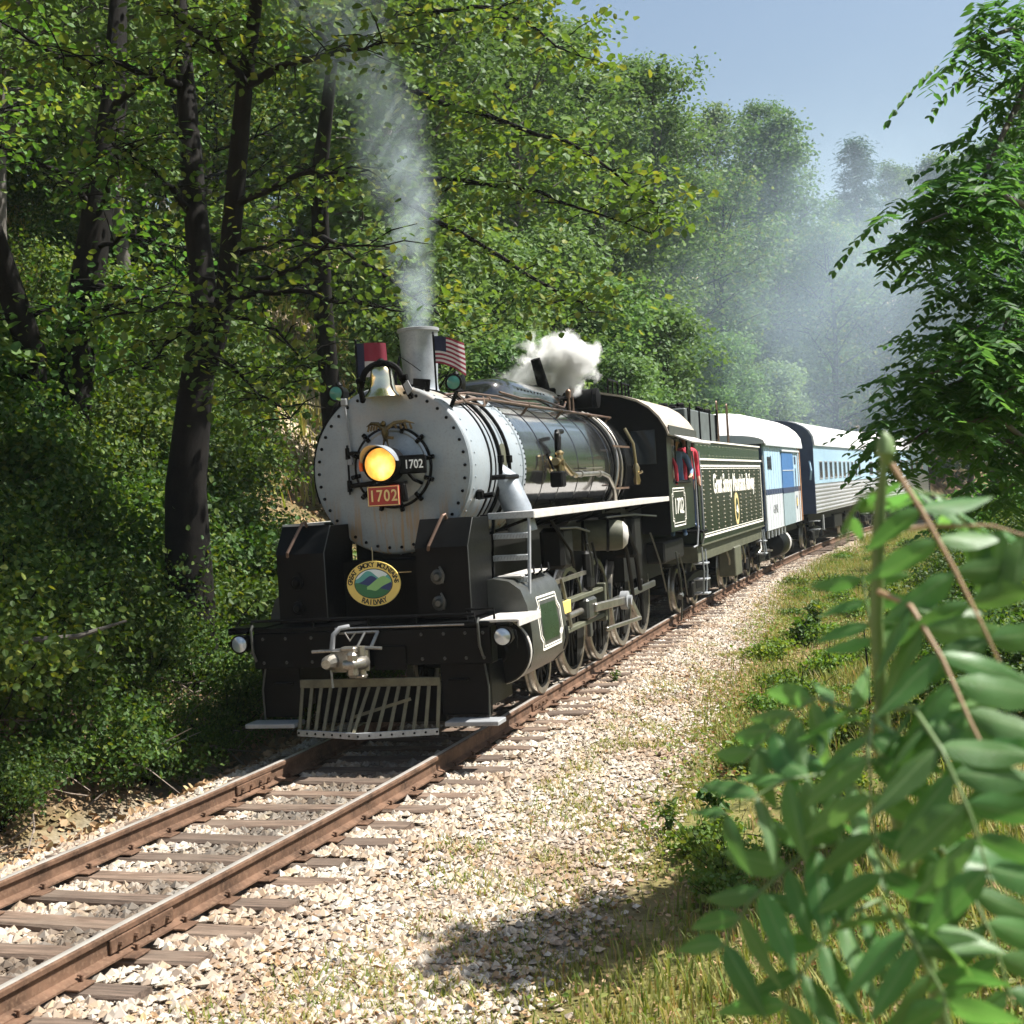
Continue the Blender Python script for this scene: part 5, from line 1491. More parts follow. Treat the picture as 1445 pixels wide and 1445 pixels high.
def coach(yc, length, label):
    c = on_track('coach', yc); h = length/2
    tag(c, label, 'railway car', 'fluted coaches behind the baggage car')
    MB().box((0, 0, 2.78), (2.86, 2*h, 1.24)).build('upper_side', MAT['lightblue'], c)
    lw = MB().box((0, 0, 1.68), (2.82, 2*h, .96)).build('lower_side', MAT['stainless'], c)
    fl_ = MB()
    for i in range(7): fl_.prism([(1.41, 1.26+i*.125), (1.435, 1.28+i*.125), (1.435, 1.32+i*.125), (1.41, 1.34+i*.125)], 'y', -h, h)
    fl_.build('fluting', MAT['stainless'], lw)
    nw = int(2*h/1.25)
    for i in range(nw):
        y = -h+1.5+i*1.25
        if y > h-.8: break
        w_ = MB().box((1.432, y, 2.60), (.012, .62, .52), bev=.005).build('window', MAT['glass'], c)
        f_ = MB(); f_.box((1.435, y, 2.88), (.02, .70, .04)); f_.box((1.435, y, 2.32), (.02, .70, .04)); f_.box((1.435, y-.34, 2.6), (.02, .04, .56)); f_.box((1.435, y+.34, 2.6), (.02, .04, .56)); f_.build('frame', MAT['stainless'], w_)
    roof_mesh(1.43, 3.40, .92, -h, h).build('roof', MAT['roofwhite'], c, smooth=40)
    e_ = MB().box((0, -h-.02, 2.35), (2.86, .05, 2.3)); e_.prism([(x, z) for x, z in arch(1.43, 3.40, .90)], 'y', -h-.04, -h+.01); e_.build('end_wall', MAT['navy'], c)
    v_ = MB().box((0, -h-.55, 2.2), (1.5, 1.1, 2.3), bev=.06); v_.build('vestibule', MAT['navy'], c)
    MB().tube([(1.3, -h-.06, 2.9), (1.36, -h-.2, 2.6), (1.3, -h-.06, 2.3)], .03, 8).build('grab_iron', MAT['lightblue'], c)
    u_ = MB().box((0, 0, 1.06), (2.3, 2*h, .25)); u_.box((.8, -.5, .75), (.9, 2.2, .5), bev=.03); u_.box((.85, 2.6, .8), (.7, 1.2, .4), bev=.03); u_.build('underframe', MAT['under'], c)
    for z in (.95, .68): MB().box((1.3, -h+.35, z), (.3, .5, .03)).build('step', MAT['greymetal'], c)
    MB().box((1.36, -h+1.9, .85), (.05, .2, .5)).build('hanger_plate', MAT['greymetal'], c)
    for y in (-h+2.4, h-2.4): truck(c, y, WM, 2.2)
    return c


coach(40.2, 14.4, 'blue and silver coach with fluted lower side, next behind the baggage car')
coach(55.6, 14.4, 'blue and silver coach with fluted lower side, last in the train')

# ------------------------------------------------------------------ oval sign hung on the engine front
S = empty('oval_sign', (.02, .16, 1.625))
tag(S, 'oval yellow rimmed sign with green hills hanging below the smokebox', 'sign')
a_, b_ = .285, .225
def ell(k, n=48): return [(a_*k*math.cos(2*math.pi*i/n), b_*k*math.sin(2*math.pi*i/n)) for i in range(n)]
MB().prism(ell(1.0), 'y', 0, .02).build('plate', MAT['yellow'], S)
ia, ib = .205, .150
MB().prism([(ia*math.cos(2*math.pi*i/48), ib*math.sin(2*math.pi*i/48)) for i in range(48)], 'y', -.003, .0).build('inner_oval', MAT['blackletter'], S)
MAT['signsky'] = paint('sign_pale_sky', (.72, .80, .80), .5, var=.05); MAT['signteal'] = paint('sign_teal_hill', (.10, .36, .33), .5, var=.08)
MAT['signnavy'] = paint('sign_navy_hill', (.02, .04, .15), .5, var=.1); MAT['signgreen'] = paint('sign_green_hill', (.03, .16, .06), .5, var=.1); MAT['signlime'] = paint('sign_light_green_hill', (.26, .50, .18), .5, var=.08)


def hill(top, bot, yoff, mat, x0=-1, x1=1):
    ka, kb = ia-.008, ib-.008; n = 40; up = []; dn = []
    for i in range(n+1):
        u = x0+(x1-x0)*i/n
        e = math.sqrt(max(0, 1-u*u))
        tt = max(-e, min(e, top(u))); bb = max(-e, min(e, bot(u)))
        if tt < bb: tt = bb
        up.append((u*ka, tt*kb)); dn.append((u*ka, bb*kb))
    mb = MB(); vs = [(x, yoff, z) for x, z in up]+[(x, yoff, z) for x, z in dn]; k = n+1
    mb.add(vs, [(i, i+1, k+i+1, k+i) for i in range(n)])
    return mb.build('hill', mat, S, smooth=None, recalc=False)


hill(lambda u: 1, lambda u: -1, -.004, MAT['signsky'])
hill(lambda u: .62+.28*math.cos((u+.25)*4.5), lambda u: -.1, -.005, MAT['signteal'])
hill(lambda u: .50*math.exp(-((u+.1)/.42)**2)+.05, lambda u: -1, -.006, MAT['signnavy'])
hill(lambda u: -.22-.35*u, lambda u: -1, -.007, MAT['signgreen'])
hill(lambda u: .10+.42*math.sin((u-.0)*2.4) if u < .62 else .52-.9*(u-.62), lambda u: -.40+.55*max(0, u-.1)-.3*math.exp(-((u-.15)/.25)**2)*.4, -.008, MAT['signlime'], -.35, .97)
hill(lambda u: -.62+.15*u, lambda u: -1, -.009, MAT['signgreen'])
t = MB()
def around(txt, a0, a1, flip=False, size=.068):
    for i, chh in enumerate(txt):
        if chh == ' ': continue
        a = R(a0+(a1-a0)*i/(len(txt)-1))
        ra, rb = (a_+ia)/2, (b_+ib)/2
        x, z = ra*math.cos(a), rb*math.sin(a)
        nx, nz = math.cos(a)/ra, math.sin(a)/rb; ang = math.atan2(nz, nx)-math.pi/2
        if flip: ang += math.pi
        vs, fs = text_mesh(chh, size, .002, bold=.0015, squeeze=.95)
        M = FRONT @ Matrix.Rotation(ang, 4, 'Z')
        t.add([Vector((x, -.002, z))+(M @ Vector(v)) for v in vs], fs)
around('GREAT SMOKY MOUNTAINS', 176, 4)
around('RAILWAY', 242, 298, True, .074)
t.build('lettering', MAT['blackletter'], S)
hk = MB().tube([(.0, .01, .22), (.0, .02, .31), (-.015, .04, .36)], .006, 6); hk.bar((.27, .01, .10), (.40, .02, .10), .012, .008); hk.build('hanging_wire', MAT['brass'], S)

# ------------------------------------------------------------------ flags on the engine
def flag(name, loc, label, paintf, hgt, w, h, yaw, droop):
    f_ = empty(name, loc); tag(f_, label, 'flag', None)
    p_ = MB().tube([(0, 0, -.12), (0, 0, hgt)], .012, 8); p_.lathe([(0, 0), (.018, .012), (0, .035)], (0, 0, hgt), (0, 0, 1), 8); p_.build('pole', MAT['black'], f_)
    nx, nz = 18, 26; V = []; F = []; mi = []
    for i in range(nx+1):
        u = i/nx
        for j in range(nz+1):
            v = j/nz
            yy = .035*math.sin(u*7+v*1.6)*u+.02*math.sin(u*13)*u
            V.append((math.cos(yaw)*u*w*.94+math.sin(yaw)*yy, math.sin(yaw)*u*w*.94+yy, hgt-.02-v*h-droop*u*u*(.6+.4*v)))
    for i in range(nx):
        for j in range(nz):
            F.append((i*(nz+1)+j, (i+1)*(nz+1)+j, (i+1)*(nz+1)+j+1, i*(nz+1)+j+1)); mi.append(paintf((i+.5)/nx, (j+.5)/nz))
    mb = MB(); mb.v = V; mb.f = [list(q) for q in F]; mb.m = mi
    mb.build('cloth', [MAT['flagred'], MAT['flagwhite'], MAT['flagblue']], f_, smooth=60, recalc=False)
    return f_


flag('flag', (.235, 1.80, 3.50), 'striped flag with starred blue canton on a pole beside the chimney', lambda u, v: 2 if (u < .42 and v < .54) else (0 if int(v*13) % 2 == 0 else 1), .74, .34, .30, R(12), .16)
flag('flag', (-.36, 1.0, 3.52), 'red and white flag with blue strip on a pole beside the bell', lambda u, v: 2 if u < .26 else (0 if v < .55 else 1), .62, .34, .36, R(4), .03)


# ------------------------------------------------------------------ people in the cab and gangway
def person(name, loc, rz, label, joints, bones, parts, hat):
    """joints: {n: (pos, radius)}; one continuous skinned body"""
    keys = list(joints); me = bpy.data.meshes.new(name)
    me.from_pydata([joints[k][0] for k in keys], [(keys.index(a), keys.index(b)) for a, b in bones], [])
    o = bpy.data.objects.new(name, me); COL.objects.link(o)
    sk = o.modifiers.new('skin', 'SKIN'); su = o.modifiers.new('sub', 'SUBSURF'); su.levels = 2; su.render_levels = 2
    for i, k in enumerate(keys):
        sv = me.skin_vertices[0].data[i]; r_ = joints[k][1]; sv.radius = (r_, r_) if not hasattr(r_, '__len__') else r_
        sv.use_root = (k == 'pelvis')
    dg = bpy.context.evaluated_depsgraph_get(); m2 = bpy.data.meshes.new_from_object(o.evaluated_get(dg))
    bpy.data.objects.remove(o)
    mats = [MAT['skin'], MAT[parts[0]], MAT[parts[1]]]
    m2.materials.clear()
    for mm in mats: m2.materials.append(mm)
    neck = joints['neck'][0][2]
    hands = [Vector(joints[k][0]) for k in keys if k.startswith('hand') or k.startswith('finger')]
    for p in m2.polygons:
        c = p.center; p.use_smooth = True
        sk_ = c.z > neck+.01 or any((c-h_).length < .10 for h_ in hands)
        p.material_index = 0 if sk_ else (2 if c.z < joints['pelvis'][0][2]-.04 else 1)
    r = empty(name, loc, rz); tag(r, label, 'person')
    b = link('body', m2, r)
    hd = Vector(joints['head'][0])
    f_ = MB()
    for sx in (-1, 1):
        f_.lathe([(0, -.012), (.010, 0), (0, .012)], hd+Vector((sx*.032, -.088, .012)), (0, 0, 1), 6)
    f_.build('eyes', MAT['hair'], r)
    n_ = MB().tube([hd+Vector((0, -.085, .02)), hd+Vector((0, -.112, -.02)), hd+Vector((0, -.090, -.028))], [.008, .015, .008], 6); n_.build('nose', MAT['skin'], r)
    e_ = MB()
    for sx in (-1, 1): e_.lathe([(0, -.03), (.014, 0), (0, .03)], hd+Vector((sx*.088, .0, 0)), (0, 0, 1), 8)
    e_.build('ear', MAT['skin'], r)
    MB().bar(hd+Vector((-.025, -.088, -.05)), hd+Vector((.025, -.088, -.05)), .006, .008).build('mouth', MAT['red'], r)
    h_ = MB()
    h_.lathe([(.092, .02), (.098, .05), (.10, .09), (.07, .125), (0, .135)], hd+Vector((0, .008, 0)), (0, 0, 1), 16)
    if hat != 'hair': h_.prism([(-.075, -.09), (.075, -.09), (.055, -.165), (0, -.178), (-.055, -.165)], 'z', hd.z+.045, hd.z+.055)
    h_.build('cap' if hat != 'hair' else 'hair', MAT[hat], r)
    return r


def body_joints(arm_r, arm_l):
    J = {'pelvis': ((0, 0, .95), (.15, .11)), 'waist': ((0, 0, 1.10), (.14, .10)), 'chest': ((0, 0, 1.32), (.17, .115)), 'collar': ((0, .005, 1.45), (.10, .08)), 'neck': ((0, 0, 1.50), .052),
         'chin': ((0, -.01, 1.565), .062), 'head': ((0, -.005, 1.65), .098), 'crown': ((0, 0, 1.715), .075)}
    Bn = [('pelvis', 'waist'), ('waist', 'chest'), ('chest', 'collar'), ('collar', 'neck'), ('neck', 'chin'), ('chin', 'head'), ('head', 'crown')]
    for sg, sd, arm in ((1, 'r', arm_r), (-1, 'l', arm_l)):
        J['sh'+sd] = ((sg*.19, 0, 1.42), .062); J['el'+sd] = (arm[0], .046); J['wr'+sd] = (arm[1], .030); J['hand'+sd] = (arm[2], .036)
        Bn += [('collar', 'sh'+sd), ('sh'+sd, 'el'+sd), ('el'+sd, 'wr'+sd), ('wr'+sd, 'hand'+sd)]
        d = (Vector(arm[2])-Vector(arm[1])).normalized(); side = Vector((-d.y, d.x, 0)) if abs(d.z) < .9 else Vector((0, 1, 0)); side.normalize()
        for q, (off, ln) in enumerate(((-.026, .075), (-.009, .085), (.009, .08), (.026, .065))):
            J['finger%s%d' % (sd, q)] = (tuple(Vector(arm[2])+side*off+d*ln+Vector((0, 0, -.015))), .009); Bn.append(('hand'+sd, 'finger%s%d' % (sd, q)))
        J['finger%st' % sd] = (tuple(Vector(arm[2])+side*.055+d*.02), .010); Bn.append(('hand'+sd, 'finger%st' % sd))
        J['hip'+sd] = ((sg*.09, 0, .88), .09); J['kn'+sd] = ((sg*.10, -.01, .49), .06); J['an'+sd] = ((sg*.10, .02, .09), .042); J['toe'+sd] = ((sg*.11, -.13, .04), .042)
        Bn += [('pelvis', 'hip'+sd), ('hip'+sd, 'kn'+sd), ('kn'+sd, 'an'+sd), ('an'+sd, 'toe'+sd)]
    return J, Bn


J, Bn = body_joints(((.27, -.09, 1.16), (.26, -.29, 1.06), (.24, -.36, 1.05)), ((-.24, -.06, 1.14), (-.16, -.28, 1.10), (-.13, -.36, 1.10)))
person('person', (1.20, 11.42, 1.50), R(12), 'person in blue shirt and cap leaning out of the cab window', J, Bn, ('shirtblue', 'shirtblue'), 'cap')
J, Bn = body_joints(((.23, .03, 1.16), (.21, -.05, .94), (.20, -.08, .87)), ((-.24, .02, 1.16), (-.23, -.08, .95), (-.22, -.12, .88)))
person('person', (1.27, 12.24, 1.58), R(40), 'person in red shirt standing in the gangway behind the cab', J, Bn, ('shirtred', 'navy'), 'hair')
rg = MB(); rg.tube([(1.40, 10.05, 2.86), (1.44, 10.08, 2.72), (1.45, 10.06, 2.5), (1.44, 10.08, 2.42)], [.02, .035, .03, .015], 8)
tag(rg.build('hanging_rag', MAT['shirtred'], None), 'narrow red rag hanging at the cab window', 'rag')

# small rear platform that carries the fireman's feet
MB().box((1.0, 12.2, 1.555), (1.1, .56, .05), bev=.01).build('footplate', MAT['black'], L)

# ------------------------------------------------------------------ trees and shrubs
def unit(v): return v/np.linalg.norm(v)


def grow(seed, H, r0, lo, nl, ll, elev, nsub, bend=.06, taper=.25, droop=.0, shape='round', top=1.0):
    """trunk + limbs + twigs: returns list of (points, radii, sides) and twig tips"""
    g = random.Random(seed); br = []; tips = []
    npt = 9; ph = g.uniform(0, 6.28)
    tr = [np.array([bend*H*math.sin(i/8*2.2+ph)*(i/8)-bend*H*math.sin(ph)*(i/8)*.0, bend*H*math.cos(i/8*1.9+ph)*(i/8), H*i/8*top]) for i in range(npt)]
    trr = [r0*(1.35 if i == 0 else 1)*(1-(1-taper)*i/8) for i in range(npt)]
    br.append((tr, trr, 9))
    def along(P, t):
        f = t*(len(P)-1); i = min(int(f), len(P)-2); return P[i]+(P[i+1]-P[i])*(f-i)
    for k in range(nl):
        t = lo+(1-lo)*(k+.5)/nl; az = k*2.399+g.uniform(-.5, .5)
        u = (t-lo)/(1-lo)
        if shape == 'round': L_ = ll*math.sqrt(max(.08, 1-(2*u-.85)**2*.75))
        elif shape == 'cone': L_ = ll*(1-u*.92)
        else: L_ = ll*(.7+.3*math.sin(u*3.1))
        L_ *= g.uniform(.7, 1.15); e = elev+(.5*u if shape != 'cone' else 0)+g.uniform(-.2, .2)
        p = along(tr, t); d = np.array([math.cos(az)*math.cos(e), math.sin(az)*math.cos(e), math.sin(e)])
        P = [p]; dd = d.copy(); m = 5
        for i in range(m):
            dd = unit(dd+np.array([g.uniform(-.18, .18), g.uniform(-.18, .18), g.uniform(-.1, .14)-droop])); P.append(P[-1]+dd*L_/m)
        rb = r0*(1-.7*t)*.42*min(1, L_/ll+.3)
        br.append((P, [rb*(1-.8*i/m)+.006 for i in range(m+1)], 5)); tips.append(P[-1])
        for s in range(nsub):
            tt = .25+.75*(s+g.random())/nsub; q = along(P, tt)
            da = g.uniform(.5, 1.2)*(1 if s % 2 else -1); dv = np.array([d[0]*math.cos(da)-d[1]*math.sin(da), d[0]*math.sin(da)+d[1]*math.cos(da), d[2]*.6+g.uniform(-.25, .4)-droop])
            ls = L_*g.uniform(.22, .45)
            Q = [q, q+unit(dv)*ls*.5+np.array([0, 0, .03*ls]), q+unit(dv)*ls]
            br.append((Q, [rb*.42+.004, rb*.28+.003, .004], 4)); tips.append(Q[-1]); tips.append(Q[1])
    tips.append(tr[-1])
    return br, np.array(tips)


def trunk_mesh(br, mat, name='trunk'):
    mb = MB()
    for P, rr, n in br: mb.tube([Vector(p) for p in P], rr, n, caps=False)
    me = bpy.data.meshes.new(name); me.from_pydata(mb.v, [], mb.f); me.materials.append(mat)
    me.polygons.foreach_set('use_smooth', [True]*len(me.polygons)); me.update()
    return me


def crown_mesh(tips, per, spread, size, mat, seed, name='crown', up=.8, width=1.0, jitter=.55, pin=None):
    g = np.random.default_rng(seed); n = len(tips)*per
    c = np.repeat(np.asarray(tips), per, 0)
    off = g.normal(0, 1, (n, 3))*np.array([spread, spread, spread*.5])
    P = c+off
    nr = np.stack([g.normal(0, jitter, n), g.normal(0, jitter, n), np.full(n, up)+g.normal(0, .25, n)], 1)+off*.25/spread
    V, F = leaves(P, nr, size*(.6+.8*g.random(n)), g, width=width)
    return np_mesh(name, V, F, mat)


def pinnate_mesh(tips, per, spread, rach, leaflet, npair, mat, seed, name='crown'):
    """compound leaves: leaflets in pairs along drooping stalks"""
    g = np.random.default_rng(seed); n = len(tips)*per
    c = np.repeat(np.asarray(tips), per, 0)+g.normal(0, 1, (n, 3))*spread*np.array([1, 1, .6])
    az = g.random(n)*6.283; el = g.normal(-.1, .3, n); L_ = rach*(.7+.5*g.random(n))
    d = np.stack([np.cos(az)*np.cos(el), np.sin(az)*np.cos(el), np.sin(el)], 1)
    P = []; N = []; D = []; S = []
    for k in range(npair):
        t = (k+1)/npair
        q = c+d*(L_*t)[:, None]+np.array([0, 0, -1])*(L_*.35*t*t)[:, None]
        side = np.cross(d, [0, 0, 1.0]); side /= np.linalg.norm(side, axis=1, keepdims=True)
        for sg in (-1, 1):
            dv = side*sg*.9+d*.4+np.array([0, 0, -.35])+g.normal(0, .12, (n, 3))
            P.append(q); D.append(dv); S.append(leaflet*(.8+.4*g.random(n))*(1-.35*abs(t-.55)))
    P = np.concatenate(P); D = np.concatenate(D); S = np.concatenate(S); D /= np.linalg.norm(D, axis=1, keepdims=True)
    up = np.array([[0, 0, 1.0]])+g.normal(0, .3, (len(P), 3)); e2 = np.cross(up, D); e2 /= np.linalg.norm(e2, axis=1, keepdims=True); e3 = np.cross(D, e2)
    M = np.stack([D, e2, e3], -1); sh = LEAF6*np.array([1, .62, 1])
    V = np.einsum('nij,nkj->nki', M, sh[None]*S[:, None, None])+P[:, None, :]
    F = LEAF_F[None]+(np.arange(len(P))*6)[:, None, None]
    return np_mesh(name, V.reshape(-1, 3), F.reshape(-1, 4), mat)


VAR = {}
def variant(key, n, fn):
    VAR[key] = [fn(i) for i in range(n)]


def mk_maple(i):
    br, tips = grow(100+i, 12.5, .20, .22, 30, 3.9, .25, 5)
    return trunk_mesh(br, MAT['bark']), crown_mesh(tips, 34, .42, .17, MAT['leafA'], 200+i)
def mk_tall(i):
    br, tips = grow(120+i, 18.0, .23, .24, 36, 3.6, .35, 5)
    return trunk_mesh(br, MAT['barkgrey']), crown_mesh(tips, 38, .46, .20, MAT['leafB'], 220+i)
def mk_under(i):
    br, tips = grow(140+i, 6.0, .07, .06, 26, 1.9, .45, 4, bend=.1)
    return trunk_mesh(br, MAT['bark']), crown_mesh(tips, 34, .30, .13, MAT['leafB'], 240+i)
def mk_hem(i):
    br, tips = grow(160+i, 19.0, .24, .10, 60, 3.4, -.05, 5, bend=.01, droop=.05, shape='cone')
    return trunk_mesh(br, MAT['barkgrey']), crown_mesh(tips, 20, .38, .34, MAT['needle'], 260+i, width=.35, up=.9, jitter=.35)
def mk_shrub(i):
    g = random.Random(180+i); br = []; tips = []
    for k in range(16):
        az = g.uniform(0, 6.28); e = g.uniform(.5, 1.45); L_ = g.uniform(.7, 1.5)
        P = [np.zeros(3)]; d = np.array([math.cos(az)*math.cos(e), math.sin(az)*math.cos(e), math.sin(e)])
        for q in range(4): d = unit(d+np.array([g.uniform(-.2, .2), g.uniform(-.2, .2), g.uniform(-.2, .1)])); P.append(P[-1]+d*L_/4)
        br.append((P, [.014, .012, .009, .007, .004], 4)); tips += [P[2], P[3], P[4], P[4]+np.array([g.uniform(-.2, .2), g.uniform(-.2, .2), g.uniform(-.15, .15)])]
    return trunk_mesh(br, MAT['bark'], 'stem'), crown_mesh(np.array(tips), 80, .20, (.062, .052, .075)[i % 3], MAT['leafC'], 280+i, 'foliage', up=.6, jitter=.7)
def mk_pin(i):
    br, tips = grow(190+i, 6.2, .06, .12, 20, 2.0, .55, 3, bend=.08)
    return trunk_mesh(br, MAT['barkgrey']), pinnate_mesh(tips, 4, .25, .42, .11, 7, MAT['leafD'], 290+i)


variant('maple', 3, mk_maple); variant('tall', 3, mk_tall); variant('under', 3, mk_under); variant('hem', 2, mk_hem); variant('shrub', 3, mk_shrub); variant('pin', 3, mk_pin)


def plant(key, name, x, y, scale, label, cat, group, rz=None, tilt=(0, 0), z=None, v=None, zs=1.0):
    t_, c_ = VAR[key][rng.randrange(len(VAR[key])) if v is None else v]
    e = empty(name, (x, y, (float(ground_z(x, y)) if z is None else z)-.05), rng.uniform(0, 6.28) if rz is None else rz)
    e.scale = (scale, scale, scale*zs); e.rotation_euler = (tilt[0], tilt[1], e.rotation_euler[2])
    tag(e, label, cat, group)
    link(t_.name.split('.')[0], t_, e); link(c_.name.split('.')[0], c_, e)
    return e


def poisson(n, pick, dmin, seed, taken=None):
    g = random.Random(seed); out = []; tk_ = list(taken or [])
    for _ in range(n*30):
        p = pick(g)
        if p is None: continue
        dm = dmin(p) if callable(dmin) else dmin
        if all((p[0]-q[0])**2+(p[1]-q[1])**2 > dm*dm for q in out+tk_): out.append(p)
        if len(out) >= n: break
    return out


# forest on the slope behind the train
def in_view(x, y, margin=.12):
    d = np.array([x, y, 2.4])-CAM_P; w = d@_f
    if w < 3: return False
    return abs(d@_r/w) < .37+margin


def glade(x, y):
    """a clearing of pale dry grass on the slope, open to the sun"""
    d = np.array([x, y, 2.4])-CAM_P; w = d@_f; u = 722.5+FPX*(d@_r)/w
    return (330 < u < 570 and 15 < w < 50) or (20 < u < 100 and 22 < w < 42)


def pick_slope(g):
    y = g.uniform(2, 105); d = -6.5-g.random()**1.2*48
    x = xc(y)+d
    if not in_view(x, y): return None
    if y < 12 and d > -8.5: return None
    return None if glade(x, y) else (x, y)


SL = poisson(125, pick_slope, lambda p: 3.1+.02*max(0, p[1]), 5)
def along_train(y):
    return 'engine' if y < 12 else 'tender' if y < 22 else 'baggage car' if y < 31 else 'coaches' if y < 62 else 'bend'


for i, (x, y) in enumerate(SL):
    d = xc(y)-x
    k = rng.random(); wh_ = along_train(y); hi_ = 'high up' if d > 22 else 'low down' if d < 12 else 'midway up'
    if y > 26 and k < .16:
        plant('hem', 'hemlock_tree', x, y, rng.uniform(.7, 1.0), 'dark blue green hemlock '+hi_+' the slope beyond the '+wh_, 'tree', 'hemlocks on the slope')
    elif k < .55:
        plant('tall', 'forest_tree', x, y, rng.uniform(.65, .98), 'tall grey barked tree '+hi_+' the slope beyond the '+wh_, 'tree', 'tall trees on the slope')
    elif k < .78:
        plant('maple', 'maple_tree', x, y, rng.uniform(.65, .95), 'broad dark barked maple '+hi_+' the slope beyond the '+wh_, 'tree', 'maples on the slope')
    else:
        plant('under', 'understory_tree', x, y, rng.uniform(.8, 1.3), 'slender low branched tree '+hi_+' the slope beyond the '+wh_, 'tree', 'understory trees on the slope')


# trees lining the cut behind the train
def pick_line(g):
    y = g.uniform(13, 62); d = -3.4-g.random()*2.6
    return None if glade(xc(y)+d, y) else (xc(y)+d, y)
for x, y in poisson(30, pick_line, 2.0, 6):
    plant('under', 'trackside_tree', x, y, rng.uniform(.75, 1.25), 'bushy light green young tree close beside the '+along_train(y), 'tree', 'young trees behind the train')


# wood that closes the view where the line bends away
def pick_end(g):
    y = g.uniform(62, 125); x = xc(y)+g.uniform(-8, 22)
    if abs(x-xc(y)) < 3: return None
    return (x, y) if in_view(x, y, .05) else None
KINDS_ = {'tall': 'tall grey barked', 'maple': 'broad round crowned', 'hem': 'narrow dark needled'}
for x, y in poisson(44, pick_end, 4.2, 7):
    k_ = rng.choice(['tall', 'tall', 'maple', 'hem'])
    plant(k_, 'distant_tree', x, y, rng.uniform(.85, 1.2), 'hazy '+KINDS_[k_]+' tree where the line bends out of sight', 'tree', 'hazy trees at the bend')
def pick_mid(g):
    y = g.uniform(27, 66); d = -5.5-g.random()*13
    return None if glade(xc(y)+d, y) else (xc(y)+d, y)
for x, y in poisson(26, pick_mid, 3.4, 17, SL):
    k_ = rng.choice(['tall', 'tall', 'maple'])
    plant(k_, 'hillside_tree', x, y, rng.uniform(.85, 1.1), 'sunlit '+KINDS_[k_]+' tree on the slope just above the '+along_train(y), 'tree', 'sunlit trees above the coaches')


# trees on the near side, well back from the line
def pick_near(g):
    y = g.uniform(6, 60); d = (10.5 if y < 28 else 8.0)+g.random()*16
    x = xc(y)+d
    return (x, y) if in_view(x, y, .10) else None
for x, y in poisson(26, pick_near, 3.2, 8):
    k = rng.random(); d = x-xc(y)
    if d > 14 and k < .6: plant('maple', 'verge_maple', x, y, rng.uniform(.55, .8), 'maple standing back from the sunny verge', 'tree', 'maples beyond the verge')
    else: plant('pin', 'verge_tree', x, y, rng.uniform(.75, 1.15), 'feather leaved young tree along the sunny verge', 'tree', 'feather leaved trees along the verge')

# shrubs on the shaded bank beside the track
def pick_bank(g):
    y = g.uniform(-4.5, 16); d = -2.35-g.random()**1.3*6.5
    x = xc(y)+d
    if y > 7 and glade(x, y): return None
    return (x, y) if in_view(x, y, .05) else None
for x, y in poisson(130, pick_bank, lambda p: .62 if p[1] < 6 else .8, 9):
    d = xc(y)-x
    s = rng.uniform(.45, .8) if d < 3.2 else rng.uniform(.7, 1.25)
    sz_ = 'low' if s < .7 else 'tall' if s > 1.0 else 'rounded'; pl_ = 'ahead of the pilot' if y < 0 else 'beside the smokebox' if y < 4 else 'beside the boiler' if y < 10 else 'beside the cab'; hb_ = 'at the foot of' if d < 3.6 else 'partway up'
    plant('shrub', 'bank_shrub', x, y, s, sz_+' small leaved shrub '+hb_+' the shaded bank '+pl_, 'shrub', 'shrubs on the shaded bank')
def pick_hillsh(g):
    y = g.uniform(2, 46); d = -6-g.random()*16
    x = xc(y)+d
    if glade(x, y): return None
    return (x, y) if in_view(x, y, .02) else None
for x, y in poisson(70, pick_hillsh, 1.5, 10):
    plant('shrub', 'hillside_shrub', x, y, rng.uniform(.9, 1.9), 'leafy shrub '+('high' if xc(y)-x > 14 else 'low')+' on the grassy hillside above the '+along_train(y), 'shrub', 'shrubs on the hillside')
def pick_vergesh(g):
    y = g.uniform(-2, 45); d = 5.8+g.random()*4.5
    x = xc(y)+d
    return (x, y) if in_view(x, y, .02) else None
for x, y in poisson(46, pick_vergesh, 1.1, 12):
    plant('shrub', 'verge_shrub', x, y, rng.uniform(.5, 1.0), 'low green shrub in the verge grass across from the '+along_train(y), 'shrub', 'shrubs on the verge')


# ------------------------------------------------------------------ the big shade trees on the bank, limb by limb
def shade_tree(name, label, trunks, limbs, extra, seed, leaf, per, spread, base):
    """trunks/limbs: polylines in world space with radii; twigs and leaf clusters grow along the limbs"""
    g = random.Random(seed); br = []; tips = []
    B0 = np.array(base)
    for P, rr in trunks: br.append(([np.array(p)-B0 for p in P], rr, 12))
    for P, r_, leafy in limbs:
        P = [np.array(p)-B0 for p in P]
        Q = []
        for a, b in zip(P, P[1:]):
            for k in range(4): Q.append(a+(b-a)*k/4+np.array([g.uniform(-.04, .04), g.uniform(-.04, .04), g.uniform(-.04, .04)]))
        Q.append(P[-1]); n = len(Q)
        br.append((Q, [r_*(1-.82*i/(n-1)) for i in range(n)], 6))
        for i in range(2, n):
            for k in range(leafy):
                az = g.uniform(0, 6.28); L_ = g.uniform(.3, .9); d = np.array([math.cos(az), math.sin(az), g.uniform(-.35, .45)])
                e = Q[i]+d*L_; br.append(([Q[i], Q[i]+d*L_*.5+np.array([0, 0, .05]), e], [.010, .008, .004], 4)); tips += [e, Q[i]+d*L_*.55]
    for p in extra: tips.append(np.array(p)-B0)
    e = empty(name, base); tag(e, label, 'tree')
    link('trunk', trunk_mesh(br, MAT['bark']), e); link('crown', crown_mesh(np.array(tips), per, spread, leaf, MAT['leafA'], seed), e)
    return e


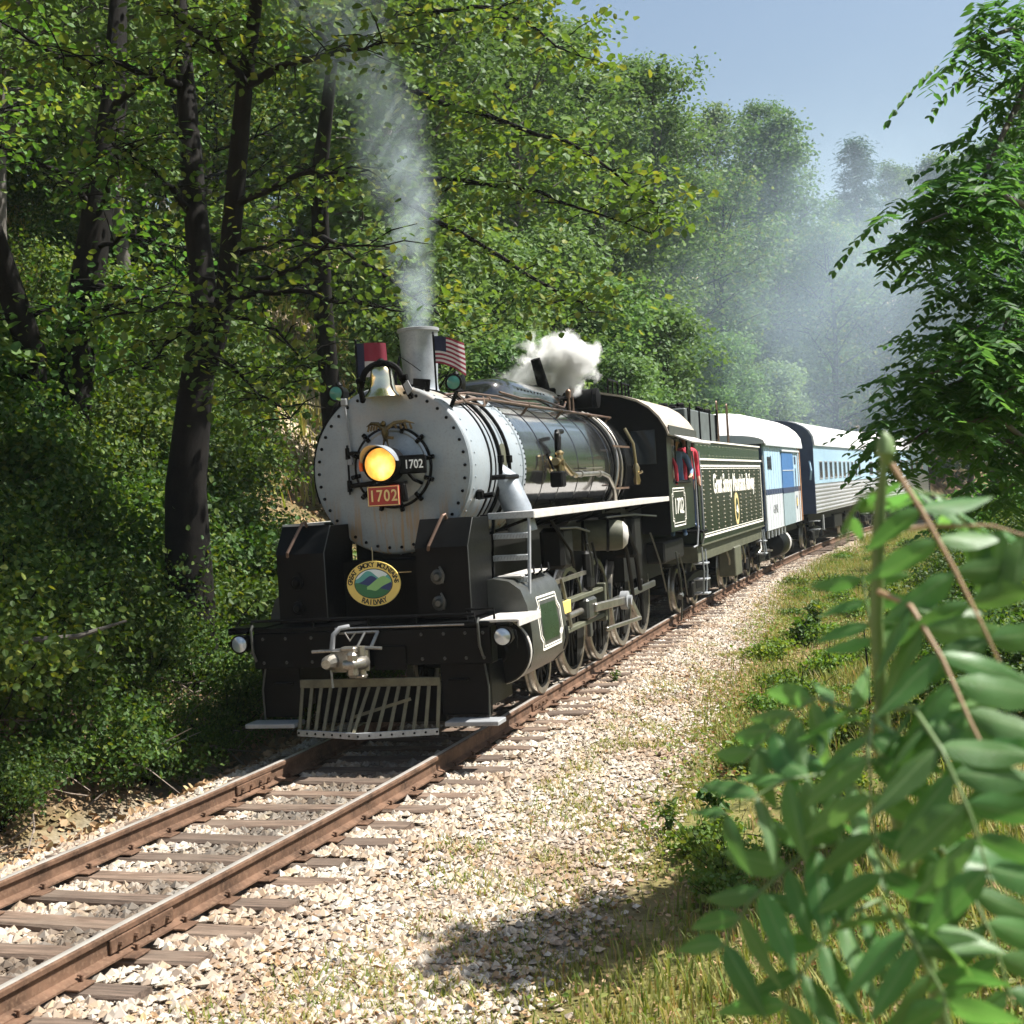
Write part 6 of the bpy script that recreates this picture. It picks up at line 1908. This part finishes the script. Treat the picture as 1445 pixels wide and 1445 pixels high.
def gz(p): return np.array([p[0], p[1], float(ground_z(p[0], p[1]))-.1])
A = lambda px, py, dp: at(px, py, dp)
b0 = gz(A(100, 640, 20)); t1 = A(103, 560, 20); t2 = A(118, 430, 20); t3 = A(138, 300, 20); t4 = A(160, 150, 20.5); t5 = A(170, -60, 21)
shade_tree('leaning_shade_tree', 'dark leaning tree trunk standing alone high on the shaded bank', [([b0, t1, t2, t3, t4, t5], [.32, .26, .245, .225, .19, .10])],
           [([t2, A(60, 440, 19), A(0, 450, 18.5)], .05, 2), ([A(130, 350, 20), A(190, 330, 19), A(260, 350, 18)], .045, 2), ([A(124, 400, 20), A(190, 410, 19), A(290, 420, 18.5)], .05, 2),
            ([A(125, 440, 20), A(170, 430, 19), A(240, 400, 18)], .05, 2), ([t3, A(80, 240, 19.5), A(-20, 200, 19)], .06, 3), ([t4, A(230, 100, 19), A(300, 40, 18)], .07, 3), ([t4, A(80, 80, 20), A(0, 30, 19)], .07, 3),
            ([t5, A(260, -60, 19), A(380, -120, 18)], .07, 3), ([t5, A(60, -120, 20), A(-30, -160, 20)], .07, 3), ([t3, A(160, 250, 18), A(190, 200, 16)], .05, 3)], [], 401, .11, 7, .30, b0)
b0 = gz(A(262, 800, 17)); u1 = A(262, 690, 17); u2 = A(275, 560, 17); u3 = A(290, 440, 17.2); v1 = A(276, 300, 17.5); v2 = A(262, 120, 18); v3 = A(250, -60, 18.5); w1 = A(318, 420, 17); w2 = A(330, 290, 16.8); w3 = A(345, 120, 16.5); w4 = A(370, -60, 16)
shade_tree('forked_shade_tree', 'dark forked tree with bare limbs reaching toward the engine front', [([b0, u1, u2, u3, v1, v2, v3], [.34, .25, .21, .17, .15, .12, .07]), ([u2, A(305, 480, 17), w1, w2, w3, w4], [.14, .13, .125, .12, .10, .06])],
           [([w1, A(420, 412, 16.2), A(500, 430, 15.8), A(570, 440, 15.5)], .045, 1), ([A(326, 395, 17), A(400, 385, 16), A(470, 345, 15.5), A(560, 350, 15)], .04, 1), ([A(333, 360, 17), A(400, 340, 16.5), A(480, 350, 16)], .04, 1),
            ([A(320, 440, 17), A(390, 470, 16), A(440, 520, 15.5)], .03, 1), ([A(320, 430, 17), A(250, 430, 16), A(180, 440, 15)], .045, 2), ([A(300, 500, 17), A(350, 540, 16), A(410, 590, 15.5)], .03, 3),
            ([w2, A(420, 250, 16), A(520, 240, 15.5)], .05, 2), ([v1, A(210, 240, 17), A(150, 190, 16)], .05, 3), ([w3, A(440, 80, 15.5), A(540, 60, 15)], .06, 3), ([w3, A(300, 60, 15.5), A(240, 20, 15)], .06, 3),
            ([w4, A(460, -80, 15), A(560, -90, 14.5)], .06, 4), ([v3, A(180, -90, 17), A(90, -80, 16)], .06, 4), ([w4, A(400, -160, 15), A(450, -240, 14.5)], .06, 4), ([v2, A(170, 90, 16.5), A(90, 80, 15.5)], .06, 3), ([u3, A(240, 480, 16), A(200, 520, 15.5)], .03, 3), ([v3, A(280, -160, 17), A(330, -240, 16)], .06, 4)], [], 402, .10, 9, .26, b0)
g = random.Random(88); b0 = gz(A(40, 640, 19)); y1_ = A(46, 500, 19); y2_ = np.array([-6.2, 2.0, 8.2]); cc = np.array([-.3, -.4, 10.2]); ext = []
while len(ext) < 420:
    p = np.array([g.uniform(-1, 1), g.uniform(-1, 1), g.uniform(-1, 1)])
    if p@p < 1: ext.append(cc+p*np.array([3.9, 5.0, 1.2]))  # leaf clusters above the view, added to throw shade on the bank
shade_tree('added_canopy_tree', 'dark trunk with a wide leafy canopy added over the track to shade the bank', [([b0, y1_, y2_, np.array([-5.6, 1.8, 10.0])], [.24, .19, .15, .10])],
           [([y2_, np.array([-3.2, 1.2, 9.6]), np.array([-.3, .4, 10.2]), np.array([2.4, .0, 10.3])], .09, 2), ([y2_, np.array([-3.6, -.6, 9.4]), np.array([-1.0, -2.4, 10.0]), np.array([1.2, -3.8, 10.2])], .08, 2), ([np.array([-5.6, 1.8, 10.0]), np.array([-3.0, 3.0, 10.2]), np.array([-.2, 3.6, 10.6])], .07, 2),
            ([y1_, A(0, 520, 18.5), A(-40, 500, 18)], .04, 1)], ext, 404, .17, 22, .34, b0)
# a tree behind the engine whose limbs hang across the view with yellowing leaves
b0 = gz(A(470, 560, 27)); x1 = A(455, 420, 26); x2 = A(450, 250, 25); x3 = A(470, 80, 24)
shade_tree('yellowing_tree', 'tree with yellowing leaves on long limbs hanging behind the engine', [([b0, x1, x2, x3], [.22, .18, .15, .09])],
           [([x2, A(560, 280, 22), A(680, 350, 21), A(800, 420, 20.5), A(835, 440, 20)], .06, 2), ([x2, A(600, 250, 21), A(760, 270, 20), A(920, 330, 19.5)], .06, 2), ([x3, A(640, 150, 21), A(800, 200, 20), A(930, 290, 19)], .06, 3), ([A(452, 330, 25.5), A(560, 400, 23), A(650, 470, 22)], .05, 2), ([x3, A(560, 20, 22), A(700, 10, 21), A(820, 80, 20)], .06, 3), ([x2, A(380, 300, 24), A(330, 330, 23)], .05, 2), ([x3, A(420, 0, 22), A(380, -80, 21)], .06, 3)], [], 403, .13, 16, .26, b0)

# fallen branch and dead brush on the bank
fb = gz(A(40, 905, 13)); 
p0, p1, p2 = A(30, 905, 12.6), A(110, 898, 12.9), A(178, 876, 13.3)
P = [np.array([p[0], p[1], max(p[2], float(ground_z(p[0], p[1]))+.05)]) for p in (p0, p1, p2)]
tag(MB().tube([Vector(p) for p in P], [.03, .025, .012], 7).build('fallen_branch', MAT['barkgrey']), 'bare grey fallen branch lying across the shrubs on the bank', 'branch')
g = random.Random(77); tw = MB()
for i in range(260):
    y = g.uniform(-3.5, 6.5); d = -2.15-g.random()**1.2*1.9; x = xc(y)+d; z = float(ground_z(x, y))+g.uniform(.0, .45)
    az = g.uniform(0, 6.28); L_ = g.uniform(.3, 1.1); e = g.uniform(-.7, .7)
    p = Vector((x, y, z)); q = p+Vector((math.cos(az)*math.cos(e), math.sin(az)*math.cos(e), math.sin(e)))*L_
    tw.tube([p, (p+q)/2+Vector((g.uniform(-.06, .06), g.uniform(-.06, .06), g.uniform(-.05, .08))), q], [.010, .007, .003], 4, caps=False)
bo_ = tw.build('dead_brush', MAT['twig'], None, smooth=60, kind='stuff', recalc=False); bo_['label'] = 'tangle of grey dead twigs at the foot of the bank'; bo_['category'] = 'brush'

MAT['weedleaf'] = leaf_mat('verge_weed_leaf', [(.075, .14, .025), (.12, .20, .035), (.095, .17, .03), (.20, .24, .05)], .35)
VAR['weed'] = [(VAR['shrub'][i][0], crown_mesh(np.array([[.3*math.cos(k*2.4)*(k/22)**.5*2, .3*math.sin(k*2.4)*(k/22)**.5*2, .25+.5*(k % 5)/5] for k in range(22)]), 46, .16, .11, MAT['weedleaf'], 600+i, 'foliage', up=.6, jitter=.8)) for i in range(3)]
def pick_weed(g):
    y = g.uniform(-4, 40); d = float(gravel_edge(y))+.1+g.random()**1.4*3.2
    return (xc(y)+d, y)
for x, y in poisson(80, pick_weed, .55, 13):
    plant('weed', 'verge_weed', x, y, rng.uniform(.22, .55), 'leafy green weed in the yellow verge grass across from the '+along_train(y), 'weed', 'weeds on the verge')

# small weeds in the gravel
def weed(px, py, hgt, label, n=16):
    d = _f+_r*(px-722.5)/FPX-_u*(py-722.5)/FPX; t_ = (-.33-CAM_P[2])/d[2]; p = CAM_P+d*t_
    g2 = np.random.default_rng(int(px)); P = []; N = []
    e = empty('weed', (p[0], p[1], float(max(ground_z(p[0], p[1]), bed_z(p[0]-xc(p[1]))))-.01)); tag(e, label, 'weed')
    st_ = MB()
    for k in range(5):
        a = g2.random()*6.28; l_ = hgt*(.7+.4*g2.random())
        tp = Vector((math.cos(a)*l_*.3, math.sin(a)*l_*.3, l_)); st_.tube([(0, 0, 0), tp*.5+Vector((0, 0, .03)), tp], [.005, .004, .002], 4, caps=False)
        for q in range(n):
            u = .15+.85*q/n; P.append(np.array(tp)*u); b = g2.random()*6.28; N.append((math.cos(b)*.8, math.sin(b)*.8, .8))
    st_.build('stem', MAT['stemgreen'], e, recalc=False)
    V, F = leaves(np.array(P), np.array(N), hgt*.28*(.6+.6*g2.random(len(P))), g2, width=.7); link('foliage', np_mesh('foliage', V, F, MAT['leafC']), e)
weed(868, 975, .20, 'small dark green weed by the tie ends in the gravel'); weed(1130, 905, .55, 'dense leafy weed clump on the grassy verge', 26); weed(1150, 880, .5, 'second leafy weed clump on the grassy verge beside the first', 26)
weed(1010, 1155, .4, 'broad leafy weed at the edge of the gravel under the sapling', 22); weed(945, 1160, .25, 'low weed in the gravel near the sapling')
stk = at(1220, 865, 15); s0 = np.array([stk[0], stk[1], float(ground_z(stk[0], stk[1]))])
tag(MB().tube([Vector(s0), Vector(s0)+Vector((.0, 0, .5)), Vector(s0)+Vector((-.02, 0, 1.0))], [.012, .011, .008], 6).build('dry_stalk', MAT['bark']), 'thin dark upright dead stalk standing in the grass', 'stalk')

# right-hand branches with feather leaves close to the camera
def near_feather(name, label, limbs, base, seed, leaflet=.085):
    g = random.Random(seed); br = []; tips = []; B0 = np.array(base)
    for P, r_ in limbs:
        P = [np.array(p)-B0 for p in P]; Q = []
        for a, b in zip(P, P[1:]):
            for k in range(3): Q.append(a+(b-a)*k/3)
        Q.append(P[-1]); n = len(Q); br.append((Q, [r_*(1-.8*i/(n-1)) for i in range(n)], 6))
        for i in range(max(2, n//3), n):
            for k in range(3): tips.append(Q[i]+np.array([g.uniform(-.15, .15), g.uniform(-.15, .15), g.uniform(-.1, .2)]))
    e = empty(name, base); tag(e, label, 'tree')
    link('trunk', trunk_mesh(br, MAT['barkgrey']), e); link('crown', pinnate_mesh(np.array(tips), 3, .10, .36, leaflet, 8, MAT['leafD'], seed), e)
b0 = gz(A(1560, 900, 10)); c1 = A(1540, 700, 10); c2 = A(1500, 480, 9.8); c3 = A(1470, 300, 9.6); c4 = A(1460, 100, 9.5)
near_feather('feather_leaved_tree', 'feather leaved tree with drooping branches overhanging the verge', [([b0, c1, c2, c3, c4], .10), ([c2, A(1420, 450, 9.4), A(1350, 470, 9.2)], .03), ([c2, A(1400, 520, 9.4), A(1310, 555, 9.3)], .03), ([c3, A(1400, 310, 9), A(1330, 350, 8.8)], .03),
             ([c1, A(1420, 620, 9.6), A(1330, 640, 9.4)], .03), ([c4, A(1410, 200, 9), A(1360, 320, 8.8)], .03), ([c3, A(1410, 380, 9.6), A(1350, 400, 9.4)], .03), ([c1, A(1430, 560, 10), A(1370, 600, 9.7)], .03), ([c4, A(1430, 40, 9), A(1370, 60, 8.8)], .03), ([c2, A(1430, 420, 10), A(1400, 520, 10)], .03), ([c1, A(1440, 680, 10.2), A(1380, 700, 10)], .03),
             ([c3, A(1400, 270, 8.8), A(1340, 300, 8.5), A(1300, 315, 8.4)], .025), ([c2, A(1410, 480, 9), A(1330, 520, 8.8), A(1285, 540, 8.7)], .025), ([c1, A(1410, 590, 9.2), A(1320, 600, 9), A(1275, 630, 8.9)], .025), ([c2, A(1440, 540, 9.4), A(1390, 570, 9.2)], .025)], b0, 501, .10)

# ------------------------------------------------------------------ sapling close to the camera: every leaflet its own piece
def leaflet_mesh(seed):
    g = random.Random(seed); nu, nv = 9, 5; V = []; F = []
    cur = g.uniform(.02, .34); tw = g.uniform(-.5, .5); wd = g.uniform(.135, .195); sk = g.uniform(-.05, .05)
    for i in range(nu):
        u = i/(nu-1); w = wd*math.sin(math.pi*min(1, u**.8*1.0))**.8*(1-.25*u)+.002
        for j in range(nv):
            v = (j/(nv-1)-.5)*2
            V.append((u, v*w*(1+.07*math.sin(u*23+v*3+seed))+sk*math.sin(u*3.1), -cur*u*u-.20*w*abs(v)**1.3+.06*math.sin(u*9+v*2)*w+tw*u*v*w*1.5))
    for i in range(nu-1):
        for j in range(nv-1): F.append((i*nv+j, (i+1)*nv+j, (i+1)*nv+j+1, i*nv+j+1))
    return np_mesh('leaflet', np.array(V), np.array(F), MAT['leafE'], True)


LM = [leaflet_mesh(i) for i in range(14)]
SP = empty('leafy_sapling', gz(A(1345, 1500, 2.05))); tag(SP, 'tall green sapling with drooping feather shaped leaves beside the verge', 'sapling')
spo = np.array(SP.location)


def rel(p): return Vector(np.asarray(p)-spo)


MB().tube([Vector((0, 0, 0))]+[rel(A(*q)) for q in ((1330, 1445, 2.05), (1275, 1200, 2.02), (1246, 1020, 1.98), (1237, 880, 1.95), (1240, 740, 1.92), (1248, 645, 1.9))], [.012, .0115, .011, .0105, .010, .009, .005], 10).build('stem', MAT['stemgreen'], SP, smooth=60)
BUD = MB().lathe([(0, -.02), (.014, 0), (.011, .02), (0, .032)], rel(A(1250, 640, 1.9)), (0, 0, 1), 10); BUD.build('bud', MAT['stemgreen'], SP)


def compound(pix, npair, ln, stalk, seed, droop=.5, upmix=(0, 0, 1), alpha=.55, t0=.18, radius=.005, taper=.2):
    g = random.Random(seed); P = [rel(A(*q)) for q in pix]
    Q = []
    for a, b in zip(P, P[1:]):
        for k in range(5): Q.append(a.lerp(b, k/5))
    Q.append(P[-1]); n = len(Q)
    st = MB().tube(Q, [radius*(1-.6*i/(n-1)) for i in range(n)], 7).build('leaf_stalk', MAT[stalk], SP, smooth=60)
    up = Vector(upmix).normalized()
    for k in range(npair):
        t = t0+(1-t0)*(k+.5)/npair; f = t*(n-1); i = min(int(f), n-2); p = Q[i].lerp(Q[i+1], f-i); tan = (Q[i+1]-Q[i]).normalized()
        side = tan.cross(up).normalized(); nrm = side.cross(tan)
        for sg in (-1, 1):
            d = (side*sg*(1-.25*alpha)+tan*alpha*g.uniform(.6, 1.2)+Vector((0, 0, -1))*droop*g.uniform(.5, 1.3)).normalized()
            x = d; z = (nrm-d*nrm.dot(d)).normalized(); y = z.cross(x)
            L_ = ln*1.12*(1-taper*abs(2*t-1))*g.uniform(.88, 1.1)
            o = link('leaflet', g.choice(LM), st)
            M = Matrix(((x.x, y.x, z.x, p.x), (x.y, y.y, z.y, p.y), (x.z, y.z, z.z, p.z), (0, 0, 0, 1)))
            o.matrix_local = M @ Matrix.Rotation(g.uniform(-.5, .5), 4, 'X') @ Matrix.Diagonal((L_, L_*g.uniform(.85, 1.15), L_, 1))
    return st


toc = Vector(CAM_P-A(1300, 850, 2)).normalized()
def UP(k, side=0.0): return (toc.x*k+.25*side, toc.y*k, 1.0)


compound([(1258, 655, 1.9), (1300, 720, 1.88), (1345, 800, 1.85), (1385, 880, 1.82), (1440, 1000, 1.8)], 6, .105, 'stemtan', 1, .10, UP(.9), .15, radius=.004)
compound([(1240, 835, 1.93), (1285, 855, 1.85), (1330, 930, 1.8), (1370, 1020, 1.75), (1425, 1130, 1.7)], 7, .120, 'stemtan', 2, .45, UP(1.2, -.6), .15, radius=.004)
compound([(1238, 930, 1.95), (1228, 880, 1.97), (1215, 800, 2.0)], 4, .075, 'stemgreen', 3, .05, UP(1.2), .0, radius=.003)
compound([(1250, 1080, 1.98), (1200, 1000, 1.95), (1150, 985, 1.95), (1100, 1020, 1.95), (1050, 1075, 1.95)], 6, .095, 'stemgreen', 4, .45, UP(.8), .3, radius=.0035)
compound([(1260, 1150, 1.98), (1180, 1090, 1.9), (1110, 1100, 1.88), (1000, 1160, 1.85)], 6, .10, 'stemgreen', 5, .35, UP(.8), .3, radius=.0035)
compound([(1240, 752, 1.93), (1320, 742, 1.9), (1400, 742, 1.88), (1460, 760, 1.85)], 3, .10, 'stemtan', 6, .9, UP(.8), .1, .45, radius=.0035)
compound([(1248, 1000, 1.95), (1290, 1000, 1.8), (1330, 1060, 1.72), (1370, 1150, 1.68), (1400, 1250, 1.66)], 7, .115, 'stemgreen', 7, .4, UP(1.1, -.5), .2, radius=.004)
compound([(1290, 1230, 2.0), (1310, 1180, 1.85), (1350, 1220, 1.8), (1400, 1320, 1.75), (1430, 1420, 1.72)], 7, .115, 'stemgreen', 8, .4, UP(.9), .3, radius=.004)
compound([(1280, 1250, 2.02), (1220, 1180, 1.9), (1140, 1200, 1.88), (1060, 1270, 1.86), (1010, 1350, 1.86)], 7, .105, 'stemgreen', 9, .4, UP(.9), .3, radius=.004)
compound([(1300, 1330, 2.03), (1240, 1270, 1.9), (1180, 1300, 1.85), (1120, 1390, 1.82), (1090, 1480, 1.82)], 7, .11, 'stemgreen', 10, .4, UP(.9), .3, radius=.004)
compound([(1310, 1380, 2.03), (1270, 1290, 1.75), (1290, 1330, 1.7), (1330, 1400, 1.68), (1350, 1480, 1.66)], 6, .105, 'stemgreen', 11, .4, UP(1.0), .3, radius=.004)
compound([(1244, 690, 1.92), (1215, 700, 2.0), (1190, 740, 2.05)], 3, .07, 'stemgreen', 12, .5, UP(.6), .4, radius=.003)
compound([(1252, 1060, 1.96), (1232, 1010, 1.85), (1225, 1060, 1.8), (1232, 1160, 1.78), (1250, 1260, 1.76)], 6, .10, 'stemgreen', 13, .35, UP(1.1), .25, radius=.0035)
compound([(1246, 640, 1.9), (1280, 690, 2.0), (1330, 700, 2.1), (1380, 760, 2.15)], 5, .09, 'stemgreen', 14, .4, UP(.7), .4, radius=.0035)


# ------------------------------------------------------------------ smoke, steam and hazy air
def vol_math(nt, op, a, b=None, clamp=False):
    n = nt.nodes.new('ShaderNodeMath'); n.operation = op; n.use_clamp = clamp
    for s_, v in ((n.inputs[0], a), (n.inputs[1], b)):
        if v is None: continue
        if hasattr(v, 'links'): nt.links.new(v, s_)
        else: s_.default_value = v
    return n.outputs[0]


def vapour(name, col, dens, ns, nlo, nhi, kind, size=None, aniso=.2):
    m = bpy.data.materials.new(name); m.use_nodes = True; nt = m.node_tree; nt.nodes.clear()
    out = nt.nodes.new('ShaderNodeOutputMaterial'); pv = nt.nodes.new('ShaderNodeVolumePrincipled'); nt.links.new(pv.outputs[0], out.inputs['Volume'])
    pv.inputs['Color'].default_value = (*col, 1); pv.inputs['Anisotropy'].default_value = aniso
    tc = nt.nodes.new('ShaderNodeTexCoord'); sp = nt.nodes.new('ShaderNodeSeparateXYZ'); nt.links.new(tc.outputs['Object'], sp.inputs[0])
    n = nd(nt, 'ShaderNodeTexNoise', i_Scale=ns, i_Detail=5, i_Roughness=.6); nt.links.new(tc.outputs['Object'], n.inputs['Vector'])
    mr = nd(nt, 'ShaderNodeMapRange', i_1=nlo, i_2=nhi, i_3=0.0, i_4=1.0); nt.links.new(n.outputs[0], mr.inputs[0])
    if kind == 'plume':
        R_ = vol_math(nt, 'ADD', vol_math(nt, 'MULTIPLY', sp.outputs[2], .15), .23)
        dx = vol_math(nt, 'SUBTRACT', sp.outputs[0], vol_math(nt, 'MULTIPLY', vol_math(nt, 'POWER', vol_math(nt, 'MAXIMUM', sp.outputs[2], 0.0), 2.0), -.045))
        n2 = nd(nt, 'ShaderNodeTexNoise', i_Scale=1.1, i_Detail=3); nt.links.new(tc.outputs['Object'], n2.inputs['Vector'])
        dx = vol_math(nt, 'ADD', dx, vol_math(nt, 'MULTIPLY', vol_math(nt, 'SUBTRACT', n2.outputs[0], .5), vol_math(nt, 'MULTIPLY', sp.outputs[2], .45)))
        r = vol_math(nt, 'DIVIDE', vol_math(nt, 'SQRT', vol_math(nt, 'ADD', vol_math(nt, 'MULTIPLY', dx, dx), vol_math(nt, 'MULTIPLY', sp.outputs[1], sp.outputs[1]))), R_)
        fl = vol_math(nt, 'SUBTRACT', 1.0, r, True); fall = vol_math(nt, 'MULTIPLY', vol_math(nt, 'MULTIPLY', fl, fl), 2.6, True)
        fade = vol_math(nt, 'SUBTRACT', 1.0, vol_math(nt, 'MULTIPLY', sp.outputs[2], .235), True)
        d = vol_math(nt, 'MULTIPLY', vol_math(nt, 'MULTIPLY', fall, fade), mr.outputs[0])
    else:
        ln = nd(nt, 'ShaderNodeVectorMath', operation='LENGTH'); mp = nd(nt, 'ShaderNodeVectorMath', operation='DIVIDE'); mp.inputs[1].default_value = size
        nt.links.new(tc.outputs['Object'], mp.inputs[0]); nt.links.new(mp.outputs[0], ln.inputs[0])
        sh = vol_math(nt, 'SUBTRACT', 1.0, ln.outputs['Value'])
        d = vol_math(nt, 'MULTIPLY', vol_math(nt, 'SUBTRACT', vol_math(nt, 'ADD', sh, mr.outputs[0]), .75 if kind == 'puff' else .5, True), vol_math(nt, 'MULTIPLY', sh, 3.0, True))
    nt.links.new(vol_math(nt, 'MULTIPLY', d, dens), pv.inputs['Density'])
    return m


sm = MB().lathe([(.24, 0), (.55, 1.0), (1.0, 2.2), (1.9, 4.2)], (0, 0, 0), (0, 0, 1), 20).build('smoke', vapour('chimney_smoke', (.62, .72, .80), 4.2, 1.9, .34, .62, 'plume'), None, kind='stuff')
sm.location = (0, 1.97, 4.34); sm['label'] = 'thin blue grey smoke rising from the chimney'; sm['category'] = 'smoke'


def puff(name, loc, size, mat, label):
    o = MB().lathe([(0, -1), (.5, -.87), (.87, -.5), (1, 0), (.87, .5), (.5, .87), (0, 1)], (0, 0, 0), (0, 0, 1), 20)
    o.v = [(x*size[0], y*size[1], z*size[2]) for x, y, z in o.v]
    b = o.build(name, mat, None, kind='stuff'); b.location = loc; b['label'] = label; b['category'] = name.split('_')[-1]
    return b


puff('steam', (.02, 8.05, 4.40), (.80, .85, .62), vapour('white_steam', (.995, .995, .995), 60, 2.6, .35, .68, 'puff', (.80, .85, .62), .0), 'white steam blowing off above the safety valve')
puff('steam', (-.45, 7.4, 4.12), (.55, .7, .30), vapour('white_steam_wisp', (.97, .98, .98), 9, 3.0, .38, .68, 'puff', (.55, .7, .30), .0), 'faint steam wisp drifting low behind the dome casing')
q = A(1130, 380, 52)
puff('drifting_smoke', tuple(q), (9, 9, 9), vapour('drifting_smoke_veil', (.62, .78, .95), .020, .16, .35, .65, 'drift', (9, 9, 9), .3), 'faint blue smoke veil in front of the far wood')
q = A(1225, 420, 46)
puff('drifting_smoke', tuple(q), (6, 8, 7), vapour('drifting_smoke_haze', (.66, .80, .95), .045, .22, .35, .65, 'drift', (6, 8, 7), .3), 'blue smoke hanging between the trees over the line')

hz = MB().box((0, 80, 22.5), (500, 490, 50)).build('haze', None, None, smooth=None, kind='stuff')
m = bpy.data.materials.new('summer_haze'); m.use_nodes = True; nt = m.node_tree; nt.nodes.clear()
out = nt.nodes.new('ShaderNodeOutputMaterial'); pv = nt.nodes.new('ShaderNodeVolumePrincipled'); nt.links.new(pv.outputs[0], out.inputs['Volume'])
pv.inputs['Color'].default_value = (.80, .90, 1.0, 1); pv.inputs['Density'].default_value = .0003; pv.inputs['Anisotropy'].default_value = .2
hz.data.materials.clear(); hz.data.materials.append(m); hz['label'] = 'pale hazy summer air'
